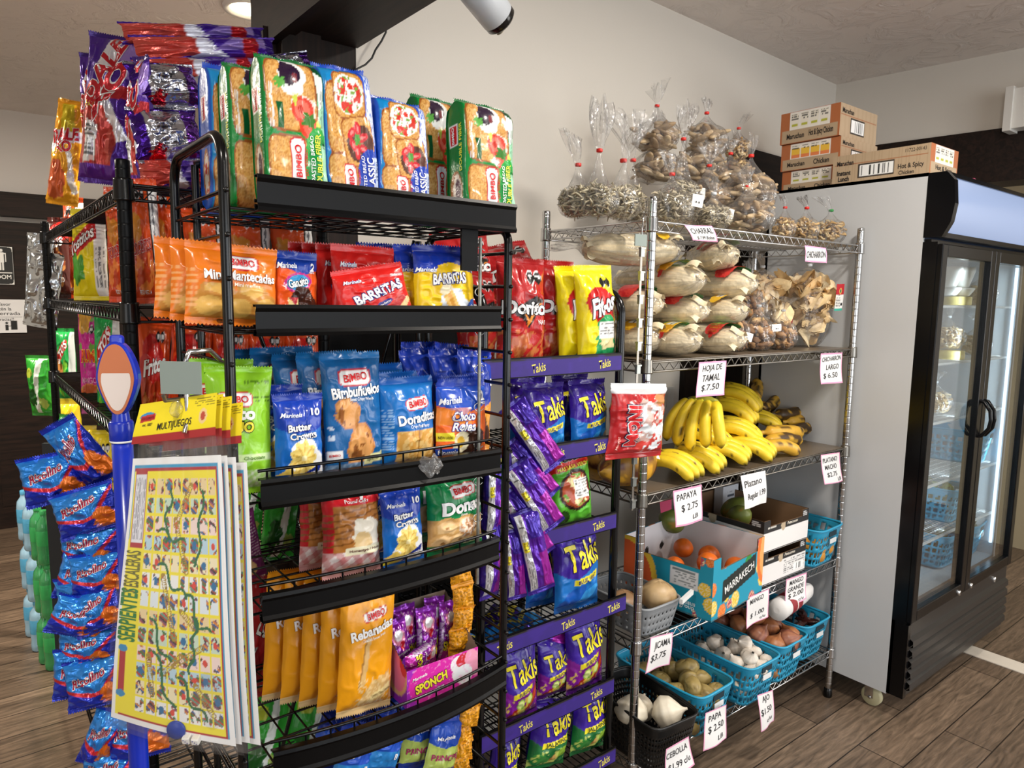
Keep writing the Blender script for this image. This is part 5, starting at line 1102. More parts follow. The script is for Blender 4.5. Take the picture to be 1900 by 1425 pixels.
# ------------------------------------------------------------------ bread rack, first shelf
SNAP[:] = [1.692, 1.494, 1.209, 1.014, .726, .464]
g1 = 'toasted bread packs on the top shelf'
put('bread_blue', (392, 378), (500, 388), (428, 116), Y=1.355, label='blue toasted bread pack half hidden at the left end of the top bread shelf', cat='bread pack', group=g1)
put('bread_green', (432, 383), (545, 394), (466, 110), Y=1.268, lean=4, label='green toasted bread pack just behind the largest green one', cat='bread pack', group=g1)
put('bread_green', (496, 388), (612, 399), (532, 92), Y=1.175, lean=5, label='large green double fiber toasted bread pack at the front left of the top shelf', cat='bread pack', group=g1)
put('bread_blue', (612, 401), (708, 405), (660, 114), Y=1.18, lean=4, label='tall blue classic toasted bread pack right of the large green pack', cat='bread pack', group=g1)
put('bread_blue', (706, 404), (800, 416), (738, 168), Y=1.175, lean=8, label='shorter blue classic toasted bread pack in the middle of the top shelf', cat='bread pack', group=g1)
put('bread_green', (778, 410), (856, 420), (803, 167), Y=1.272, lean=5, label='dark green toasted bread pack peeking out behind the rightmost pack', cat='bread pack', group=g1)
put('bread_green', (864, 413), (957, 425), (888, 176), Y=1.168, lean=6, label='green double fiber toasted bread pack at the right end of the top shelf', cat='bread pack', group=g1)
# second shelf
a = put('mantecadas', (347, 600), (520, 608), (430, 452), Y=1.185, lean=5, label='orange mini muffin bag at the front left of the second bread shelf', group='orange muffin bags')
row('', a, [(-.014, .034, .004), (-.03, .07, .008)], ['orange mini muffin bag, middle one of the three at the shelf end', 'orange mini muffin bag, rearmost one of the three at the shelf end'], 'orange muffin bags')
put('gansito', (514, 606), (594, 608), (556, 466), Y=1.2, lean=4, label='orange and blue chocolate snack cake pack between the orange and red packs')
a = put('barritas_red', (622, 608), (740, 608), (679, 455), Y=1.212, lean=4, label='upright red cookie bar pack behind the tilted one', group='red cookie bar packs')
row('', a, [(-.016, .03, .002), (-.03, .06, .004), (-.045, .09, .006)], ['red cookie bar pack, second from the front of the upright row', 'red cookie bar pack, third from the front of the upright row', 'red cookie bar pack, last of the upright row'], 'red cookie bar packs')
put('barritas_red', (642, 615), (772, 588), (688, 492), Y=1.166, lean=10, label='tilted red strawberry cookie bar pack leaning over the lip in front', group='red cookie bar packs')
a = put('barritas_yellow', (777, 606), (888, 604), (822, 454), Y=1.182, lean=4, label='yellow and blue cookie bar pack at the front of its row', group='yellow cookie bar packs')
row('', a, [(-.024, .032, 0), (-.045, .064, 0), (-.07, .096, .004)], ['yellow and blue cookie bar pack, second in its row', 'yellow and blue cookie bar pack, third in its row', 'yellow and blue cookie bar pack, last in its row'], 'yellow cookie bar packs')
# third shelf
a = put('nito', (385, 918), (512, 905), (432, 684), Y=1.185, lean=5, label='lime green chocolate bun bag at the left end of the third shelf', group='lime green bun bags')
row('', a, [(-.016, .05, .01)], ['second lime green bun bag with its crumpled top behind the first'], 'lime green bun bags')
a = put('butter_crowns', (515, 905), (607, 893), (552, 734), Y=1.172, lean=4, label='blue butter cookie pack beside the lime green bag', group='blue butter cookie packs on the third shelf')
row('', a, [(-.018, .045, .012)], ['blue butter cookie pack behind the one beside the lime green bag'], 'blue butter cookie packs on the third shelf')
a = put('bimbunuelos', (610, 905), (722, 886), (648, 656), Y=1.186, lean=4, label='tall blue fried wheel cookie pack in the middle of the third shelf', group='tall blue wheel cookie packs')
row('', a, [(-.03, .034, .0), (-.062, .07, -.004), (-.09, .105, .006), (-.118, .14, .002)], ['tall blue wheel cookie pack, second from the front', 'tall blue wheel cookie pack, third from the front', 'tall blue wheel cookie pack, fourth from the front', 'tall blue wheel cookie pack at the very back'], 'tall blue wheel cookie packs')
a = put('doraditas', (716, 888), (818, 872), (764, 702), Y=1.178, lean=4, label='light blue puff pastry pack right of the tall blue pack', group='light blue puff pastry packs')
row('', a, [(-.012, .04, .006), (-.024, .08, .02)], ['light blue puff pastry pack, second in its row', 'light blue puff pastry pack, rearmost in its row'], 'light blue puff pastry packs')
a = put('choco_roles', (816, 868), (908, 858), (856, 706), Y=1.17, lean=4, label='orange and blue chocolate roll pack at the right end of the third shelf', group='chocolate roll packs')
row('', a, [(.014, .03, .004)], ['orange chocolate roll pack half hidden behind the front one'], 'chocolate roll packs')
a = put('roll_blue', (852, 858), (916, 853), (874, 652), Y=1.23, lean=4, label='tall dark blue roll pack, foremost of the bunch at the back right', group='tall dark blue roll packs')
row('', a, [(-.035, .03, .002, -5), (-.03, .06, .012, 3), (-.075, .06, .004, -9), (-.07, .10, .014, -3)], ['tall dark blue roll pack, second of the bunch', 'tall dark blue roll pack, third of the bunch', 'tall dark blue roll pack leaning left in the bunch', 'tall dark blue roll pack at the back of the bunch'], 'tall dark blue roll packs')
# fourth shelf
put('panque', (606, 1068), (716, 1046), (636, 898), Y=1.19, lean=6, label='red and white pound cake bag in front on the fourth shelf', group='pound cake bags')
put('panque', (562, 1058), (648, 1042), (588, 893), Y=1.262, lean=5, label='pound cake bag behind and left of the front one', group='pound cake bags')
a = put('butter_crowns', (718, 1042), (794, 1022), (752, 905), Y=1.178, lean=4, label='blue butter cookie pack between pound cake and donuts', group='blue butter cookie packs on the fourth shelf')
row('', a, [(-.028, .045, .01), (-.0, .085, .018)], ['blue butter cookie pack, second in the row beside the pound cake', 'blue butter cookie pack, rearmost in the row beside the pound cake'], 'blue butter cookie packs on the fourth shelf')
a = put('donas', (804, 1018), (907, 994), (850, 882), Y=1.174, lean=5, label='green donut bag at the front right of the fourth shelf', group='green donut bags')
row('', a, [(-.012, .055, .016)], ['green donut bag standing behind the front one'], 'green donut bags')
# fifth shelf
a = put('rebanadas', (629, 1338), (730, 1310), (664, 1096), Y=1.19, lean=5, label='golden toasted sweet bread pack, foremost of the row', group='golden sweet bread packs')
row('', a, [(-.024, .036, .002), (-.046, .072, .004), (-.07, .108, .002), (-.094, .144, .0)], ['golden sweet bread pack, second from the front', 'golden sweet bread pack, third from the front', 'golden sweet bread pack, fourth from the front', 'golden sweet bread pack, last of the row'], 'golden sweet bread packs')
# marshmallow cookie display box
P0, P1 = ony(755, 1306, 1.168), ony(886, 1272, 1.168)
bw = P1[0]-P0[0]; bh = .082; bd = .13; bhb = .165
def f_sp(cv):
    cv.fill('a01cb8'); cv.ell(.62, .62, .6, .36, 'd820a4', 6); cv.ell(.9, .55, .22, .14, 'e070b0', 35); cv.ell(.78, .5, .16, .14, 'f0f0f4', 30); cv.ell(.7, .72, .1, .1, 'f0eef2'); cv.ell(.78, .78, .1, .08, 'cc2430', 20); cv.ell(.93, .62, .11, .19, 'ee9cb8', 20); cv.ell(.8, .38, .12, .13, 'eceef4', 20)
    cv.speck(cv.v > -1, 'f4b0dc', 34, .68, 3, .5)
def box_face(mb, A, U, Vv, fn, texts=(), nu=60, nv=40, clip=None):
    A, U, Vv = np.array(A, float), np.array(U, float), np.array(Vv, float); W_, H_ = np.linalg.norm(U), np.linalg.norm(Vv)
    u, v = np.broadcast_arrays(np.linspace(0, 1, nu)[:, None], np.linspace(0, 1, nv)[None]); cv = Cv(u, v, H_/W_); fn(cv)
    pos = lambda a, b: A+np.asarray(a)[..., None]*U+np.asarray(b)[..., None]*Vv
    drop = None
    if clip is not None: m = clip(u, v); drop = ~(m[:-1, :-1] & m[1:, :-1] & m[1:, 1:] & m[:-1, 1:])
    mb.grid(pos(u, v), cv.c, smooth=False, drop=drop)
    put_text(mb, normal_of(pos), W_, H_, texts, lift=.0007)
bx = empty('cookie_display_box', (P0[0], 1.168, .728)); tag(bx, 'purple and magenta open display box of marshmallow cookies beside the golden packs', 'display box')
mb = MB()
box_face(mb, (0, 0, 0), (bw, 0, 0), (0, 0, bh), f_sp, [('SPONCH', .33, .5, .22, 'f6e83a', {'bold': .06, 'out': '101020', 'ow': .06, 'w': .44, 'ang': 10}), ('Marinela', .17, .74, .08, 'f8f8f8', {'shear': .3, 'w': .2, 'ang': 8}), ('Marshmallow', .36, .27, .07, 'f8f8f8', {'bold': .02, 'w': .3, 'ang': 9, 'out': '1a1a50', 'ow': .08})], 90, 56)
mb.build('front_panel', M_CARD, bx)
mb = MB()
def slant(u, v): return v*bhb <= bh+(bhb-bh)*u+.001
box_face(mb, (0, 0, 0), (0, bd, 0), (0, 0, bhb), lambda c: (c.fill('8a1cb0'), c.ell(.35, .4, .36, .4, 'd8a878'), c.ell(.3, .42, .26, .34, 'e07098'), c.ell(.1, .55, .12, .2, 'c42838')), (), 40, 50, slant)
mb.build('side_panel', M_CARD, bx)
mb = MB(); box_face(mb, (bw, 0, 0), (0, bd, 0), (0, 0, bhb), lambda c: c.fill('8d7b6c'), (), 40, 50, slant); box_face(mb, (.0012, 0, 0), (0, bd, 0), (0, 0, bhb), lambda c: c.fill('8d7b6c'), (), 40, 50, slant)
box_face(mb, (0, bd, 0), (bw, 0, 0), (0, 0, bhb), lambda c: c.fill('8d7b6c')); box_face(mb, (0, .0012, 0), (bw, 0, 0), (0, 0, bh-.001), lambda c: c.fill('8d7b6c')); box_face(mb, (0, 0, .001), (bw, 0, 0), (0, bd, 0), lambda c: c.fill('8d7b6c'))
mb.build('inner_panel', M_CARD, bx)
gsp = 'purple marshmallow cookie packs in the display box'
for i, (dx, dy, dz, t_, lb) in enumerate([(.03, .085, .02, -8, 'purple cookie pack standing at the left of the display box'), (.075, .09, .03, 3, 'purple cookie pack standing in the middle of the display box'), (.12, .095, .02, 6, 'purple cookie pack standing at the right of the display box'), (.052, .112, .045, -3, 'purple cookie pack at the back left of the display box'), (.1, .114, .04, 5, 'purple cookie pack at the back right of the display box')]):
    o = inst('sponch_pack'); setm(o, Ry(math.radians(t_))@Rx(-.1), (P0[0]+dx*bw/.14, 1.168+dy-.012, .728+dz*.5+.004), (.95, .8, 1.0)); tag(o, lb, 'cookie pack', gsp)
o = inst('sponch_pack'); setm(o, Rz(.1)@Ry(math.radians(88))@Rx(-.3), (P0[0]+.01, 1.168+.035, .728+.066), (.9, .9, .85)); tag(o, 'purple cookie pack lying across the front of the display box', 'cookie pack', gsp)
# hanging strip of small cracker packs
gst = 'golden cracker packs hanging in a strip'
pts = [(860, 1066), (862, 1110), (858, 1150), (855, 1186), (853, 1222), (852, 1252), (872, 1300), (868, 1330), (862, 1362), (858, 1392), (856, 1420), (852, 1450)]
nth = ['first', 'second', 'third', 'fourth', 'fifth', 'sixth', 'seventh', 'eighth', 'ninth', 'tenth', 'eleventh', 'twelfth', 'thirteenth', 'fourteenth', 'fifteenth', 'sixteenth']
for i, (x, y) in enumerate(pts):
    P = ony(x, y, 1.222); o = inst('strip_pack')
    setm(o, Rz(-.25+.1*(i % 3))@Ry(.06*((i*7) % 5-2))@Rx(-.25+.12*(i % 4)), (P[0], 1.225, P[2]-.028), (1, 1.2, .95 if i else 1.15)); tag(o, 'golden patterned cracker pack, %s from the top of the hanging strip' % nth[i], 'snack pack', gst)
# shelf below
a = put('blue_small', (612, 1475), (684, 1466), (650, 1352), Y=1.2, lean=4, label='small blue cake pack at the left of the sixth shelf', group='small blue cake packs on the sixth shelf')
row('', a, [(.064, -.004, .004, 4), (.035, .04, .016, -5), (.1, .045, .01, 3), (-.03, .05, .02, 6)], ['small blue cake pack, second from the left in front', 'small blue cake pack behind the front two', 'small blue cake pack behind and left of the cream cookie packs', 'small blue cake pack in the rear left corner'], 'small blue cake packs on the sixth shelf')
a = put('principe', (786, 1455), (846, 1446), (816, 1340), Y=1.2, lean=4, label='blue and lime cream cookie pack in front on the sixth shelf', group='cream cookie packs')
row('', a, [(-.03, .045, .006, -6)], ['blue and lime cream cookie pack behind the front one'], 'cream cookie packs')

# ------------------------------------------------------------------ purple-bannered chip rack
SNAP[:] = [q[0]+.005 for q in TSH]
gd = 'red tortilla chip bags'
put('doritos', (934, 658), (1022, 657), (984, 478), Y=1.275, lean=3, label='red nacho chip bag at the front left of the chip rack', group=gd)
put('doritos', (1008, 652), (1078, 650), (1042, 482), Y=1.36, lean=3, label='red nacho chip bag half hidden behind the yellow bags', group=gd)
put('doritos', (850, 640), (945, 640), (885, 500), Y=1.47, lean=6, tw=20, label='red chip bag seen through the bread rack, low behind the hanging plate', group=gd)
put('doritos', (840, 600), (945, 585), (890, 425), Y=1.57, lean=12, label='red chip bag whose top pokes out under the top bread shelf', group=gd)
put('doritos', (950, 600), (1050, 575), (1003, 446), Y=1.5, lean=30, label='topmost red chip bag leaning back behind the front one', group=gd)
a = put('fitos', (1087, 660), (1156, 653), (1101, 490), Y=1.272, lean=4, label='yellow corn snack bag with red oval at the right end of the chip rack', group='yellow corn snack bags on the chip rack')
row('', a, [(-.028, .04, -.002)], ['yellow corn snack bag behind the front yellow one'], 'yellow corn snack bags on the chip rack')
gt = 'blue and purple rolled chip bags on the second shelf'
a = put('takis_heat', (984, 823), (1060, 813), (1016, 714), Y=1.275, lean=5, label='blue and purple rolled chip bag, left one of the second chip shelf', group=gt)
row('', a, [(-.01, .06, .008), (.03, .11, .012)], ['rolled chip bag directly behind the left one of the second shelf', 'rolled chip bag at the back left of the second shelf'], gt)
a = put('takis_heat', (1070, 813), (1137, 803), (1098, 707), Y=1.275, lean=5, label='blue and purple rolled chip bag, right one of the second chip shelf', group=gt)
row('', a, [(-.004, .06, .008)], ['rolled chip bag directly behind the right one of the second shelf'], gt)
put('salsa_chip', (1036, 985), (1110, 964), (1062, 836), Y=1.275, lean=6, label='bright green salsa chip bag on the third chip shelf', group=None)
put('takis_heat', (1042, 1128), (1124, 1104), (1066, 984), Y=1.27, lean=8, label='large blue rolled chip bag slumped on the fourth chip shelf', group='blue rolled chip bags on the fourth shelf')
put('takis_heat', (985, 1128), (1048, 1112), (1015, 1000), Y=1.345, lean=8, label='dark blue rolled chip bag in shade behind the slumped one', group='blue rolled chip bags on the fourth shelf')
gf = 'purple fuego rolled chip bags'
put('takis_fuego', (938, 1340), (1006, 1310), (966, 1202), Y=1.272, lean=4, label='purple rolled chip bag with lime picture, left one of the fifth chip shelf', group=gf)
put('takis_fuego', (1004, 1312), (1066, 1288), (1032, 1192), Y=1.30, lean=4, label='purple rolled chip bag with lime picture, middle one of the fifth chip shelf', group=gf)
put('takis_fuego', (1062, 1292), (1128, 1260), (1088, 1140), Y=1.272, lean=3, label='taller purple rolled chip bag at the right of the fifth chip shelf', group=gf)
put('takis_side', (1068, 1228), (1080, 1178), (1000, 1195), Y=1.30, lean=20, label='purple rolled chip bag lying across the tops of the fifth shelf bags', group=gf)
gj = 'green jalapeño rolled chip bags'
put('takis_jalapeno', (984, 1442), (1056, 1424), (1008, 1314), Y=1.272, lean=4, label='green rolled chip bag in the middle of the lowest visible chip shelf', group=gj)
put('takis_jalapeno', (1068, 1408), (1130, 1386), (1094, 1288), Y=1.272, lean=4, label='green rolled chip bag at the right of the lowest visible chip shelf', group=gj)
put('takis_jalapeno', (908, 1488), (960, 1474), (934, 1372), Y=1.272, lean=4, label='green rolled chip bag at the left of the lowest visible chip shelf', group=gj)
# lying bags on the shelf under the slumped one
for i, (px, py, a_, lb) in enumerate([(905, 1172, 20, 'flat rolled chip bag lying at the left under the wire shelf'), (960, 1150, -15, 'flat rolled chip bag lying in the middle under the wire shelf'), (1015, 1138, 30, 'flat rolled chip bag lying at the right under the wire shelf')]):
    P = onz(px, py, .70); P[1] = max(P[1], 1.36); P[0] = min(max(P[0], 1.0), 1.24)
    o = inst('takis_heat'); setm(o, Rz(math.radians(a_))@Rx(-math.radians(84)), (1.0+.11*i, 1.37+.02*i, .64), (1, 1, 1)); tag(o, lb, 'snack bag', 'flat chip bags under the wire shelf')
# bags clipped down the strip between the racks
SNAP[:] = []
gh = 'purple foil chip bags clipped between the racks'
for (bl, br, tp, y, le, lb) in [
    ((1012, 888), (1056, 852), (962, 740), 1.20, 0, 'highest of the purple foil bags clipped between the two black racks'),
    ((1006, 944), (1046, 908), (966, 806), 1.214, 0, 'second highest purple foil bag clipped between the black racks'),
    ((1010, 1000), (1054, 966), (962, 860), 1.19, 0, 'third purple foil bag down the clipped row'),
    ((994, 1050), (1036, 1020), (955, 905), 1.205, 0, 'fourth purple foil bag down the clipped row'),
    ((985, 1112), (1036, 1092), (958, 955), 1.185, 0, 'lowest purple foil bag with yellow panel in the clipped row'),
    ((943, 1120), (982, 1110), (955, 985), 1.21, 0, 'narrow purple foil bag behind the lowest clipped one')]:
    put('takis_side', bl, br, tp, Y=y, yaw=18, label=lb, group=gh)
put('takis_side', (898, 1120), (934, 1105), (922, 960), Y=1.235, yaw=-10, label='purple foil bag hanging left of the bread rack pole, lower one', group=gh)
put('takis_side', (900, 1010), (936, 1000), (924, 850), Y=1.235, yaw=-10, label='purple foil bag hanging left of the bread rack pole, upper one', group=gh)
put('candy_red', (1134, 857), (1238, 848), (1180, 713), Y=1.226, label='red candy bag hanging on the clip strip beside the chrome post')

# ------------------------------------------------------------------ black wire rack, left
SNAP[:] = list(KZ)
gy = 'purple foil wheat snack bags on top of the black rack'
put('gold', (76, 384), (136, 374), (118, 178), X=.30, yaw=38, roll=-8, lean=4, label='golden foil wheat snack bag at the far left end of the black rack')
put('dale', (134, 348), (236, 330), (190, 50), X=.335, yaw=32, roll=-6, lean=3, label='tall purple wheat snack bag standing at the near left corner on top', group=gy)
put('dale', (148, 345), (200, 330), (172, 90), X=.40, yaw=36, lean=2, label='purple wheat snack bag just behind the tall standing one', group=gy)
put('dale', (232, 325), (262, 325), (240, 100), Y=1.66, yaw=70, label='purple wheat snack bag seen edge-on above the black post', group=gy)
put('dale_flat', (268, 352), (405, 352), (340, 290), Y=1.60, sy=1.3, label='purple snack bag lying lowest in the pile behind the bread rack arch', group=gy)
put('dale_back', (262, 300), (392, 296), (325, 190), Y=1.60, lean=12, label='silver-backed snack bag crumpled in the middle of the pile', group=gy)
put('dale_back', (258, 200), (392, 192), (325, 105), Y=1.62, lean=16, tw=10, label='silver-backed snack bag with bunched end, upper one of the pile', group=gy)
put('dale_flat', (262, 158), (512, 150), (390, 98), Y=1.72, sy=1.2, label='purple snack bag lying flat, third layer from the top of the pile', group=gy)
put('dale_flat', (256, 112), (528, 112), (390, 60), Y=1.74, sy=1.2, label='purple snack bag lying flat, second layer from the top of the pile', group=gy)
put('dale_flat', (232, 76), (505, 84), (360, 38), Y=1.80, sy=1.2, label='purple snack bag lying flat on the very top of the pile', group=gy)
put('dale_back', (516, 150), (592, 140), (556, 90), Y=1.72, lean=12, label='bunched silver end of a snack bag above the green bread pack', group=gy)
go = 'orange corn chip bags, second shelf of the black rack'
put('fritos_chorizo', (86, 548), (126, 552), (118, 402), X=.30, yaw=34, lean=2, label='brown and red chorizo corn snack bag at the far end of the second rack shelf')
put('orange_chip', (118, 546), (156, 550), (148, 365), X=.36, yaw=34, label='red-orange chip bag behind the yellow tortilla chip bag', group=go)
put('yellow_tostito', (130, 548), (197, 548), (172, 385), X=.30, yaw=26, lean=3, label='yellow tortilla chip bag with red flash on the second rack shelf')
put('orange_chip', (198, 548), (262, 548), (225, 345), X=.315, yaw=20, label='orange chip bag right behind the black post', group=go)
put('orange_chip', (246, 548), (312, 546), (276, 328), Y=1.56, yaw=10, lean=3, label='orange chip bag right of the black post, seal mark at its top', group=go)
put('orange_chip', (292, 550), (352, 548), (322, 342), Y=1.63, yaw=6, label='orange chip bag behind the left uprights of the bread rack', group=go)
put('orange_chip', (352, 562), (432, 562), (394, 385), Y=1.58, lean=4, label='orange chip bag seen through the bread rack, left one of three', group=go)
put('orange_chip', (430, 563), (516, 563), (474, 392), Y=1.58, lean=4, label='orange chip bag seen through the bread rack, middle one of three', group=go)
put('orange_chip', (514, 564), (594, 564), (556, 398), Y=1.58, lean=4, label='orange chip bag seen through the bread rack, right one of three', group=go)
g3 = 'orange corn chip bags, third shelf of the black rack'
put('green_chip', (104, 738), (140, 752), (128, 610), X=.34, yaw=34, label='small green chip bag deep in the far end of the third rack shelf')
put('pink_chip', (146, 762), (192, 776), (162, 570), X=.29, yaw=30, lean=2, label='narrow magenta mango chip bag on the third rack shelf')
put('green_chip', (176, 786), (226, 796), (196, 574), X=.30, yaw=24, lean=2, label='green tortilla chip bag behind the blue candy tube')
for bl, br, tp, y, lb in [((248, 800), (312, 800), (285, 590), 1.555, 'orange-red chip bag beside the black post on the third shelf'), ((312, 803), (392, 803), (352, 592), 1.57, 'orange-red chip bag behind the board games hook'), ((388, 805), (462, 805), (424, 600), 1.57, 'orange-red chip bag behind the lime green bags'), ((456, 806), (530, 806), (492, 604), 1.57, 'orange-red chip bag behind the blue cookie packs, left one'), ((524, 806), (598, 806), (560, 604), 1.57, 'orange-red chip bag behind the blue cookie packs, right one')]:
    put('orange_ito', bl, br, tp, Y=y, lean=3, label=lb, group=g3)
SNAP[:] = []
put('green_lime', (52, 770), (98, 776), (88, 660), X=.235, yaw=40, lean=-4, label='green chip bag hanging outside the far end of the black rack')
put('green_lime', (108, 880), (126, 880), (112, 770), X=.25, yaw=60, label='narrow green snack bag hanging beside the rear black post')
put('foil', (40, 600), (100, 616), (82, 480), X=.22, yaw=40, grow=1.1, roll=-10, label='front silver foil pouch hanging at the far end of the black rack', group='silver foil pouches')
put('foil', (42, 566), (94, 572), (78, 434), X=.235, yaw=40, roll=-6, label='rear silver foil pouch hanging behind the other one', group='silver foil pouches')
SNAP[:] = list(KZ)
gyy = 'yellow chip bags on the fourth rack shelf'
put('yellow_chip', (104, 905), (150, 915), (124, 742), X=.30, yaw=34, label='yellow chip bag poking out under the slanting rack truss', group=gyy)
put('yellow_chip', (132, 930), (182, 945), (160, 792), X=.29, yaw=30, label='yellow chip bag above the blue candy bags', group=gyy)
put('yellow_chip', (176, 962), (226, 968), (200, 800), X=.30, yaw=24, label='yellow chip bag just left of the blue candy tube', group=gyy)
ggl = 'green lime chip bags behind the bread rack'
put('green_lime', (424, 1052), (490, 1048), (452, 890), Y=1.57, lean=5, label='green lime chip bag seen left of the pound cake, left one', group=ggl)
put('green_lime', (484, 1048), (550, 1044), (516, 880), Y=1.57, lean=5, label='green lime chip bag seen left of the pound cake, right one', group=ggl)
put('purple_back', (444, 1090), (500, 1068), (440, 955), Y=1.50, label='purple seasoned snack bag tilted behind the left bread rack pole')
gr_ = 'red hot chip bags behind the bread rack'
put('red_chip', (424, 1312), (486, 1306), (452, 1078), Y=1.55, lean=4, label='red hot chip bag with white label left of the golden packs', group=gr_)
put('red_chip', (474, 1304), (546, 1296), (512, 1098), Y=1.60, lean=4, label='red hot chip bag directly behind the golden packs', group=gr_)
put('green_lime', (440, 1478), (526, 1470), (480, 1312), Y=1.55, lean=24, label='green chip bag slumped low behind the fifth bread shelf, left one', group=ggl)
put('green_lime', (520, 1472), (612, 1466), (572, 1296), Y=1.57, lean=24, label='green chip bag slumped low behind the fifth bread shelf, right one', group=ggl)

# ------------------------------------------------------------------ blue lollipop bags at the left
SNAP[:] = []
grc = 'blue lollipop bags hanging in a column'
RC = [((168, 912), (220, 880), (150, 786), 1.40, 'topmost blue lollipop bag, hanging point down'), ((58, 946), (150, 928), (108, 858), 1.42, 'blue lollipop bag sticking out to the left near the top'), ((122, 1008), (220, 978), (160, 922), 1.37, 'blue lollipop bag with slanting logo beside the blue tube'),
      ((118, 1062), (216, 1054), (165, 990), 1.39, 'blue lollipop bag third down below the slanting one'), ((100, 1112), (172, 1122), (136, 1042), 1.40, 'small-looking blue lollipop bag at the left, fourth level'), ((140, 1118), (226, 1104), (186, 1044), 1.36, 'blue lollipop bag tucked beside the board games, fourth level'),
      ((116, 1158), (216, 1140), (165, 1084), 1.385, 'blue lollipop bag fifth level with logo at its left'), ((86, 1176), (170, 1196), (122, 1118), 1.37, 'blue lollipop bag pointing furthest left, sixth level'), ((150, 1190), (230, 1160), (192, 1104), 1.35, 'blue lollipop bag touching the board games, sixth level'),
      ((112, 1244), (208, 1236), (160, 1178), 1.38, 'blue lollipop bag seventh level'), ((104, 1304), (188, 1296), (146, 1222), 1.385, 'blue lollipop bag eighth level with crumpled logo'), ((134, 1330), (228, 1308), (178, 1244), 1.35, 'blue lollipop bag with large level logo, eighth level'),
      ((140, 1424), (192, 1432), (160, 1328), 1.37, 'blue lollipop bag standing on end at the lower left'), ((186, 1428), (240, 1430), (212, 1320), 1.36, 'blue lollipop bag standing on end right of the lower left one'), ((212, 1428), (306, 1404), (254, 1338), 1.33, 'blue lollipop bag under the lower edge of the board games'), ((150, 1492), (240, 1486), (196, 1400), 1.37, 'lowest blue lollipop bag cut by the bottom edge')]
for i, (bl, br, tp, y, lb) in enumerate(RC):
    put('ricolino', bl, br, tp, Y=y-.12, yaw=20, grow=1.22, lean=6*((i % 3)-1), tw=10*((i*5) % 3-1), label=lb, cat='candy bag', group=grc)
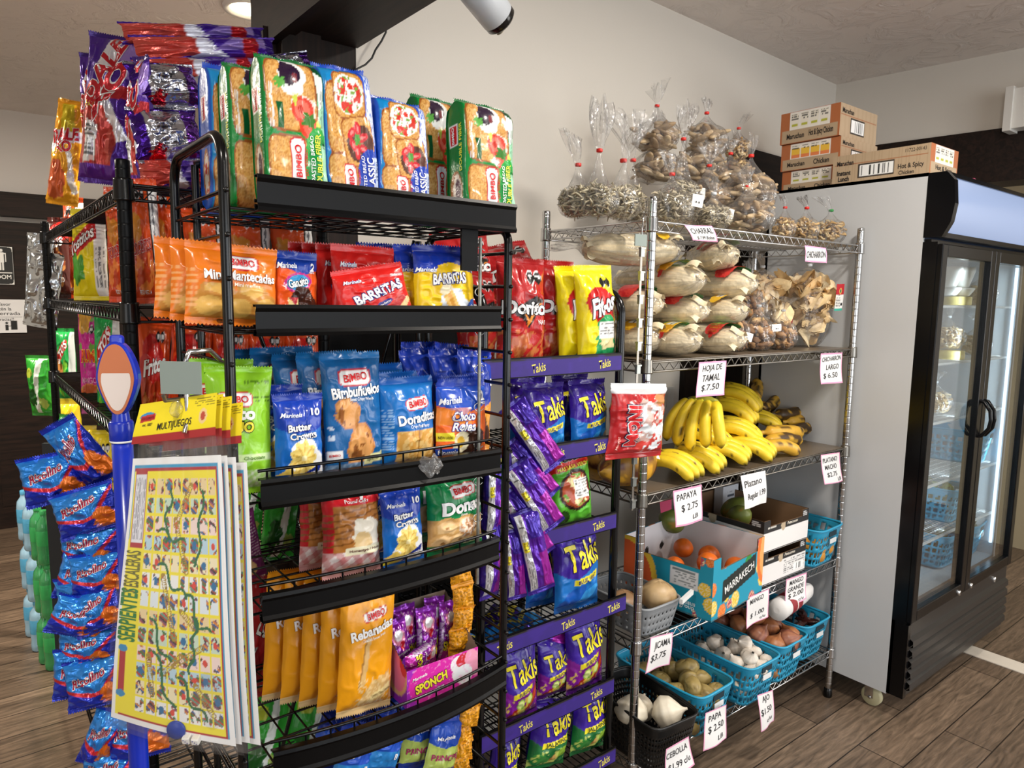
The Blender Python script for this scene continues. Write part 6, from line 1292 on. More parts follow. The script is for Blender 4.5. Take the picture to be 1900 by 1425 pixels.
# ------------------------------------------------------------------ produce and sacks on the chrome rack
rng = np.random.RandomState(7)
def jit(c, a=.06, r=rng): return np.clip(np.array(lin(c))*(1+r.uniform(-a, a)*np.ones(3)), 0, 1)
def rand_rot(r): 
    a, b, c = r.uniform(0, 6.28), r.uniform(-1.2, 1.2), r.uniform(0, 6.28); return Rz(a)@Rx(b)@Rz(c)
def contents(kind, rx, ry, rz, seed):
    """loose filling inside an ellipsoid-like sack, base at z=0"""
    r = np.random.RandomState(seed); mb = MB()
    def inside():
        while True:
            p = r.uniform(-1, 1, 3)
            if (abs(p[0])**2.6+abs(p[1])**2.6+abs(p[2])**2.6) < 1: return p
    if kind == 'fish':
        cols = ['b8ab90', 'a09478', 'cabfa2', '857a64', 'd6cbb0', 'aaa088']
        for _ in range(420):
            p = inside()*np.array([rx, ry, rz])*.88; d = r.normal(size=3); d[2] *= .5; d /= np.linalg.norm(d); L = r.uniform(.010, .019)
            q = p+np.array([0, 0, rz]); k = r.normal(size=3)*.003
            mb.tube([q-d*L, q-d*L*.4+k, q+d*L*.3+k, q+d*L], [.0006, .0032, .0028, .0012], jit(cols[r.randint(6)], .15, r), n=5, cap=False)
    elif kind == 'slab':
        cols = ['b39a78', 'a48a68', 'c4ad8a', '8f7658', 'b8a07c']
        for _ in range(46):
            p = inside()*np.array([rx*.82, ry*.82, rz*.9])+np.array([0, 0, rz])
            mb.ellips(p, r.uniform(.03, .042), r.uniform(.012, .016), r.uniform(.007, .010), jit(cols[r.randint(5)], .12, r), 12, 7, R=Rz(r.uniform(0, 6.28))@Rx(r.uniform(-.4, .4))@Ry(r.uniform(-.5, .5)), bump=.16, seed=r.randint(99))
    elif kind == 'ring':
        cols = ['cdb080', 'bd9c6a', 'dcc496', 'b08c58']
        for _ in range(74):
            p = inside()*np.array([rx*.86, ry*.86, rz*.88])+np.array([0, 0, rz]); R = rand_rot(r); a0 = r.uniform(0, 6); R0 = r.uniform(.008, .013)
            pts = [p+R@np.array([R0*math.cos(a0+t), R0*math.sin(a0+t), .002*math.sin(3*t)]) for t in np.linspace(0, 5.2, 11)]
            mb.tube(pts, .0038, jit(cols[r.randint(4)], .12, r), n=6)
    elif kind == 'pork':
        cols = ['a87c4c', '946a40', 'bf9662', '7c5632', 'cdaa78']
        for _ in range(64):
            p = inside()*np.array([rx*.84, ry*.84, rz*.88])+np.array([0, 0, rz])
            mb.ellips(p, r.uniform(.012, .022), r.uniform(.009, .014), r.uniform(.006, .011), jit(cols[r.randint(5)], .15, r), 10, 7, R=rand_rot(r), bump=.5, seed=r.randint(99))
    elif kind == 'puff':
        cols = ['e8cc9a', 'dcba86', 'eed8ae', 'd2ac74']
        for _ in range(24):
            p = inside()*np.array([rx*.72, ry*.6, rz*.8])+np.array([0, 0, rz]); c = jit(cols[r.randint(4)], .1, r); R = rand_rot(r); s = r.randint(999)
            u, v = np.broadcast_arrays(np.linspace(-1, 1, 16)[:, None], np.linspace(-1, 1, 12)[None])
            A, B = r.uniform(.05, .075), r.uniform(.03, .05)
            z = .036*np.sin(u*2.4+s)*np.cos(v*2.2)+.030*(fbm(u*2+9, v*2+9, s)-.5)*2; P = np.stack([u*A*(1-.25*v*v), v*B*(1-.2*u*u), z], -1)
            nn = fbm(u*4+5, v*4+5, s)[..., None]
            mb.grid(P@R.T+p, c*(.8+.45*nn))
            mb.grid((P+np.array([0, 0, .006]))@R.T+p, c*(.8+.45*nn))
    elif kind == 'husk':
        th, t = np.broadcast_arrays(np.linspace(0, 2*math.pi, 72, endpoint=False)[:, None], np.linspace(0, 1, 30)[None])
        s = seed*.37
        rr = np.clip(1-np.abs(2*t-1)**4.0, 0.0, 1)**.5*.95+.02
        fold = 1+.035*vnoise(th*12, t*2, seed)+.16*(vnoise(np.cos(th)*2+5+s, t*3+np.sin(th)*2+5, seed)-.5)
        P = np.stack([np.cos(th)*rr*fold*rx, (t-.5)*2*ry, rz+np.sin(th)*rr*fold*rz*.96], -1)
        n = fbm(th*9, t*1.3, seed, 4)[..., None]; c = np.array(lin('e2d2b0'))*(.62+.60*n); c = np.where(n > .62, c*np.array([1.0, .97, .9]), c)
        mb.grid(P, c, close_u=True)
        for k in range(7):
            a = r.uniform(0, 6.28); e = -1 if k < 3 else 1; q = r.uniform(.2, .8)
            u, v = np.broadcast_arrays(np.linspace(0, 1, 6)[:, None], np.linspace(-1, 1, 4)[None])
            P = np.stack([math.cos(a)*rx*q+v*.014, e*(ry*.78+u*ry*r.uniform(.2, .34)), rz+math.sin(a)*rz*q+.01*np.cos(v*2)+.01*np.sin(u*3+k)], -1)
            mb.grid(P, jit('e4d6b6', .1, r))
    return mb
def film_body(rx, ry, rz, neck, flare, seed, axis='z', k=1.05, wrk=.045):
    """clear film: a closed sack gathered to a neck with a flared tail"""
    th = np.linspace(0, 2*math.pi, 64, endpoint=False)[:, None]; n1, n2 = 24, 10
    t = np.linspace(-math.pi/2, 1.18, n1)[None]
    R = np.cos(t)**.72; Z = rz*(1+np.sin(t)*1.04)
    R = np.clip(R, 0, 1)
    zt = Z[0, -1]; rt = R[0, -1]
    s = np.linspace(0, 1, 7)[None][:, 1:]
    k2 = (seed % 3)*.4
    R2 = rt*(1-s)**1.3+.10*s*min(1, .05/rx); Z2 = zt+neck*s
    f = np.linspace(0, 1, n2)[None][:, 1:]
    R3 = R2[0, -1]+flare*(f**.8)/max(rx, ry); Z3 = Z2[0, -1]+neck*.3+flare*2.0*f
    Rr = np.concatenate([R, R2, R3], 1)+0*th; Zz = np.concatenate([Z, Z2, Z3], 1)+0*th
    tt = np.linspace(0, 1, Rr.shape[1])[None]
    wr = 1+wrk*np.sin(th*9+seed+5*tt)+wrk*.9*np.sin(th*17-seed*2+9*tt)+.10*(vnoise(np.cos(th)*2+tt*6+seed, np.sin(th)*2+9, seed)-.5)
    fl_ = np.clip((tt-.78)/.22, 0, 1); wr = wr+fl_*(.45*np.sin(th*5+seed)+.35*np.sin(th*11-seed)+.5*(vnoise(np.cos(th)*3+9, np.sin(th)*3+tt*5+9, seed+5)-.5))
    Zz = Zz+fl_*flare*(1.1*(vnoise(np.cos(th)*2.5+9, np.sin(th)*2.5+9, seed+2)-.5))
    x = np.cos(th)*Rr*wr*rx*k; y = np.sin(th)*Rr*wr*ry*k*(1-.7*fl_)
    bend = np.clip(tt-.7, 0, 1)**1.3*.22*math.sin(seed*1.7)
    P = np.stack([x+bend, y, Zz-.001+0*x], -1)
    if axis == 'y':
        P = np.stack([P[..., 0], P[..., 2]-rz, P[..., 1]*1.0+ry*k], -1)
    return MB().grid(P, (1, 1, 1), close_u=True), zt+neck*1.1
def sticker(W_, H_, seed=0, c='f4f2ee', colorful=False):
    mb = MB(); u, v = np.broadcast_arrays(np.linspace(0, 1, 30)[:, None], np.linspace(0, 1, 30)[None]); cv = Cv(u, v, H_/W_); cv.fill(c)
    if colorful:
        cv.fill('f0eee8'); cv.rect(0, .62, 1, 1, 'b81c28'); cv.ell(.5, .74, .16, .3, 'e8b050'); cv.ell(.5, .74, .09, .2, '2c6a50'); cv.rect(0, 0, 1, .08, '3cb09c'); cv.smalltext(.08, .12, .6, .6, '6a6a6a', 9); cv.barcode(.62, .12, .92, .4, True)
    else:
        cv.smalltext(.08, .62, .92, .92, '9a9a9a', 3); cv.barcode(.2, .28, .75, .5, False, seed+3); cv.smalltext(.3, .08, .7, .2, '6a6a6a', 1)
    P = np.stack([(u-.5)*W_, -.004*np.cos((u-.5)*2.2)+.004*v*v, (v-.5)*H_], -1); mb.grid(P, cv.c); return mb
SACK = {}
def sack(key, kind, rx, ry, rz, neck, flare, pos, rot=0.0, tilt=0.0, scale=1.0, label='', cat='bag of dried food', group=None, tie=None, stk=None, name='clear_food_bag', seed=1, roll=0.0):
    if key not in SACK:
        o = empty(name)
        ax = 'y' if kind == 'husk' else 'z'
        if kind == 'husk':
            cb = contents('husk', rx, ry, rz, seed); c = cb.build('corn_husks', M_DRY, o); c['kind'] = 'stuff'
            f, nz = film_body(rx, rz, ry, neck, flare, seed, 'y', 1.06); f.build('film', M_CLEAR, o)
        else:
            cb = contents(kind, rx, ry, rz, seed); c = cb.build({'fish': 'dried_fish', 'slab': 'dried_slices', 'ring': 'pasta_rings', 'pork': 'crackling_pieces', 'puff': 'puffed_rinds'}[kind], M_DRY, o); c['kind'] = 'stuff'
            f, nz = film_body(rx, ry, rz, neck, flare, seed); f.build('film', M_CLEAR, o)
            if tie: MB().lathe([(.006, -.004), (.0085, -.003), (.0085, .004), (.006, .005)], n=14, center=(0, 0, nz)).build('twist_tie', mat('tie_'+tie, {'red': 'd8281e', 'green': '1f8a3c', 'clear': 'c8ccd0'}[tie], .4), o)
        SACK[key] = o
    else: o = copy_tree(SACK[key])
    setm(o, Rz(rot)@Rx(tilt)@Ry(roll), pos, (scale,)*3)
    tag(o, label, cat, group)
    if stk:
        for (dx, dy, dz, w_, h_, rr, cf) in stk:
            s = sticker(w_, h_, seed, colorful=cf).build('price_sticker', M_PAPER, o); s.location = (dx, dy, dz); s.rotation_euler = (0.15, rr*.6, -rot-.35)
    return o
ZT = CZ[0]
def P_at(px, Y, z): p = ony(px, 500, Y); return (p[0], Y, z)
gfi = 'clear bags of dried silver fish'
K = lambda *a, **k: sack(*a, **k)
K('fa', 'fish', .042, .05, .042, .05, .03, P_at(1068, 1.42, ZT), .3, label='small bag of dried fish at the far left of the top chrome shelf', group=gfi, tie='red', seed=3)
K('fb', 'fish', .040, .05, .045, .075, .055, P_at(1106, 1.37, ZT), .8, label='bag of dried fish with tall flared film, second from the left', group=gfi, tie='red', seed=4)
K('fa', 'fish', .042, .05, .042, .05, .03, P_at(1150, 1.36, ZT), 1.6, scale=1.12, label='bag of dried fish, third from the left on top', group=gfi)
K('fb', 'fish', .040, .05, .045, .075, .055, P_at(1168, 1.50, ZT+.02), 2.6, scale=1.05, label='bag of dried fish with billowing film behind the first three', group=gfi)
K('fc', 'fish', .072, .06, .048, .04, .022, P_at(1240, 1.345, ZT), .1, label='wide bag of dried fish right of the near post, square price sticker', group=gfi, tie='red', seed=6, stk=[(.03, -.068, .062, .036, .034, .2, False)])
K('fd', 'fish', .055, .055, .05, .115, .045, P_at(1258, 1.50, ZT+.07), .4, label='bag of dried fish with the tallest white film spout in the middle', group=gfi, tie='red', seed=8, stk=[(.06, -.052, .06, .022, .036, .0, False)])
K('fe', 'fish', .055, .055, .038, .03, .02, P_at(1318, 1.36, ZT), 1.2, label='low bag of dried fish above the pink fish sign, tilted price sticker', group=gfi, tie='clear', seed=9, stk=[(.01, -.062, .05, .034, .036, .3, False)])
gsl = 'clear bags of tan dried slices'
K('sa', 'slab', .080, .07, .050, .05, .03, ony(1218, 340, 1.60), .4, label='bag of tan dried slices at the left of the heap, second from the top', group=gsl, tie='red', seed=11)
K('sa', 'slab', .080, .07, .050, .05, .03, ony(1216, 282, 1.60), 1.5, scale=.95, label='bag of tan dried slices topmost at the left, beside the film spout', group=gsl)
K('sb', 'slab', .095, .07, .050, .04, .02, ony(1308, 288, 1.60), .2, label='bag of tan dried slices topmost in the middle of the heap', group=gsl, tie='red', seed=13)
K('sb', 'slab', .095, .07, .050, .04, .02, ony(1296, 342, 1.60), 2.9, scale=1.05, label='bag of tan dried slices under the topmost middle one', group=gsl)
K('sb', 'slab', .095, .07, .050, .04, .02, ony(1352, 362, 1.55), -.3, label='bag of tan dried slices right of centre, second layer', group=gsl)
K('sc', 'slab', .095, .075, .062, .05, .025, ony(1388, 400, 1.42), .3, label='large bag of tan dried slices at the right of the heap, red tie', group=gsl, tie='red', seed=15, scale=1.1)
K('sc', 'slab', .095, .075, .062, .05, .025, (ony(1382, 432, 1.37)[0], 1.37, ZT), 1.9, scale=.85, label='bag of tan dried slices at the front under the red-tied one', group=gsl)
K('sa', 'slab', .080, .07, .050, .05, .03, ony(1312, 395, 1.50), 2.4, label='bag of tan dried slices behind the low fish bag', group=gsl)
K('sa', 'slab', .080, .07, .050, .05, .03, (ony(1250, 400, 1.60)[0], 1.60, ZT), .9, scale=1.05, label='bag of tan dried slices low in the back centre of the heap', group=gsl)
gri = 'clear bags of curled snack rings'
K('ra', 'ring', .048, .045, .042, .035, .018, ony(1368, 338, 1.58), .3, label='bag of curled snack rings high at the right of the heap', group=gri, tie='red', seed=21)
K('ra', 'ring', .048, .045, .042, .035, .018, ony(1368, 296, 1.58), 1.3, scale=.9, label='small bag of curled snack rings with red tie near the top right of the heap', group=gri)
K('ra', 'ring', .048, .045, .042, .035, .018, P_at(1450, 1.365, ZT), .2, scale=.85, label='bag of curled snack rings beside the white price sticker, left of three', group=gri)
K('rb', 'ring', .050, .045, .042, .035, .02, P_at(1490, 1.37, ZT), 1.0, scale=.95, label='bag of curled snack rings in the middle of the three at the right end', group=gri, tie='red', seed=23)
K('rc', 'ring', .055, .045, .046, .03, .02, P_at(1535, 1.38, ZT), -.4, label='bag of curled snack rings at the right end of the top shelf, green tie', group=gri, tie='green', seed=25)
# corn husks
Z2 = CZ[1]
ghu = 'clear bags of corn husks'
def husk(px, Y, z, rot, sc, lab, roll=0, key='ha', g=ghu, fr=None):
    o = K(key, 'husk', .064, .15, .046, .03, .025, P_at(px, Y, z), rot, scale=sc, label=lab, cat='bag of corn husks', group=g, name='corn_husk_bag', seed=31 if key == 'ha' else 37)
    return o
def print_band(o, kind):
    mb = MB(); th, t = np.broadcast_arrays(np.linspace(.15, 2.4, 34)[:, None], np.linspace(-.80, -.25, 20)[None]); u = (th-.15)/2.25; v = (t+.80)/.55
    cv = Cv(u, v, 1.1)
    m = np.zeros(u.shape, bool)
    if kind == 'green':
        cv.fill('2c9434'); a = cv.inell(.62, .55, .36, .36, 20); cv.put(a, '2f9a38'); b = cv.inell(.25, .45, .14, .3, 10); cv.put(b, 'e09a2c'); cv.speck(b, 'f6d05c', 20, .5, 3, .9); c = cv.inell(.08, .5, .1, .14); cv.put(c, 'b82c28'); cv.put(cv.inell(.62, .6, .26, .1, 25), '8fcf5c'); m = a | b | c
    elif kind == 'red':
        a = cv.inell(.5, .5, .42, .4, 0, 4); cv.put(a, 'b01c20'); cv.speck(a, 'd84a40', 8, .5, 5, .5); b = cv.inell(.9, .5, .18, .5); cv.put(b, '17602c'); m = a | b
    else:
        a = cv.inell(.5, .5, .34, .36); cv.put(a, 'e8b830'); cv.rect(.4, .35, .62, .65, 'e8e8e0'); cv.barcode(.4, .38, .62, .6, True); m = a
    P = np.stack([-np.cos(th)*.064*1.17, t*.15, .046+np.sin(th)*.046*1.2], -1)
    drop = ~(m[:-1, :-1] & m[1:, 1:]); mb.grid(P, cv.c, drop=drop); mb.build('printed_label', M_FILM, o)
print_band(husk(1168, 1.42, Z2+.262, 1.25, 1.0, 'corn husk bag lying crosswise at the top left, yellow sticker'), 'yellow')
print_band(husk(1318, 1.45, Z2+.262, -.6, 1.0, 'corn husk bag at the top right of the husk pile with red label', key='hb'), 'red')
print_band(husk(1222, 1.45, Z2+.172, -.1, 1.12, 'corn husk bag with green print in the left stack, second from the top'), 'green')
husk(1318, 1.45, Z2+.172, .1, 1.05, 'plain corn husk bag in the right stack, second from the top', key='hb')
husk(1228, 1.46, Z2+.086, .12, 1.05, 'plain corn husk bag in the left stack, third from the top', key='hb')
husk(1314, 1.45, Z2+.086, -.08, 1.0, 'plain corn husk bag in the right stack, third from the top')
print_band(husk(1222, 1.42, Z2, 0, 1.02, 'corn husk bag with green print at the bottom left, tail over the rail'), 'green')
print_band(husk(1308, 1.42, Z2, .05, .98, 'corn husk bag with green and orange print at the bottom right of the husks', key='hb'), 'green')
print_band(husk(1140, 1.50, Z2, .3, 1.05, 'corn husk bag behind the clip strip at the bottom left corner'), 'yellow')
husk(1140, 1.50, Z2+.105, .2, 1.05, 'corn husk bag behind the yellow chip bags, middle height', key='hb')
# crackling
gcr = 'clear bags of brown crackling pieces'
K('pa', 'pork', .042, .05, .055, .04, .02, P_at(1368, 1.40, Z2), .2, label='bag of brown crackling next to the corn husks', cat='bag of snacks', group=gcr, tie='red', seed=41, stk=[(-.01, -.055, .05, .03, .028, .4, False)])
K('pb', 'pork', .055, .055, .055, .04, .02, P_at(1412, 1.38, Z2), .5, label='bag of brown crackling with two folds, second from the husks', cat='bag of snacks', group=gcr, tie='clear', seed=43, stk=[(.0, -.06, .08, .038, .024, -.1, False)])
K('pb', 'pork', .055, .055, .055, .04, .02, P_at(1458, 1.37, Z2), 1.4, scale=.9, label='low bag of brown crackling third from the husks', cat='bag of snacks', group=gcr)
K('pa', 'pork', .042, .05, .055, .04, .02, P_at(1395, 1.48, Z2+.09), 1.1, scale=1.1, label='bag of brown crackling on top of the others', cat='bag of snacks', group=gcr)
gpu = 'large clear bags of puffed rinds'
K('ua', 'puff', .085, .07, .125, .02, .018, P_at(1415, 1.50, Z2), .3, scale=1.1, label='large bag of golden puffed rinds behind the crackling, dark corner film', cat='bag of snacks', group=gpu, tie='clear', seed=51, stk=[(.07, -.075, .07, .034, .07, .0, True)])
K('ub', 'puff', .085, .065, .13, .02, .02, P_at(1502, 1.42, Z2), -.2, scale=1.1, label='large bag of golden puffed rinds at the right end with red and green label', cat='bag of snacks', group=gpu, tie='clear', seed=53, stk=[(.07, -.07, .17, .032, .09, -.08, True)])
K('ub', 'puff', .085, .065, .13, .02, .02, P_at(1455, 1.62, Z2), 1.2, scale=1.0, label='large bag of golden puffed rinds at the back of the second chrome shelf', cat='bag of snacks', group=gpu)
K('ua', 'puff', .085, .07, .125, .02, .018, P_at(1385, 1.64, Z2), 2.2, scale=.95, label='large bag of puffed rinds in shadow behind the stacked crackling', cat='bag of snacks', group=gpu)

# bananas
def banana_mesh(L=.185, r=.0185, bow=.045, seed=0, col='f0cf2e', spot=.08, green=.5, n=12):
    t = np.linspace(0, 1, 22); a = (t-.5)*1.7; Rr = L/1.7
    P = np.stack([np.sin(a)*Rr+L*.42, 0*t, np.cos(a)*Rr-Rr*math.cos(.85)], -1)
    P[:, 2] *= bow/.045
    rad = r*np.clip(np.minimum(1, (t/.16)**.8*.75+.25), 0, 1)*np.clip(np.minimum(1, ((1-t)/.13)**.7*.8+.2), 0, 1)
    rad[:3] = r*.36
    mb = MB(); base = np.array(lin(col)); C = np.tile(base, (len(t), 1))
    g = np.array(lin('a8b83a')); C[:4] = C[:4]*(1-green)+g*green; C[-1] = lin('3a2c18'); C[-2] = C[-2]*.4
    th = np.arange(n)*2*math.pi/n; Cn = np.tile(C[None], (n, 1, 1))
    nz = vnoise(th[:, None]*2.2+seed, t[None]*9+seed, seed); Cn = np.where((nz > 1-spot)[..., None], np.array(lin('4a3312')), Cn)
    T = np.gradient(P, axis=0); T /= np.linalg.norm(T, axis=1)[:, None]
    A = np.array([0, 1.0, 0]); B = np.cross(T, A); k = 1+.05*np.cos(5*th)
    G = P[None]+rad[None, :, None]*(np.cos(th)*k)[:, None, None]*A+rad[None, :, None]*(np.sin(th)*k)[:, None, None]*B[None]
    mb.grid(G, Cn, close_u=True); return mb
BAN = [banana_mesh(seed=i, spot=.06+.05*(i % 3), L=.18+.01*(i % 3)).mesh('banana', M_FRUIT) for i in range(4)]
HAND = {}
def hand(pos, R, n, label, sc=1.0, fan=.10, key=None):
    o = empty('banana_bunch'); tag(o, label, 'bananas', 'hands of yellow bananas')
    for k in range(n):
        b = bpy.data.objects.new('banana', BAN[k % 4]); link(b, o); q = k-(n-1)/2
        b.location = (0, q*.020, -.002*q*q); b.rotation_euler = Matrix([list(r) for r in (Rz(q*fan)@Rx(-q*.12))]).to_euler()
    mb = MB(); mb.ellips((-.004, 0, .0), .014, .012+.008*n, .010, lin('9a9a38'), 12, 8, bump=.1); mb.build('crown', M_FRUIT, o)
    setm(o, R, pos, (sc,)*3); return o
Z3 = CZ[2]
def HB(px, Y, z, yaw, pitch, n, lab, roll=0, sc=1.0, fan=.1):
    p = P_at(px, Y, z); hand(p, Rz(math.radians(yaw))@Ry(math.radians(pitch))@Rx(math.radians(roll)), n, lab, sc, fan)
HB(1222, 1.42, Z3+.05, -62, 12, 5, 'hand of bananas at the front left behind the papaya, white sticker', sc=.95)
HB(1262, 1.46, Z3+.045, -52, 10, 6, 'hand of bananas second along the front edge of the shelf')
HB(1312, 1.47, Z3+.045, -48, 8, 6, 'hand of bananas in the middle of the front edge of the shelf')
HB(1362, 1.46, Z3+.045, -50, 10, 6, 'hand of bananas at the right of the front edge, next to the plantains')
HB(1282, 1.52, Z3+.095, -50, 16, 6, 'hand of bananas on the second layer at the left')
HB(1336, 1.52, Z3+.10, -45, 16, 6, 'hand of bananas on the second layer at the right', sc=1.02)
HB(1335, 1.60, Z3+.16, -52, 20, 6, 'hand of bananas on the third layer')
HB(1345, 1.62, Z3+.21, -48, 26, 6, 'topmost hand of bananas under white wrap at the back')
HB(1385, 1.62, Z3+.08, -40, 12, 5, 'hand of bananas at the back right behind the pile')
p = ony(1304, 744, 1.37); hand(p, Rz(math.radians(-165))@Ry(math.radians(62))@Rx(math.radians(0)), 5, 'hand of bananas standing on its tips with green stems up', .98, .17)
MB().lathe([(.030, -.004), (.034, -.004), (.034, .005), (.030, .005)], n=30, center=(0, 0, 0)).build('tape_band', mat('grey_tape', 'b8bcc4', .35)); o = bpy.data.objects['tape_band']; o.location = (p[0]-.035, 1.37, p[2]-.07); o.rotation_euler = (.3, .8, .2); tag(o, 'white tape band around the standing hand of bananas', 'tape')
PLT = [banana_mesh(L=.23, r=.024, seed=20+i, col='d9a836', spot=.30+.14*(i % 3), green=0, bow=.03).mesh('plantain', M_FRUIT) for i in range(3)]
gpl = 'ripe spotted plantains'
for i, (px, Y, z, yaw, pt, lb) in enumerate([(1422, 1.36, .02, -14, 4, 'darkest plantain lying along the front rail of the shelf'), (1435, 1.42, .022, -8, 2, 'dark plantain just behind the front one'), (1470, 1.50, .022, -4, 0, 'plantain pointing right beside the price sign'), (1430, 1.45, .062, -12, 4, 'plantain on the second layer at the front'), (1470, 1.53, .065, 0, -4, 'plantain on the second layer whose tip points right'), (1448, 1.56, .10, -6, -6, 'plantain on the third layer with brown spots'), (1466, 1.60, .13, 4, -10, 'topmost plantain, yellow with dark tip'), (1410, 1.62, .17, 30, -14, 'stubby plantain leaning up at the back left of its pile'), (1425, 1.58, .14, 12, -4, 'plantain wrapped in clear film at the back')]):
    b = bpy.data.objects.new('plantain', PLT[i % 3]); link(b); p = P_at(px, Y, Z3+z); setm(b, Rz(math.radians(yaw))@Ry(math.radians(pt))@Rx(.4*i), p, (1, 1, 1)); tag(b, lb, 'plantain', gpl)
# papayas
def papaya(pos, R, sc, lab, seed):
    mb = MB(); t = np.linspace(0, 1, 34)[None]; th = np.linspace(0, 2*math.pi, 40, endpoint=False)[:, None]
    r = np.sin(math.pi*t)**.62*(.8+.35*t)*(1+.03*np.cos(th*5)); x = (t-.5)*.27
    P = np.stack([x+0*th, np.cos(th)*r*.066, np.sin(th)*r*.066], -1)
    n = fbm(th*1.1+seed, t*5+seed, seed)[..., None]; n2 = fbm(th*3+seed, t*9, seed+3)[..., None]
    C = np.array(lin('b98a2c'))*(1-n)+np.array(lin('7c4a1c'))*n; C = np.where(n > .56, np.array(lin('6c3418'))*(.7+.5*n2), C); C = np.where(n < .38, np.array(lin('d8a02c')), C)
    mb.grid(P, C+0*P, close_u=True); o = mb.build('papaya', M_FRUIT); setm(o, R, pos, (sc,)*3); tag(o, lab, 'papaya', 'ripe papayas')
papaya(P_at(1176, 1.375, Z3+.067), Rz(.15), 1.0, 'large brown and yellow papaya behind the near chrome post', 3)
papaya(P_at(1118, 1.47, Z3+.062), Rz(1.0), .9, 'greenish papaya partly hidden behind the chip rack pole', 9)
MB().grid(np.stack(np.broadcast_arrays(np.linspace(-.035, .035, 8)[:, None], 0*np.linspace(0, 1, 8)[None], np.linspace(-.02, .02, 8)[None]+0*np.linspace(-1, 1, 8)[:, None]), -1), lin('e4e4e0')).build('paper_sticker', M_PAPER)
o = bpy.data.objects['paper_sticker']; o.location = P_at(1226, 1.345, Z3+.10); o.rotation_euler = (-.5, .3, .3); tag(o, 'crumpled white sticker on the bananas beside the papaya', 'sticker')

# baskets
def basket_mesh(W_, D_, H_, nx, ny, nz, pat, taper=.84, seed=1, solid_top=.16):
    per = []
    def sup(u):
        a = u*2*math.pi; c, s = math.cos(a), math.sin(a); k = (abs(c)**5+abs(s)**5)**(-1/5.0); return c*k, s*k
    n = 2*(nx+ny)*2; nzz = nz*2
    u = np.linspace(0, 1, n, endpoint=False)
    XY = []
    for uu in u:
        q = uu*4; k = int(q); f = q-k; f = 2*f-1
        p = [(1, f), (-f, 1), (-1, -f), (f, -1)][k]; m = (abs(p[0])**7+abs(p[1])**7)**(1/7.0); XY.append((p[0]/m, p[1]/m))
    XY = np.array(XY); z = np.linspace(0, 1, nzz)
    P = np.zeros((n, nzz, 3)); tp = taper+(1-taper)*z
    P[..., 0] = XY[:, :1]*W_/2*tp; P[..., 1] = XY[:, 1:]*D_/2*tp; P[..., 2] = z*H_
    r = np.random.RandomState(seed); drop = np.zeros((n, nzz-1), bool)
    for i in range(n):
        for j in range(nzz-1):
            zz = (j+.5)/(nzz-1)
            if zz > 1-solid_top or zz < .07: continue
            if pat == 'grid': drop[i, j] = (i % 2 == 0) and (j % 2 == 0)
            elif pat == 'mix': drop[i, j] = ((i % 3 != 0) and (j % 3 != 0) and r.rand() > .22) or (r.rand() < .04 and i % 3 != 0)
            else: drop[i, j] = (i % 3 == 1) and (j % 3 == 1)
    return P, drop
BSK = {}
def basket(key, W_, D_, H_, m, pos, rot=0, pat='mix', nx=16, ny=20, nz=8, label='', handle=True, name='plastic_basket', group=None, tag_c=True):
    if key not in BSK:
        o = empty(name); P, drop = basket_mesh(W_, D_, H_, nx, ny, nz, pat)
        b = MB(); b.grid(P, (0, 0, 0), close_u=True, drop=drop)
        th = np.arange(P.shape[0]); base = P[:, 0]; b.add(np.vstack([base, [[0, 0, 0]]]), [[i, (i+1) % len(base), len(base)] for i in range(len(base))], (0, 0, 0))
        w_ = b.build('basket_wall', m, o); solidify(w_, .0022, 0)
        rim = [tuple(p) for p in P[:, -1]]; rim.append(rim[0]); mb = MB(); mb.tube(rim, .0042, n=8, cap=False); mb.build('rim', m, o)
        if tag_c:
            for e in (-1,):
                mb = MB(); yy = e*(D_/2-.001); mb.box(-.028, yy-.0015, H_*.80, .028, yy+.001, H_*.93); mb.build('handle_slot', mat('basket_slot', '0c2c38', .5), o)
                mb = MB(); mb.box(-.024, yy*.985-.006, H_*.62, .024, yy*.985-.004, H_*.74); mb.build('white_tag', mat('white_tag', 'e6e8e8', .4), o)
        BSK[key] = o
    else: o = copy_tree(BSK[key])
    setm(o, Rz(rot), pos, (1, 1, 1)); tag(o, label, 'basket', group); return o
M_BLUEP = mat('turquoise_plastic', '2a9cc4', .35, bump=(120, .05, .001)); M_GREYP = mat('grey_plastic', '8e9296', .4); M_BLKP = mat('black_plastic', '141414', .4)
Z5 = CZ[4]; Z4 = CZ[3]
gbk = 'turquoise perforated baskets on the chrome rack'
basket('blue', .20, .36, .145, M_BLUEP, (1.798, 1.405, Z5), .03, label='turquoise basket of potatoes on the bottom chrome shelf', group=gbk)
basket('blue', .20, .36, .145, M_BLUEP, (2.07, 1.405, Z5+.004), .0, label='turquoise basket of garlic on the bottom chrome shelf', group=gbk)
basket('blue', .20, .36, .145, M_BLUEP, (2.292, 1.43, Z5), .03, label='turquoise basket of onions on the bottom chrome shelf', group=gbk)
basket('blue', .20, .36, .145, M_BLUEP, (2.51, 1.46, Z5), .02, label='turquoise basket of dark peppers nearest the rear chrome post', group=gbk)
basket('blue', .20, .36, .145, M_BLUEP, (2.515, 1.44, Z4), .05, label='turquoise basket on the fourth chrome shelf beside the two mango trays', group=gbk)
basket('grey', .175, .26, .09, M_GREYP, (1.585, 1.405, Z4), 0, pat='dots', nx=12, ny=16, nz=6, label='grey perforated basket of jicama behind the near chrome post', tag_c=False)
basket('black', .19, .32, .15, M_BLKP, (1.575, 1.345, Z5), -.1, pat='grid', nx=14, ny=22, nz=9, label='black perforated basket of white onions at the bottom left corner', tag_c=False)
